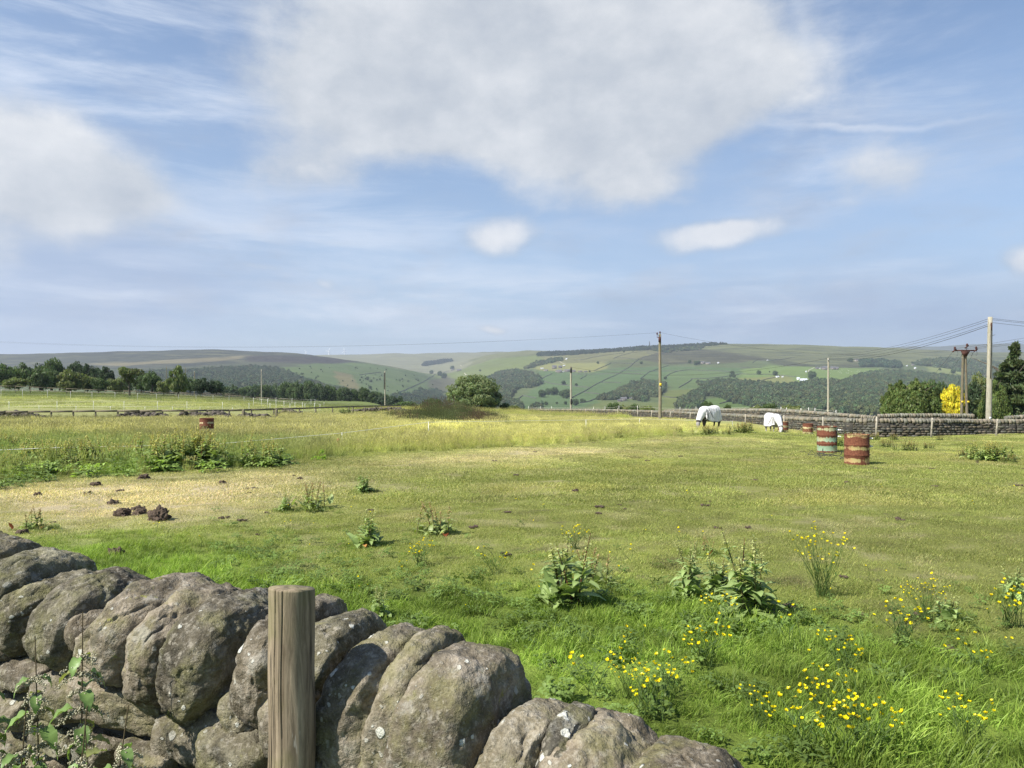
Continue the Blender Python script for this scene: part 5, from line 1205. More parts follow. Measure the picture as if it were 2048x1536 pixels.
# the tall near pole with climbing steps
o, hh, zt, X_ = pole(1976.5, 47, 634, .165, label='tallest pale pole with climbing steps, standing behind the wall at the far right', mt='pole_pale', lean=.018)
for k, (zz, sx) in enumerate([(1.15, 1), (1.75, -1), (3.6, 1), (3.75, -1), (4.4, -1), (5.1, 1)]):
    st = MB(); x0 = .018*(hh-zz); st.tube([(x0+.1*sx, 0, hh-zz-.06), (x0+.24*sx, 0, hh-zz), (x0+.33*sx, 0, hh-zz+.03)], .014, 6); st.build('step', M['steel'], o)
MB().tube([(.09, -.14, hh-.7), (.07, -.15, hh-2.5), (.04, -.155, hh-3.9)], .028, 6).build('cable', M['wire'], o)
ab = MB(); ab.box((.10, -.14, hh-.62), (.06, .05, .5)); ab.build('bracket', M['rustiron'], o)
MB().box((.02, -.175, 1.0), (.11, .02, .15)).build('number_plate', M['white'], o); MB().box((.02, -.178, .62), (.08, .02, .12)).build('number_plate', M['white'], o)
topT = np.array([X_+.12, 47, zt])
# H-pole
X0 = (1928.5-CX)/F*68; z0 = float(H(X0, 68)); zt = rowtoz(700, 68); hh = zt-z0
o = empty('twin_pole', (X0, 68, z0), 0, 'twin wooden poles with a rusty crossarm, in front of the golden conifer', 'pole')
for s in (-1, 1):
    t = np.linspace(0, 1, 12); MB().tube(np.stack([s*(.27-.17*t), 0*t, hh*t-.1*(1-t)], 1), .118*(1.1-.25*t), 14).build('shaft', M['rail_wood'], o)
    MB().box((s*.27, -.19, 2.15), (.20, .02, .16)).build('warning_plate', M['yellow'], o)
MB().box((0, -.16, hh-.05), (2.1, .10, .12)).build('crossarm', M['rustiron'], o)
bk = MB(); V = np.array([(-.42, -.2, hh-.12), (.42, -.2, hh-.12), (.12, -.2, hh-.60), (-.12, -.2, hh-.60), (-.42, -.14, hh-.12), (.42, -.14, hh-.12), (.12, -.14, hh-.60), (-.12, -.14, hh-.60)]); bk.add(V, np.array([(0,3,2,1),(4,5,6,7),(0,1,5,4),(1,2,6,5),(2,3,7,6),(3,0,4,7)])); bk.build('gusset', M['rustiron'], o)
for x, dz in ((-1.0, .0), (.95, .05), (0.12, .5)):
    ib = MB(); ib.tube([(x, -.16, hh-.05), (x+.02, -.2, hh+.12+dz*.5)], .03, 6); insul(ib, (x+.02, -.2, hh+.05+dz*.6), 2.0); ib.tube([(x-.18, -.2, hh-.18+dz*.7), (x+.14, -.2, hh+.06+dz*.7)], .065, 8); ib.build('insulator', M['porcelain'], o)
for x in (-.75, .55, 1.0):
    MB().tube([(x, -.2, hh), (x+.06, -.2, hh-.35), (x+.0, -.2, hh-.55), (x-.1, -.2, hh-.45)], .012, 5, False).build('jumper', M['wire'], o)
hT = np.array([X0, 68, zt])
def span(name, a, b, sag, r, label, n=28):
    a, b = np.array(a, float), np.array(b, float); t = np.linspace(0, 1, n); P = a+(b-a)*t[:, None]; P[:, 2] -= 4*sag*t*(1-t)
    mb = MB().tube(P-a, r, 5, False); w = mb.build(name, M['wire'], label=label, cat='wire', group='overhead wires'); w.location = a
X9 = (-250-CX)/F*75
span('overhead_wire', top1320, (X9, 75, rowtoz(668, 75)), 1.25, .0045, 'long wire crossing the sky leftward from the dark pole with the yellow plate')
span('overhead_wire', arm1320, (X9, 76.4, rowtoz(672, 76.4)), 1.2, .003, 'lower twin of the wire running left from the dark pole')
span('overhead_wire', top1320, hT+np.array([-1.0, -.1, 0]), 1.0, .006, 'faint wire from the dark pole towards the twin poles')
for k, (dz, rr, lb) in enumerate([(-.08, .011, 'top wire running left down from the tallest pole'), (-.20, .011, 'second wire running left down from the tallest pole'), (-.42, .012, 'third wire running left down from the tallest pole'), (-.52, .017, 'thick lowest cable running left down from the tallest pole')]):
    tz = np.array(top1656)+np.array([0, 0, -.1-k*.18+.45]); span('overhead_wire', topT+np.array([0, 0, dz]), tz, .55+.06*k, rr, lb)
for k, (rw, dz, lb) in enumerate([(640, -.08, 'top wire leaving the tallest pole to the right'), (643, -.16, 'second wire leaving the tallest pole to the right'), (650, -.34, 'third wire leaving the tallest pole to the right')]):
    span('overhead_wire', topT+np.array([0, 0, dz]), ((2400-CX)/F*44, 44, rowtoz(rw+28, 44)), .12, .010, lb)
span('overhead_wire', top1656, top1142, 1.6, .016, 'wire running on left from the slender pale pole over the hillside')
for k, (x, tr, lb) in enumerate([(-1.0, 622, 'left wire rising right from the twin poles'), (.0, 636, 'middle wire rising right from the twin poles'), (.95, 642, 'right wire rising right from the twin poles')]):
    span('overhead_wire', hT+np.array([x, -.1, .1]), ((2500-CX)/F*52, 52, rowtoz(tr-45, 52)), .35, .010, lb)
for k, (x, lb) in enumerate([(-1.0, 'left stay wire sloping down from the crossarm of the twin poles'), (.0, 'middle stay wire sloping down from the twin poles'), (.9, 'right stay wire sloping down from the crossarm of the twin poles')]):
    Ye = 120; Xe = (1780+k*45-CX)/F*Ye; span('overhead_wire', hT+np.array([x, .0, -.1]), (Xe, Ye, rowtoz(838, Ye)), .5, .010, lb)

# ------------------------------------------------------------------ field walls in the middle distance
def poly_at(pts, s):      # pts: (X,Y,top row) ; arc length lookup
    P = np.array(pts, float); d = np.concatenate([[0], np.cumsum(np.hypot(np.diff(P[:, 0]), np.diff(P[:, 1])))])
    return np.array([np.interp(s, d, P[:, k]) for k in range(P.shape[1])]), d[-1]
def field_wall(pts, label, seed, hwall=1.15, courses=6, cope=(.10, .20, .15), ncope=0, dark=1.0):
    """pts = bearing, distance, dip of the top; stones laid in courses along it, big stones on edge on top"""
    W = [((p-CX)/F*y, y, rowtoz(r, y)) for p, y, r in pts]; rg = np.random.default_rng(seed)
    a, L = poly_at(W, 0); o = empty('dry_stone_wall', (a[0], a[1], a[2]-hwall), 0, label, 'wall'); org = np.array(o.location)
    def frame(s):
        p, _ = poly_at(W, s); q, _ = poly_at(W, min(L, s+.3)); r_, _ = poly_at(W, max(0, s-.3)); d = (q-r_)[:2]; return p, math.atan2(d[1], d[0])
    face = MB(); V0, F0 = cube_grid(3, 4.5); rest = MB(); V1, F1 = cube_grid(4, 3.0); cand = []
    near = lambda p: p[1] < 70
    hc = (hwall-.28)/courses
    for c in range(courses):
        s = rg.uniform(0, .2)
        while s < L:
            w = rg.uniform(.09, .24)*(1 if poly_at(W, s)[0][1] < 60 else 1.5); p, an = frame(s+w); ca, sa = math.cos(an), math.sin(an)
            bat = .21-.012*c; v = V0*np.array([w*1.0, bat, hc*.5*rg.uniform(.85, 1.1)])+rg.normal(size=V0.shape)*.010
            v = np.stack([v[:,0]*ca-v[:,1]*sa, v[:,0]*sa+v[:,1]*ca, v[:,2]], 1)+np.array([p[0], p[1], p[2]-hwall+hc*(c+.5)])+np.array([-sa, ca, 0])*rg.normal()*.022
            k = rg.uniform(.6, 1.25); hue = rg.random(); face.add(v-org, F0, col=np.array([.105, .098, .082])*k*dark*(np.array([1.1, 1, .9]) if hue > .5 else np.array([.95, 1, 1]))); s += 2*w+.008
    # footing below the lowest course, down to the ground
    s = 0
    while s < L:
        p, an = frame(s+.25); ca, sa = math.cos(an), math.sin(an); g = float(H(p[0], p[1])); zt_ = p[2]-hwall+.01; dz = zt_-g+.25
        if dz > 0.02:
            v = V0*np.array([.26, .2, dz/2]); v = np.stack([v[:,0]*ca-v[:,1]*sa, v[:,0]*sa+v[:,1]*ca, v[:,2]], 1)+np.array([p[0], p[1], zt_-dz/2]); face.add(v-org, F0, col=np.array([.07, .065, .055]))
        s += .5
    s = 0; i = 0
    while s < L:
        w = cope[0]*rg.uniform(.65, 1.5); p, an = frame(s+w); ca, sa = math.cos(an), math.sin(an); hh_ = cope[2]*rg.uniform(.8, 1.15)
        v = V1*np.array([w, cope[1]*rg.uniform(.9, 1.1), hh_])+rg.normal(size=V1.shape)*.008; v[:, 2] *= 1-.25*(np.abs(v[:, 1])/cope[1])**2*(v[:, 2] > 0)
        ln = rg.normal()*.12-.1; v = np.stack([v[:,0]*math.cos(ln)+v[:,2]*math.sin(ln), v[:,1], -v[:,0]*math.sin(ln)+v[:,2]*math.cos(ln)], 1)
        v = np.stack([v[:,0]*ca-v[:,1]*sa, v[:,0]*sa+v[:,1]*ca, v[:,2]], 1)+np.array([p[0], p[1], p[2]-hh_])
        k = rg.uniform(.75, 1.3)*1.35; cand.append((p[1], v-org, np.array([.135, .127, .107])*k*dark*(np.array([1.08, 1, .9]) if rg.random() > .5 else np.array([.97, 1, .98])))); s += 2*w*.98; i += 1
    order = sorted(range(len(cand)), key=lambda j: cand[j][0]); keep = set(order[:ncope])
    for j, (yy, v, c) in enumerate(cand):
        if j in keep: MB().add(v, F1, col=c).build('coping_stone', M['wstone'], o)
        else: rest.add(v, F1, col=c)
    face.build('stone_face', M['wstone'], o); 
    if rest.n: rest.build('coping_row', M['wstone'], o, kind='stuff')
    cr = MB(); s = 0
    while s < L:
        p, an = frame(s+.25); cr.box(tuple(np.array([p[0], p[1], p[2]-hwall/2-.12])-org), (.55, .26, hwall-.32), rz=an); s += .5
    cr.build('hearting', M['dark_core'], o); return o
WALL1 = [(1060,118,817),(1136,108,817.5),(1220,96,818),(1300,85,820.5),(1400,75,824),(1480,66,828),(1540,58,831),(1620,50,834),(1700,46,836),(1760,45,836.5),(1860,45,837),(1950,46,838),(2048,46,838),(2300,47,841)]
field_wall(WALL1, 'long field wall with upright coping running behind the horses and drums to the right edge', 31, ncope=100)
WALL2 = [(1330,92,819),(1440,80,817),(1540,66,817),(1600,61,820),(1660,57,824),(1720,54.5,829),(1750,53.5,831.5)]
field_wall(WALL2, 'second field wall rising just behind the first, above the pony', 32, hwall=1.1, courses=5, dark=1.05)
WALL3 = [(1755,54,828),(1800,54,826.5),(1870,54,826.5),(1944,54,827.5)]
field_wall(WALL3, 'short length of wall behind the first, in front of the dark conifers', 33, hwall=1.1, courses=5, ncope=0)
WALL4 = [(2010,53,832),(2048,53,829),(2300,53,829)]
field_wall(WALL4, 'wall end behind the first wall at the right edge, beyond the tallest pole', 34, hwall=1.1, courses=5)
# stakes and wire along the first wall
def stake(mb, P, h, w=.05, lean=(0, 0)): mb.box((P[0]+lean[0]*h/2, P[1], P[2]+h/2), (w*2, w*2, h))
def fence(name, label, posts, mt, rail=None, wire=None, wr=.008, pw=.045, round_=True, wmat='wire', pname='post', cat='fence', wname='wire'):
    """posts: list of (x, y, z foot, height, leanx)"""
    x0, y0, z0 = posts[0][:3]; o = empty(name, (x0, y0, z0), 0, label, cat); org = np.array([x0, y0, z0])
    for (x, y, z, h, ln) in posts:
        P = np.array([x, y, z])-org; mb = MB()
        if round_: mb.tube([P+np.array([0, 0, -.1]), P+np.array([ln*h*.5, 0, h*.5]), P+np.array([ln*h, 0, h])], [pw*1.05, pw, pw*.92], 7)
        else: mb.box(tuple(P+np.array([0, 0, h/2])), (pw*2, pw*2, h))
        mb.build(pname, mt, o)
    for zz in (wire or []):
        mb = MB(); mb.tube([np.array([x+ln*h*zz, y-pw, z+h*zz])-org for x, y, z, h, ln in posts], wr, 4, False); mb.build(wname, M[wmat], o)
    for zz, hh_, tk in (rail or []):
        mb = MB()
        for a_, b_ in zip(posts[:-1], posts[1:]):
            A = np.array([a_[0], a_[1]-pw-tk/2, a_[2]+a_[3]*zz])-org; B = np.array([b_[0], b_[1]-pw-tk/2, b_[2]+b_[3]*zz])-org; d = B-A; L = np.linalg.norm(d); d /= L
            sd_ = np.array([-d[1], d[0], 0]); up = np.array([0, 0, 1.0]); V = []
            for e in (A, B):
                for s1, s2 in ((-1, -1), (1, -1), (1, 1), (-1, 1)): V.append(e+sd_*s1*tk/2+up*s2*hh_/2)
            mb.add(V, np.array([(0,3,2,1),(4,5,6,7),(0,1,5,4),(1,2,6,5),(2,3,7,6),(3,0,4,7)]))
        mb.build('rail', mt, o)
    return o
def gpost(px, Y, toprow, foot=None, ln=0.0):
    X = (px-CX)/F*Y; z = float(H(X, Y)) if foot is None else foot; return (X, Y, z-.05, rowtoz(toprow, Y)-z+.05, ln)
ps = [gpost(1172+0,101,817), gpost(1235,92.0,816,ln=.05), gpost(1276,86,819,ln=-.05), gpost(1303,82,820,ln=.06), gpost(1340,78,823,ln=.08), gpost(1380,74,824,ln=.06), gpost(1491,60,828), gpost(1568,52.5,830), gpost(1646,46.2,833.5), gpost(1752,42.4,833,ln=.03), gpost(1862,42.6,835.5,ln=.07), gpost(1992,43.5,838,ln=.09), gpost(2130,44,840)]
fence('stake_fence', 'grey leaning stakes strung with wire along the front of the long field wall', ps, M['stake_wood'], wire=[.45, .9], wr=.006, pw=.055)
fence('electric_fence', 'row of white plastic stakes beyond the long wall, behind the two horses', [gpost(p, Y, r, foot=rowtoz(r+13, Y)) for p, Y, r in [(1057,124,812),(1081,122,812.5),(1103,120,812.5),(1187,112,813.5),(1210,110,813),(1238,106,811),(1275,102,811),(1320,98,813.5),(1360,95,814),(1392,93,813.5),(1420,91,813),(1508,80,812),(1527,78,811.5),(1546,76,812.5),(1562,74,813.5),(1573,73,815),(1602,70,816),(1617,69,815),(1630,68,815.5),(1672,66,820)]], M['white'], wire=[.8], wr=.006, pw=.022, wmat='tape', pname='stake', wname='tape')
# rail fence on the left
rl = []
for i, px in enumerate(np.concatenate([np.arange(-120, 560, 44.5), np.arange(566, 700, 33), np.arange(706, 810, 24)])):
    Y = float(np.interp(px, [-120, 0, 400, 600, 700, 810], [58, 58, 60, 68, 82, 104])); tr = float(np.interp(px, [-120, 0, 200, 460, 600, 700, 790, 830], [826, 823.5, 821.5, 820.5, 816.5, 813, 811, 811]))
    g = gpost(px, Y, tr-1.0); rl.append((g[0], g[1], g[2], max(g[3], .5), .03*math.sin(i*2.7)-.02))
fence('rail_fence', 'low brown wooden fence with a single top rail crossing the left of the field', rl, M['rail_wood'], rail=[(.93, .15, .05)], pw=.07)
for px, lb in ((553, 'stout square gatepost in the middle of the rail fence'), (487, 'thick short post left of the stout gatepost')):
    g = gpost(px, 60 if px > 500 else 59.6, 818); mb = MB().box((0, 0, g[3]/2), (.22, .2, g[3]), bevel=.02); o = mb.build('gatepost', M['rail_wood'], label=lb, cat='post'); o.location = g[:3]
# tumbled wall under the rail fence
def rubble(px0, px1, Y, n, label, seed, hmax=.5):
    rg = np.random.default_rng(seed); V0, F0 = cube_grid(3, 3.4); x0 = (px0-CX)/F*Y; z0 = float(H(x0, Y)); o = MB()
    for i in range(n):
        px = rg.uniform(px0, px1); X = (px-CX)/F*Y; prof = hmax*(.45+.55*abs(math.sin(px*.021+seed)))*(1-abs((px-(px0+px1)/2)/((px1-px0)/2))**4); z = rg.uniform(0, 1)**.7*prof
        s = rg.uniform(.09, .20); v = V0*np.array([s*1.3, s, s*.75])+rg.normal(size=V0.shape)*.015; rm = rotm(rg.normal()*.4, rg.normal()*.4, rg.random()*6); v = v@rm.T
        o.add(v+np.array([X-x0, rg.normal()*.18*(1.2-z/hmax), float(H(X, Y))-z0+z]), F0, col=np.array([.085, .072, .060])*rg.uniform(.5, 1.4))
    ob = o.build('rubble_wall', M['wstone'], label=label, cat='wall', group='remains of the tumbled wall'); ob.location = (x0, Y, z0)
rubble(-60, 100, 59.2, 260, 'dark tumbled wall stones behind the left end of the rail fence', 1, .55)
rubble(228, 345, 59.5, 260, 'tumbled wall stones behind the rail fence, left of the lone drum', 2, .55)
rubble(352, 460, 60.2, 300, 'highest heap of tumbled stones, directly behind the lone drum', 4, .75)
rubble(476, 545, 60.8, 130, 'small heap of tumbled stones left of the stout gatepost', 5, .7)
rubble(556, 620, 65, 160, 'tumbled stones right of the stout gatepost', 6, .6)
rubble(700, 830, 92, 330, 'line of tumbled stones at the far right end of the rail fence', 7, .6)
# white electric fences of the left paddocks
def efence(lst, label, pw=.016, wires=(.93, .5)):
    return fence('electric_fence', label, [gpost(p, Y, r) for p, Y, r in lst], M['white'], wire=list(wires), wr=.004, pw=pw, wmat='tape', pname='stake', wname='tape')
efence([(-90, 67.5, 803), (18, 67, 802.5), (114, 67, 802), (187, 67.5, 802), (248, 68, 802), (315, 68.5, 802), (374, 70, 802.5), (445, 72, 804), (498, 74, 805.5), (540, 77, 806), (580, 80, 806.5), (610, 84, 807), (640, 88, 807.5)], 'front electric fence of white stakes in the pale left paddock')
efence([(-60, 99, 777), (2, 99, 778), (45, 99, 779), (95, 100, 780), (141, 100, 782), (184, 101, 783.5), (230, 102, 784), (275, 103, 786), (313, 104, 787), (357, 105, 788), (392, 106, 789), (426, 107, 790.5), (458, 108, 791.5), (488, 108, 793), (507, 108, 795)], 'far electric fence of white stakes along the back of the pale left paddock')
efence([(507, 92, 795), (523, 90, 797.5), (535, 88, 799), (552, 86, 800), (568, 84, 802), (590, 83, 804), (605, 82.5, 805), (629, 84, 806)], 'electric fence running diagonally towards the camera at the right end of the pale paddock')
efence([(520, 120, 795.5), (536, 119, 796), (552, 119, 795), (584, 118, 796.5), (622, 118, 798.5), (630, 117, 798.5), (648, 116, 804)], 'white stakes in front of the sunlit strip, right of the pale paddock')
efence([(78, 68.6, 811), (152, 68.8, 811.5), (221, 69, 812), (290, 69.4, 813), (345, 70, 813), (400, 71, 814), (465, 72, 814.5)], 'short white stakes between the front electric fence and the rail fence', wires=(.9,))
fence('rail_fence', 'grey distant post and rail fence below the left tree belt', [gpost(p, 128, r) for p, r in [(-140,769),(-60,770.5),(0,771),(31,771.5),(61,773),(95,775),(133,776.5),(170,778),(210,780),(248,782),(300,784.5),(350,786),(405,787.5),(450,789),(512,794),(560,797),(600,799.5)]], M['rail_wood'], rail=[(.95, .09, .05), (.55, .09, .05)], pw=.05)
fence('rail_fence', 'farthest pale fence seen between the trunks of the left trees', [gpost(p, 160, r, foot=rowtoz(r+11, 160)) for p, r in [(-100,771),(10,772),(60,773),(110,774),(170,776),(230,779),(290,782.5),(340,784),(400,785),(430,785.5),(480,788)]], M['rail_wood'], rail=[(.95, .10, .05)], pw=.05)
# near electric fence across the middle of the field
ef = [(-160, 15.5, 905), (112, 17.0, 894), (422, 20.0, 888), (684, 24.5, 865), (857, 29.5, 843), (1172, 40.0, 839), (1279, 43.0, 837), (1465, 46.0, 842)]
o = fence('electric_fence', 'nearest electric fence, white tape on sparse stakes between turf and uncut grass', [gpost(p, Y, r) for p, Y, r in ef], M['white'], wire=[.97], wr=.0075, pw=.012, wmat='tape', pname='stake', wname='tape')
# a red marker hanging by the third stake
Y = 24.0; X = (677-CX)/F*Y; rd = MB().tube([(0, 0, .0), (0, 0, .30)], .02, 8).box((0, 0, .22), (.09, .05, .10)).box((.03, 0, .05), (.11, .06, .08)); M['red'] = simple('faded_red', (.28, .03, .03), .6)
o = rd.build('fence_energiser', M['red'], label='small red fence energiser in the grass beside the third white stake', cat='energiser'); o.location = (X, Y, float(H(X, Y))+.12)
# flattened wire netting in front of the mint drum
nt_ = MB()
rg = np.random.default_rng(8)
for k in range(26):
    p = rg.normal(size=3)*np.array([.28, .35, .02]); q = p+rg.normal(size=3)*np.array([.25, .25, .05]); nt_.tube([p, (p+q)/2+rg.normal(size=3)*.04+[0, 0, .04], q], .006, 4, False)
Y = 20.7; X = (1661-CX)/F*Y; o = nt_.build('wire_netting', M['wire'], label='crumpled dark wire lying on the turf in front of the mint-painted drum', cat='wire'); o.location = (X, Y, float(H(X, Y))+.08)

HAZE = 1.0e-4
# ------------------------------------------------------------------ trees
def crown_mesh(name, seed, nb=46, nl=7000, leafs=(.09, .16), shape='round', col=(.07, .12, .035), holes=.0, up=.25, mt='leaf', wz=1.0, low=.12, colvar=.3, blob=.30):
    """unit crown (radius 1 across, z 0..1): leaf faces spread over many clumps inside an uneven outline"""
    rg = np.random.default_rng(seed); B = []
    while len(B) < nb:
        p = rg.uniform(-1, 1, 3); z = (p[2]+1)/2
        if shape == 'round': r = math.sqrt(max(0, 1-(2*z-.86)**2/1.30)) if z < .43 else math.sqrt(max(0, 1-((z-.43)/.57)**2))
        elif shape == 'cone': r = (1-z**2.4)*.98+.03
        elif shape == 'egg': r = math.sin(math.pi*min(1, z*.78+.24))**.75
        elif shape == 'flat': r = .35+.75*z if z < .75 else 1.0*math.sqrt(max(0, 1-((z-.75)/.27)**2))
        elif shape == 'spruce': r = ((1-z)**.85)*(1.0 if int(z*11) % 2 == 0 else .72)+.02
        rr = math.hypot(p[0], p[1])
        if rr > r*.84 or rr < r*.30*rg.random(): continue
        B.append((p[0], p[1], low+z*(1-low)*.9))
    if shape == 'spruce': B[:8] = [(rg.normal()*.02, rg.normal()*.02, .80+.022*q) for q in range(8)]
    B = np.array(B); br = blob*rg.uniform(.6, 1.25, nb)*(np.clip(1.15-B[:, 2], .22, 1) if shape in ('cone', 'spruce') else 1)
    k = rg.integers(0, nb, nl); d = rg.normal(size=(nl, 3)); d /= np.linalg.norm(d, axis=1, keepdims=True); d[:, 2] = d[:, 2]*.8+up*.4
    rad = br[k]*rg.uniform(.55, 1.05, nl)**.6
    P = B[k]+d*rad[:, None]*np.array([1, 1, .62*wz])
    N = d+rg.normal(size=(nl, 3))*.55; N /= np.linalg.norm(N, axis=1, keepdims=True)
    T = np.cross(N, rg.normal(size=(nl, 3))); T /= np.linalg.norm(T, axis=1, keepdims=True); Bn = np.cross(N, T)
    if shape in ('spruce',): T = d*np.array([1, 1, -.15])+rg.normal(size=(nl, 3))*.3; T /= np.linalg.norm(T, axis=1, keepdims=True); Bn = np.cross(N, T); Bn /= np.linalg.norm(Bn, axis=1, keepdims=True)+1e-9
    s = rg.uniform(*leafs, nl)[:, None]; asp = .62 if shape != 'spruce' else .35
    V = np.stack([P-T*s*.5, P+Bn*s*asp*.5, P+T*s*.6, P-Bn*s*asp*.5], 1).reshape(-1, 3)
    f = np.arange(nl*4).reshape(-1, 4); bc_ = rg.uniform(1-colvar, 1+colvar, nb)[k]*rg.uniform(.8, 1.2, nl)
    C = np.array(col)[None]*bc_[:, None]; C[:, 0] *= rg.uniform(.85, 1.25, nl); C = np.repeat(C, 4, 0)
    mb = MB(); mb.add(V, f, col=C); return mb.mesh(name, M[mt], False)
def trunk_mesh(seed, H_=1.0, cr=.35, ztop=.7, r=.04, limbs=9, spread=.55):
    """unit-height trunk with limbs"""
    rg = np.random.default_rng(seed); mb = MB(); t = np.linspace(0, 1, 9)
    P = np.stack([.02*np.sin(t*4+seed), .02*np.cos(t*3+seed), ztop*t-.06*(1-t)], 1); mb.tube(P, r*(1.15-.75*t), 9)
    for i in range(limbs):
        z0 = ztop*rg.uniform(.35, .95); a = rg.random()*6.28; L = spread*rg.uniform(.5, 1)
        p0 = np.array([np.interp(z0/ztop, t, P[:, k]) for k in range(3)]); q = p0+np.array([math.cos(a)*L*.5, math.sin(a)*L*.5, L*.4]); e = p0+np.array([math.cos(a)*L, math.sin(a)*L, L*.55+.05])
        mb.tube([p0, (p0+q)/2+rg.normal(size=3)*.01, q, e], [r*.42, r*.32, r*.22, r*.06], 6)
    return mb.mesh('trunk', M['bark'])
CR = {}
def crown(kind, v=0):
    k = (kind, v)
    if k not in CR:
        s = 10+v*13+sum(map(ord, kind))
        CR[k] = {'broad': lambda: crown_mesh('crown', s, 55, 5200, (.07, .13), 'round', (.080, .125, .045)),
         'bush': lambda: crown_mesh('crown', s, 48, 5200, (.07, .13), 'round', (.150, .185, .065), low=.08),
         'willow': lambda: crown_mesh('crown', s, 190, 46000, (.032, .058), 'round', (.17, .225, .095), low=.0, blob=.20, colvar=.22),
         'flat': lambda: crown_mesh('crown', s, 40, 4200, (.08, .14), 'flat', (.120, .155, .050), low=.25, blob=.24),
         'feather': lambda: crown_mesh('crown', s, 34, 2600, (.09, .15), 'egg', (.120, .165, .055), low=.1, blob=.24),
         'leyland': lambda: crown_mesh('crown', s, 260, 26000, (.05, .10), 'cone', (.115, .165, .045), low=.0, blob=.24, wz=1.2, colvar=.3),
         'gold': lambda: crown_mesh('crown', s, 120, 11000, (.06, .11), 'egg', (.70, .64, .055), low=.0, blob=.24, wz=.9, colvar=.25),
         'pine': lambda: crown_mesh('crown', s, 60, 6500, (.06, .12), 'egg', (.050, .082, .038), low=.05, blob=.26),
         'spruce': lambda: crown_mesh('crown', s, 210, 26000, (.08, .15), 'spruce', (.080, .115, .045), low=.02, blob=.20, wz=.45, up=.0),
         'cone': lambda: crown_mesh('crown', s, 40, 1600, (.12, .22), 'cone', (.032, .060, .034), low=.0, blob=.30)}[kind]()
    return CR[k]
TR = [trunk_mesh(i) for i in range(3)]
def tree(px, Y, top, base, wpx, kind, label, name='tree', cat='tree', group=None, v=0, cz=.12, z=None, rz=None):
    """top and base dips, width in photo pixels at that distance"""
    X = (px-CX)/F*Y; zb = float(H(X, Y)) if z is None else z; zb = max(zb, rowtoz(base, Y)-.0) if z is None else zb; hh = rowtoz(top, Y)-zb; w = wpx/2/F*Y
    o = empty(name, (X, Y, zb), rz if rz is not None else (px*1.7) % 6.28, label, cat, group)
    c = bpy.data.objects.new('crown', crown(kind, v)); link(c); c.parent = o; c.location = (0, 0, cz*hh*.8); c.scale = (w*1.02, w*1.02, hh*(1-cz*.8)*1.04)
    tk = bpy.data.objects.new('trunk', TR[(v+int(px)) % 3]); link(tk); tk.parent = o; tk.scale = (min(hh, w*2)*.95, min(hh, w*2)*.95, hh)
    return o
tree(950, 128, 750, 819, 114, 'willow', 'broad rounded silvery-green tree standing alone at the crest of the field', cz=.02)
G = 'trees of the left belt'
for i, (px, Y, top, base, w, kd, v, lb) in enumerate([
 (142, 132, 741, 785, 58, 'bush', 0, 'rounded olive-green bush left of the flat-topped tree, behind the pale paddock'),
 (196, 134, 758, 785, 44, 'broad', 0, 'low dark bush between the olive bush and the flat-topped tree'),
 (258, 124, 737, 792, 54, 'flat', 0, 'flat-topped tree on a bare thin trunk in the left field'),
 (356, 124, 726, 790, 48, 'feather', 0, 'tall feathery pale tree right of the flat-topped tree'),
 (405, 140, 753, 788, 40, 'pine', 0, 'dark round tree immediately right of the feathery tree'), (432, 142, 757, 788, 36, 'pine', 1, 'dark round tree ending the left belt on its right'),
 (305, 150, 744, 786, 42, 'broad', 1, 'dark tree between the flat-topped and the feathery tree'), (328, 146, 757, 788, 30, 'bush', 1, 'lower bush in front of the dark tree left of the feathery tree'),
 (232, 150, 752, 786, 36, 'bush', 1, 'pale bush just left behind the flat-topped tree'), (283, 155, 748, 786, 34, 'broad', 2, 'tree just right behind the flat-topped tree'),
 (30, 138, 753, 779, 50, 'bush', 1, 'pale low bush at the far left below the dark belt'), (-8, 150, 728, 778, 60, 'broad', 0, 'broad tree cut by the left edge of the view'),
 (38, 156, 728, 778, 46, 'broad', 1, 'second dark tree from the left edge in the belt'), (84, 158, 735, 778, 44, 'broad', 2, 'third dark tree from the left edge in the belt'), (60, 170, 731, 776, 40, 'pine', 0, 'dark pine filling in behind the second and third trees of the left belt'),
 (85, 172, 722, 778, 44, 'pine', 1, 'tall pine over the left part of the belt'), (105, 168, 720, 778, 42, 'broad', 0, 'tall dark tree above the left of the olive bush'), (120, 170, 726, 778, 34, 'pine', 0, 'dark pine behind the left shoulder of the olive bush'),
 (150, 172, 717, 778, 36, 'pine', 1, 'highest pointed pine of the belt, above the olive bush'), (172, 172, 724, 778, 36, 'pine', 0, 'dark pine right of the highest one'), (192, 170, 728, 778, 34, 'pine', 1, 'dark pine above the low dark bush'), (212, 168, 730, 780, 34, 'pine', 0, 'last tall pine at the right end of the dark belt'),
 (80, 142, 738, 780, 44, 'broad', 1, 'mid-green tree at the left of the olive bush'), (102, 150, 742, 780, 36, 'broad', 0, 'small mid-green tree touching the left of the olive bush'), (175, 150, 751, 782, 36, 'bush', 0, 'pale bush filling the gap right of the olive bush'), (380, 160, 757, 786, 34, 'broad', 2, 'bush behind the pole right of the feathery tree'), (250, 165, 757, 786, 34, 'broad', 1, 'bush far behind the trunk of the flat-topped tree')]):
    tree(px, Y, top, base, w, kd, lb, group=G, v=v, cz=.40 if kd == 'flat' else .06)
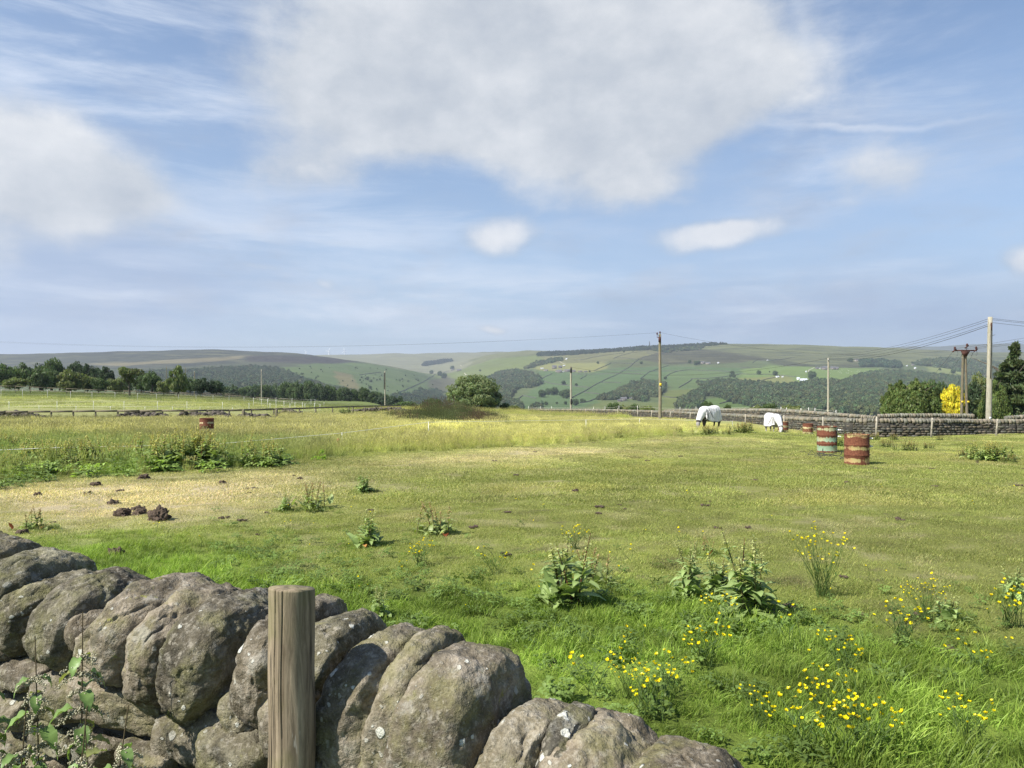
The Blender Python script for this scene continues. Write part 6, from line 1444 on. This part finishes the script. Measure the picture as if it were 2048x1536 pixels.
# conifers and garden trees on the right
for (px, Y, top, base, w, kd, v, nm, lb) in [
 (1797, 74, 753, 832, 70, 'leyland', 0, 'conifer', 'left one of the two dense green conifers behind the wall'), (1832, 73, 751, 832, 92, 'leyland', 1, 'conifer', 'right one of the two dense green conifers, broader and in front'),
 (1858, 76, 765, 832, 50, 'broad', 0, 'tree', 'dark leafy tree right of the two dense conifers'), (1880, 78, 767, 832, 44, 'broad', 1, 'tree', 'dark tree just left of the golden conifer'),
 (1906, 74, 764, 832, 48, 'gold', 0, 'conifer', 'golden-yellow conifer behind the twin poles'),
 (1950, 76, 758, 834, 60, 'pine', 0, 'tree', 'dark green tree between the twin poles and the tallest pole'), (1966, 80, 750, 834, 60, 'bush', 0, 'tree', 'lighter green tree behind the tallest pole'),
 (1990, 70, 752, 838, 60, 'leyland', 2, 'conifer', 'olive conifer just right of the tallest pole'), (2028, 72, 688, 838, 156, 'spruce', 0, 'spruce', 'big dark spruce with layered boughs at the right edge'), (2110, 74, 700, 838, 130, 'spruce', 1, 'spruce', 'second big spruce, cut by the right edge')]:
    tree(px, Y, top, base, w, kd, lb, name=nm, cat='conifer' if nm != 'tree' else 'tree', v=v, cz=.03)
# low hawthorn scrub behind the walls and on the crest
for i, (px, Y, top, w, lb) in enumerate([(1228, 112, 806, 34, 'leftmost low shrub over the long wall, right of the pole with dark fittings'), (1250, 112, 806, 30, 'second low shrub over the long wall'), (1268, 110, 808, 20, 'small shrub over the long wall, between two larger ones'), (1297, 106, 807, 30, 'low shrub over the wall just left of the dark pole with the yellow plate'),
  (1415, 96, 803, 26, 'shrub showing above the wall behind the large horse'), (1512, 78, 806, 26, 'low shrub over the second wall, left of the small pony'), (1540, 76, 807, 32, 'low shrub over the second wall, above the small pony'), (1585, 74, 806, 40, 'widest shrub over the second wall, left of the slender pole'), (1455, 82, 809, 16, 'tiny shrub above the wall between the horses'),
  (1030, 126, 808, 22, 'tiny shrub at the start of the long wall, right of the round tree'), (868, 150, 797, 34, 'olive shrub on the crest left of the round tree'), (845, 165, 803, 26, 'darker shrub left of the olive one on the crest'), (812, 170, 803, 44, 'low dark scrub above the end of the rail fence'), (690, 70, 816, 24, 'yellow-green bush leaning on the rail fence'), (1010, 128, 806, 20, 'small bush at the right foot of the round tree')]):
    X = (px-CX)/F*Y; zb = float(H(X, Y)) if Y > 130 or px < 1100 else rowtoz(835, Y); hh = rowtoz(top, Y)-zb; wm = w/2/F*Y*1.15
    o = empty('shrub', (X, Y, zb), i*1.1, lb, 'shrub', 'low shrubs'); cc = bpy.data.objects.new('foliage', crown('bush' if i % 2 else 'broad', i % 2)); link(cc); cc.parent = o; cc.scale = (wm, wm, hh)
    tk = bpy.data.objects.new('trunk', TR[i % 3]); link(tk); tk.parent = o; tk.scale = (wm, wm, hh*.8)

# ------------------------------------------------------------------ woods
def wood_src(seed, kind):
    rg = np.random.default_rng(seed)
    if kind == 'b': return crown_mesh('tree', seed, 26, 900, (.20, .34), 'round', (1, 1, 1), mt='wood_inst', low=0, blob=.36, colvar=.28)
    return crown_mesh('tree', seed, 22, 620, (.18, .30), 'cone', (1, 1, 1), mt='wood_inst', low=0, blob=.34, colvar=.25)
M['wood_inst'] = leafmat('woodland_leaf_instanced', 'gcol', True, .12, .7, rnd=.15)
wb = variants('broad_wood_source', [wood_src(200+i, 'b') for i in range(6)]); wc = variants('conifer_wood_source', [wood_src(300+i, 'c') for i in range(4)])
def wood(name, poly, dens, cr, hh, col, coll, nv, label=None, ymin=250, ymax=9000, edge=0.0, gap=0.0, holes=-9):
    """trees over the land inside a region; dens per hectare of ground, cr crown radius, hh height (m)"""
    P = np.array(poly, float); x0, x1 = P[:, 0].min()-2, P[:, 0].max()+2
    Yg = _yl[(_yl > ymin) & (_yl < ymax)]; px = np.linspace(x0, x1, 160); PX, YY = np.meshgrid(px, Yg); X = (PX-CX)/F*YY; rw = CY-(H(X, YY)-CAMZ)/YY*F
    low = np.minimum.accumulate(rw, axis=0); vis = rw <= low+.6      # seen from the lane or just behind the brow
    ok = vis & inpoly(PX, rw, poly)
    if not ok.any(): return
    jj, ii = np.nonzero(ok); cell = (Yg[jj]*(np.log(Yg[-1]/Yg[0])/len(Yg)))*(Yg[jj]*(px[1]-px[0])/F)
    n = RNG.poisson(cell*dens/1e4); jj = np.repeat(jj, n); ii = np.repeat(ii, n); m = len(jj)
    if m == 0: return
    if m > 9000: k = RNG.permutation(m)[:9000]; jj, ii = jj[k], ii[k]; m = 9000
    Y = Yg[jj]*np.exp(RNG.uniform(-.5, .5, m)*np.log(Yg[-1]/Yg[0])/len(Yg)); pp = px[ii]+RNG.uniform(-.5, .5, m)*(px[1]-px[0]); X = (pp-CX)/F*Y
    if holes > -5: k = fbm(X/60, Y/60, 3, 2) > holes; X, Y, m = X[k], Y[k], int(k.sum())
    s = RNG.uniform(.65, 1.25, m); c = np.array(col)*RNG.uniform(.72, 1.3, (m, 1))*np.stack([RNG.uniform(.85, 1.3, m), np.ones(m), RNG.uniform(.85, 1.15, m)], 1)
    z = H(X, Y); scatter(name, np.stack([X, Y, z-.05*hh], 1), RNG.random(m)*6.28, np.stack([cr*s, cr*s, hh*s**.7], 1), c, coll, nv, label=label) if label else scatter(name, np.stack([X, Y, z-.05*hh], 1), RNG.random(m)*6.28, np.stack([cr*s, cr*s, hh*s**.7], 1), c, coll, nv)
DK = (.078, .114, .054); MD = (.085, .122, .055)
wood('woodland', [(1077,713),(1077,707),(1150,704),(1250,698),(1300,694),(1350,692),(1400,688),(1455,689),(1400,694),(1340,700),(1250,702),(1150,710)], 55, 9, 15, (.036,.062,.034), wc, 4)
wood('woodland', [(1302,702),(1405,693),(1407,699),(1335,706)], 25, 8, 10, DK, wb, 6)
wood('woodland', [(972,758),(1000,746),(1030,742),(1060,748),(1080,758),(1085,770),(1060,776),(1035,778),(1020,797),(1010,806),(960,806),(890,795),(925,778)], 95, 6.5, 12, DK, wb, 6)
wood('woodland', [(1048,738),(1068,726),(1100,719),(1126,717),(1128,722),(1090,729),(1058,738)], 60, 6.5, 10, MD, wb, 6, holes=-.5)
wood('woodland', [(1192,800),(1230,788),(1260,769),(1290,764),(1330,769),(1328,787),(1300,800),(1285,804),(1262,797),(1215,801)], 120, 5.5, 10, DK, wb, 6)
wood('woodland', [(1352,822),(1360,802),(1385,788),(1410,788),(1402,812),(1390,824)], 130, 5.5, 10, DK, wb, 6)
wood('woodland', [(1395,790),(1415,770),(1440,762),(1480,766),(1524,769),(1567,774),(1600,772),(1636,763),(1683,766),(1699,760),(1722,752),(1761,745),(1800,744),(1830,746),(1860,750),(1960,762),(1960,832),(1520,832),(1500,812),(1460,806),(1440,796)], 95, 6.5, 12, (.070,.108,.046), wb, 6)
wood('woodland', [(1395,766),(1450,764),(1440,772),(1400,776)], 60, 5.5, 9, DK, wb, 6)
wood('woodland', [(1719,734),(1722,722),(1760,722),(1800,727),(1803,737),(1770,735)], 75, 8, 12, (.050,.090,.046), wb, 6)
wood('woodland', [(1824,728),(1860,720),(1900,718),(1980,724),(2010,730),(2000,756),(1940,752),(1900,738),(1840,732)], 50, 8, 11, DK, wb, 6)
wood('woodland', [(842,731),(850,725),(880,721),(902,719),(905,723),(880,728),(850,732)], 60, 11, 15, (.034,.060,.038), wc, 4)
wood('woodland', [(280,752),(300,745),(380,744),(430,740),(512,736),(560,740),(585,752),(605,762),(640,770),(640,792),(280,792)], 95, 6, 11, (.064,.100,.048), wb, 6, ymin=700)
wood('woodland', [(600,768),(640,772),(700,784),(740,790),(770,797),(770,806),(600,800)], 130, 5.5, 9, DK, wb, 6, ymin=600)
wood('woodland', [(780,795),(830,786),(870,780),(900,792),(900,835),(780,835)], 110, 5.5, 9, (.058,.095,.045), wb, 6, holes=-.35, ymin=750)
wood('woodland', [(1060,826),(1070,812),(1082,812),(1085,826)], 90, 5, 9, DK, wb, 6, ymin=700)
wood('woodland', [(965,812),(975,800),(1020,800),(1035,806),(1045,815),(1040,828),(965,828)], 100, 5, 9, DK, wb, 6, ymin=700)
# the belt of round trees beyond the small fields, left of centre: trees one can tell apart
BELT = []
rg = np.random.default_rng(12)
for i in range(46):
    px = 452+i*7.6+rg.normal()*2; top = float(np.interp(px, [452, 500, 540, 590, 620, 660, 720, 780, 800], [772, 775, 772, 765, 768, 772, 780, 790, 797]))+rg.normal()*2.5; Y = rg.uniform(330, 520)
    base = CY-(float(H((px-CX)/F*Y, Y))-CAMZ)/Y*F; BELT.append((px, Y, top, base, rg.uniform(15, 26)))
words = ['first', 'second', 'third', 'fourth', 'fifth', 'sixth', 'seventh', 'eighth', 'ninth', 'tenth']
def ordn(i): 
    t = ['', 'eleventh', 'twelfth', 'thirteenth', 'fourteenth', 'fifteenth', 'sixteenth', 'seventeenth', 'eighteenth', 'nineteenth', 'twentieth']
    if i < 10: return words[i]
    if i < 20: return t[i-9]
    tens = ['twenty', 'thirty', 'forty', 'fifty', 'sixty'][(i+1)//10-2]; u = (i+1) % 10
    return (tens[:-1]+'ieth') if u == 0 else tens+'-'+words[u-1]
for i, (px, Y, top, base, w) in enumerate(sorted(BELT)):
    tree(px, Y, top, base, w*1.15, ['broad', 'broad', 'pine'][i % 3], 'dark tree, %s from the left in the tree belt left of centre' % ordn(i), group='belt of round trees left of centre', v=i % 2, cz=.0)
# lone trees and thorn bushes on the far slopes
def far_tree(px, row, wpx, label, group, kind='broad', hk=.95, name='tree', cat='tree', ymin=500, v=0):
    p = hit(px, row, ymin); w = wpx/2/F*p[1]; o = empty(name, tuple(p), px % 6.28, label, cat, group)
    c = bpy.data.objects.new('crown', crown(kind, v)); link(c); c.parent = o; c.scale = (w*1.1, w*1.1, w*2*hk)
    tk = bpy.data.objects.new('trunk', TR[int(px) % 3]); link(tk); tk.parent = o; tk.scale = (w*1.6, w*1.6, w*1.5)
z7 = lambda x, y: (1040+x*.2148, 680+y*.2148); z8 = lambda x, y: (1480+x*.15625, 690+y*.15625)
for (x, y, w, lb) in [(203,535,16,'left tree of the three in the pasture left of the pole with dark fittings'),(265,512,14,'middle tree of the three in that pasture left of the pole with dark fittings'),(318,515,17,'right tree of the three in the pasture left of the pole with dark fittings'),
  (390,525,12,'tree touching the left of the pole with dark fittings'),(430,545,20,'big round tree right behind the pole with dark fittings'),(242,608,8,'small tree low in the pasture left of the pole with dark fittings'),(343,598,5,'bush right of the small low tree in the left pasture'),(424,602,7,'bush low beside the foot of the pole with dark fittings'),
  (515,610,14,'tree low right of the pole with dark fittings'),(575,580,8,'left of two little trees beside a field wall, right of the pole with dark fittings'),(600,580,6,'right of two little trees beside a field wall'),(405,418,9,'pale thin tree on the green slope below the hamlet'),(522,428,6,'small bush on the slope right of the pole top'),
  (648,303,4,'tiny tree at the right end of the hamlet'),(725,222,5,'bush in the rough field above the hamlet'),(1128,224,6,'bush in the middle of the hillside below the bracken'),(1087,100,6,'tree high on the hill under the conifer ridge'),(968,118,4,'small bush on the high wall under the conifer ridge'),(1052,110,3,'tiny bush between the two high trees under the ridge'),
  (1580,218,7,'left tree beside the pink-walled farm'),(1636,235,9,'dark tree group just left of the pink-walled farm'),(1662,228,8,'tree touching the pink-walled farm'),(1352,368,6,'single tree just right of the dark pole on the hillside wall'),
  (1976,328,9,'upper tree of the pair in the pale field'),(1992,350,8,'lower right tree of the pair in the pale field'),(1958,346,6,'lower left tree of the pair in the pale field'),(1465,545,4,'small bush on a lower wall right of the dark pole')]:
    px, row = z7(x, y); far_tree(px, row, w, lb, 'lone trees on the far hillside')
for (x, y, w, lb) in [(243,378,9,'round dark tree in the pale field right of the horses'),(450,392,10,'round dark tree right of the other in the field edge wall'),(922,440,17,'tall tree beside the white farm sheds'),(378,352,3,'tiny bush above the field wall between two round trees'),(1420,222,9,'tree group left of the stone farm high on the right'),(1390,215,6,'tree at the left of the group by the high stone farm')]:
    px, row = z8(x, y); far_tree(px, row, w, lb, 'lone trees on the far hillside')
for (px, row, w, lb) in [(905,740,9,'tree beside the farm above the round tree'),(888,757,12,'trees below the farm, left of the round tree'),(863,748,8,'single round tree left of the farm in the side valley'),(880,752,10,'broad tree in the side valley'),(841,783,10,'round tree at the bottom of the green slope'),(740,778,7,'bush low on the green slope'),(735,760,7,'dark tree group in the middle of the green slope'),(742,765,6,'lower dark tree in the middle of the green slope'),(1906,747,9,'dark tree in the pale field left of the twin poles'),(1880,741,5,'row of bushes in the pale field left of the twin poles'),(960,743,4,'bush above the round tree on the open slope'),(1907,733,5,'small tree on the right-hand slope')]:
    far_tree(px, row, w, lb, 'lone trees on the far hillside')
rg = np.random.default_rng(9); n = 0
while n < 70:
    px = rg.uniform(560, 880); row = rg.uniform(734, 792)
    if not inpoly(px, row, [(560,738),(640,732),(700,732),(800,742),(870,765),(880,790),(760,790),(690,778),(600,755)]): continue
    far_tree(px, row, rg.uniform(1.8, 4.2), 'small dark thorn bush dotted over the green slope left of the round tree', 'thorn bushes on the green slope', name='thorn_bush', cat='bush', v=n % 2); n += 1

# ------------------------------------------------------------------ walls, tracks and farms of the far hillside
def far_wall(pts, label, mt='farwall', w=1.8, h=1.6, name='field_boundary_wall', cat='wall', ymin=500):
    P = []
    for (a, b), (c, d) in zip(pts[:-1], pts[1:]):
        n = max(2, int(math.hypot(c-a, d-b)/2.5))
        for k in range(n): P.append(hit(a+(c-a)*k/n, b+(d-b)*k/n, ymin))
    P.append(hit(*pts[-1], ymin)); P = np.array(P)
    K = np.array([.25, .5, .25])
    if len(P) > 4:
        for _ in range(2):
            for j in range(2): P[1:-1, j] = np.convolve(P[:, j], K, 'valid')
    P[:, 2] = H(P[:, 0], P[:, 1])
    d = np.gradient(P[:, :2], axis=0); d /= np.linalg.norm(d, axis=1, keepdims=True)+1e-9; s = np.stack([-d[:, 1], d[:, 0], 0*d[:, 0]], 1)*w/2
    up = np.array([0, 0, h]); dn = np.array([0, 0, -1.5]); o = P[0].copy()
    V = np.concatenate([P-s+dn, P-s*.7+up, P+s*.7+up, P+s+dn])-o; m = len(P); i = np.arange(m-1)
    f = np.concatenate([np.stack([a*m+i, a*m+i+1, b*m+i+1, b*m+i], 1) for a, b in ((0, 1), (1, 2), (2, 3), (3, 0))])
    ob = MB().add(V, f).build(name, M[mt], label=label, cat=cat, kind='thing', group='field boundary walls on the far hillside' if cat == 'wall' else None); ob.location = o
FW = [([(480,540),(600,480),(700,420),(830,355),(930,310),(1010,260),(1080,200),(1140,165),(1240,140),(1340,125),(1440,95)],'longest boundary wall, climbing diagonally across the whole green hillside'),
 ([(690,290),(780,250),(850,215)],'short wall edging the pale meadow on its right'),([(470,322),(690,320),(930,316),(1150,315)],'level wall running right from the hamlet'),([(870,172),(960,140),(1060,118),(1140,110)],'high wall climbing toward the conifer ridge'),
 ([(870,172),(960,168),(1080,180)],'short level wall high on the hill'),([(500,190),(600,185),(690,160),(820,140),(960,125)],'wall curving above the pale meadow'),([(1120,365),(1200,300),(1290,270),(1380,240)],'diagonal wall behind the dark pole'),
 ([(1340,365),(1380,325),(1470,290),(1570,280),(1700,285),(1950,295)],'curving wall right of the dark pole'),([(1590,365),(1750,360),(1900,345),(2040,322)],'wall below the tree pair in the pale field'),([(1480,445),(1560,400),(1600,370)],'short diagonal wall above the right wood'),
 ([(220,385),(280,405),(370,418),(500,432),(640,445)],'wall crossing behind the pole with dark fittings'),([(210,360),(250,335),(300,315)],'short wall left below the hamlet'),([(600,490),(740,505)],'short wall left of the middle wood'),([(560,590),(640,575),(720,545)],'low wall left of the middle wood'),
 ([(1340,530),(1400,538),(1500,540)],'low wall between the dark pole and the right wood'),([(760,398),(940,398)],'short level wall left above the middle wood'),([(860,215),(1000,220),(1110,222)],'level wall at the top of the green fields'),([(820,280),(1000,290),(1200,292),(1500,290)],'long level wall in the middle of the hillside'),
 ([(1180,110),(1290,125),(1340,122)],'short wall under the conifer ridge near the dark pole'),([(560,365),(620,330)],'tiny wall below the hamlet'),([(1180,120),(1240,140)],'tiny high wall beneath the ridge wood'),([(30,520),(150,545)],'short wall at the left above the pasture trees')]
for pts, lb in FW: far_wall([z7(*p) for p in pts], lb)
FW2 = [([(0,290),(280,295)],'dark wall left of the two round trees'),([(0,375),(400,380),(600,400),(720,410)],'wall linking the two round trees'),([(180,480),(340,440),(470,415)],'wall below the two round trees'),([(160,235),(190,200),(340,210),(700,165)],'wall edging the heather above the bright field'),
 ([(960,305),(1300,290),(1700,300),(1900,310)],'wall above the brightest green field'),([(560,268),(940,272)],'straight wall between heather and bright field')]
for pts, lb in FW2: far_wall([z8(*p) for p in pts], lb)
for pts, lb in [([(874,752),(890,744),(897,742)],'wall in the side valley left of the round tree'),([(720,750),(762,745)],'faint wall crossing the green slope'),([(800,785),(845,765),(882,742)],'long wall climbing the side valley'),([(980,832),(1020,810),(1045,792)],'wall descending right of the round tree'),([(1440,808),(1470,800)],'short wall in the gap of the right wood')]:
    far_wall(pts, lb)
far_wall([z8(890,375), z8(865,335), z8(885,320), z8(950,290)], 'pale farm track bending up to the long farm', 'track', 5, .15, 'farm_track', 'track')
far_wall([z7(370,200), z7(385,215), z7(430,225)], 'pale track above the hamlet', 'track', 5, .15, 'farm_track', 'track')
far_wall([z7(775,95), z7(785,105), z7(800,112)], 'pale zigzag track below the conifer ridge', 'track', 7, .3, 'farm_track', 'track')
far_wall([(921,730), (925,734)], 'pale track above the side valley farm', 'track', 5, .15, 'farm_track', 'track')
far_wall([(929,746), (935,753)], 'pale track dropping from the side valley farm', 'track', 5, .15, 'farm_track', 'track')
def house(px, row, wpx, hpx, wall, roof, label, depth=.6, rz=0.0, ymin=500, wins=3):
    p = hit(px, row, ymin); k = p[1]/F; w = wpx*k; h = hpx*k*.62; rh = hpx*k*.38; d = max(5, w*depth)
    o = empty('farmhouse' if wins else 'shed', tuple(p), rz, label, 'house' if wins else 'shed', 'far farm buildings')
    MB().box((0, 0, h/2-1), (w, d, h+2)).build('wall', M[wall], o)
    e = .4; V = np.array([(-w/2-e, -d/2-e, h), (w/2+e, -d/2-e, h), (w/2+e, d/2+e, h), (-w/2-e, d/2+e, h), (-w/2-e, 0, h+rh), (w/2+e, 0, h+rh)])
    rf = MB().add(V+np.array([0, 0, .01]), [(0, 1, 5, 4), (2, 3, 4, 5), (1, 2, 5), (3, 0, 4), (0, 3, 2, 1)]).build('roof', M[roof], o, smooth=False)
    if wins:
        MB().box((w*.35, 0, h+rh+.4), (1.0, 1.0, 2.0)).build('chimney', M[wall], rf)
        for i in range(wins): MB().box((w*(-.36+.72*i/max(1, wins-1)), -d/2-.02, h*.6), (max(1, w*.09), .1, max(1.1, h*.24))).build('window', M['glass'], o)
HS = [(*z7(320,268),9,7,'house_a','roof_s','tallest house of the hamlet above the pole with dark fittings'),(*z7(375,262),7,5,'house_a','roof_s','house at the upper middle of the hamlet'),(*z7(370,305),9,6,'house_a','roof_s','grey house at the lower middle of the hamlet'),(*z7(345,300),6,4,'house_b','roof_s','little house at the lower left of the hamlet'),(*z7(405,300),3,3,'house_w','roof_s','small white gable in the hamlet'),
 (*z7(440,298),10,5,'house_a','roof_s','long dark house left of the pole top'),(*z7(410,248),4,3,'house_b','roof_w','pale small roof at the top of the hamlet'),(*z7(500,298),7,4,'house_a','roof_s','house right of the pole top'),(*z7(560,303),8,3,'house_a','roof_s','long low house at the right end of the hamlet'),(*z7(610,303),7,2.5,'house_a','roof_s','rightmost low outbuilding of the hamlet'),(*z7(240,290),8,3,'house_b','roof_s','leftmost low house of the hamlet'),(*z7(205,272),6,2.5,'house_b','roof_w','small pale house left of the hamlet'),(*z7(433,184),3,2.5,'house_w','roof_w','white cottage above the hamlet by the small wood'),
 (*z7(1228,80),3,2.5,'house_w','roof_w','left white cottage under the conifer ridge'),(*z7(1254,78),3,2.8,'house_w','roof_w','right white cottage under the conifer ridge'),(*z7(1700,225),7,5,'house_b','roof_s','pink-walled farmhouse in the middle of the hillside'),(*z7(1750,226),9,4,'house_b','roof_s','long pale barn right of the pink-walled farmhouse'),(*z7(1846,220),3,2.5,'house_w','roof_w','tiny white hut right of the pink-walled farm'),
 (*z7(965,565),12,7,'house_a','roof_s','large dark farmhouse below the middle wood'),(*z7(930,575),9,4,'house_a','roof_s','low building left of the large dark farmhouse'),(*z7(835,528),4,2.5,'house_w','roof_w','white shed left below the middle wood'),(*z7(1030,548),7,2.5,'house_b','roof_s','low outbuilding right of the large dark farmhouse')]
for i, (px, row, w, h, wl, rf, lb) in enumerate(HS): house(px, row, w, h, wl, rf, lb, rz=.2*math.sin(i*2.3))
HS2 = [(*z8(1090,318),12,7,'house_a','roof_s','long stone farmhouse behind the slender pole'),(*z8(1020,305),7,3,'house_w','roof_s','pale barn left of the long stone farmhouse'),(*z8(985,308),6,4,'house_a','roof_s','leftmost barn of the long farm'),(*z8(1190,315),9,6,'house_a','roof_s','right wing of the long farm'),(*z8(1240,316),6,5,'house_a','roof_s','rightmost building of the long farm'),(*z8(845,350),2,2.5,'house_w','roof_w','white hut at the bend of the farm track'),
 (*z8(1500,212),9,5,'house_b','roof_s','stone farm high on the right beside the dark plantation'),(*z8(1715,268),4,3,'house_w','roof_w','left white building in front of the plantation'),(*z8(1765,268),6,3,'house_w','roof_w','right white building in front of the plantation'),(*z8(1815,268),3,2,'house_w','roof_w','last small white shed by the plantation'),(*z8(350,208),2,2,'house_w','roof_w','white dot of a cottage in the heather'),(*z8(478,418),6,3,'house_w','roof_w','white shed left of the two round trees'),(*z8(545,414),3,2,'house_w','roof_w','little white trailer right of the white shed')]
for i, (px, row, w, h, wl, rf, lb) in enumerate(HS2): house(px, row, w, h, wl, rf, lb, rz=.2*math.sin(i*1.3))
for i, (x, y, w, h, wl, rf, lb) in enumerate([(745,450,5,5,'house_w','roof_w','white gabled cottage left of the silver shed'),(815,470,13,6,'roof_w','roof_w','large silver-roofed shed in the white farm'),(905,482,8,5,'house_w','roof_w','white building right of the silver-roofed shed'),(940,488,5,3,'house_w','roof_w','low white shed at the right of the white farm'),(860,492,4,2,'house_b','roof_s','dark low shed in front of the silver-roofed one')]):
    house(*z8(x, y), w, h, wl, rf, lb, wins=0 if 'shed' in lb else 2)
for i, (px, row, w, h, wl, rf, lb) in enumerate([(1842,731,12,5,'house_b','roof_s','pale stone farm on the right-hand slope below the far wood'),(1826,731,5,3,'house_b','roof_s','outbuilding left of the pale stone farm'),(1814,733,2,2,'house_w','roof_w','white speck of a cottage left of the right-hand farm'),(1830,738,3,3,'house_w','roof_w','white cottage below the right-hand farm'),
  (918,742,9,4,'house_a','roof_s','farm above the side valley, over the round tree'),(905,741,5,3,'house_a','roof_s','barn left of the side valley farm')]): house(px, row, w, h, wl, rf, lb)
# sheep in the brightest field
def sheep_mesh():
    mb = MB(); V, Fq = cube_grid(4, 2.5); mb.add(V*np.array([.55, .28, .27])+np.array([0, 0, .62]), Fq); mb.add(V*np.array([.17, .10, .12])+np.array([.62, 0, .62]), Fq)
    for x in (-.35, .35):
        for y in (-.13, .13): mb.tube([(x, y, .5), (x, y, 0)], [.06, .04], 6)
    return mb.mesh('sheep', M['house_w'])
sm = sheep_mesh(); rg = np.random.default_rng(5)
for i in range(26):
    x = rg.uniform(1150, 1700); y = rg.uniform(325, 370); p = hit(*z8(x, y), 500); o = bpy.data.objects.new('sheep', sm); link(o); o.location = p; o.rotation_euler = (0, 0, rg.random()*6.28); o.scale = (1.8,)*3
    tag(o, 'tiny white sheep grazing in the brightest green field by the long farm', 'sheep', 'sheep in the brightest green field')
# monument on the ridge and the wind turbines
p = hit(1299, 694, 2500); k = p[1]/F; mn = MB(); mn.lathe([(3.6, -3), (3.6, 5*k*.7), (3.9, 5*k*.72), (2.6, 5*k*.75), (1.7, 10*k), (.9, 12.5*k), (.01, 13.3*k)], 12); o = mn.build('monument', M['monument'], label='dark stone monument tower on the skyline, rising out of the conifer ridge', cat='monument'); o.location = p
def turbine(px, Y, hubrow, rpx, a0, label):
    X = (px-CX)/F*Y; z = float(H(X, Y)); hz_ = rowtoz(hubrow, Y); R_ = rpx/F*Y; o = empty('wind_turbine', (X, Y, z), 0, label, 'wind turbine', 'wind turbines on the far moor')
    MB().tube([(0, 0, -5), (0, 0, hz_-z)], [3.4, 2.2], 12).build('tower', M['turbine'], o)
    MB().box((0, 1, hz_-z), (5, 12, 5), bevel=1).build('nacelle', M['turbine'], o); rt = MB(); rt.lathe([(.01, -3), (2.6, 0), (2.6, 3)], 10); 
    hb = MB(); hb.tube([(0, -5, 0), (0, -9, 0)], [3, 1.2], 10); h_ = hb.build('hub', M['turbine'], o); h_.location = (0, 0, hz_-z)
    for i in range(3):
        a = a0+i*2*math.pi/3; b = MB().tube([(0, -7, 0), (math.cos(a)*R_*.3, -7, math.sin(a)*R_*.3), (math.cos(a)*R_, -7, math.sin(a)*R_)], [2.0, 2.6, .7], 6).build('blade', M['turbine'], h_)
turbine(657.5, 6700, 702, 7.5, R(62), 'middle wind turbine on the skyline left of centre, tallest of three'); turbine(689, 6900, 702, 6.5, R(100), 'right wind turbine of the three on the skyline'); turbine(612, 7200, 704, 4.5, R(120), 'left and faintest wind turbine of the three')

# ------------------------------------------------------------------ the air
hz = MB().box((0, 4700, 165), (22000, 10200, 450)); 
hm = bpy.data.materials.new('haze'); hm.use_nodes = True; nt = hm.node_tree
for nd in list(nt.nodes):
    if nd.type != 'OUTPUT_MATERIAL': nt.nodes.remove(nd)
pv = nt.nodes.new('ShaderNodeVolumePrincipled'); pv.inputs['Color'].default_value = (.80, .88, 1.0, 1); pv.inputs['Density'].default_value = HAZE; pv.inputs['Anisotropy'].default_value = .25
nt.links.new(pv.outputs[0], [n_ for n_ in nt.nodes if n_.type == 'OUTPUT_MATERIAL'][0].inputs['Volume'])
h = hz.build('haze', hm, kind='stuff', smooth=False)
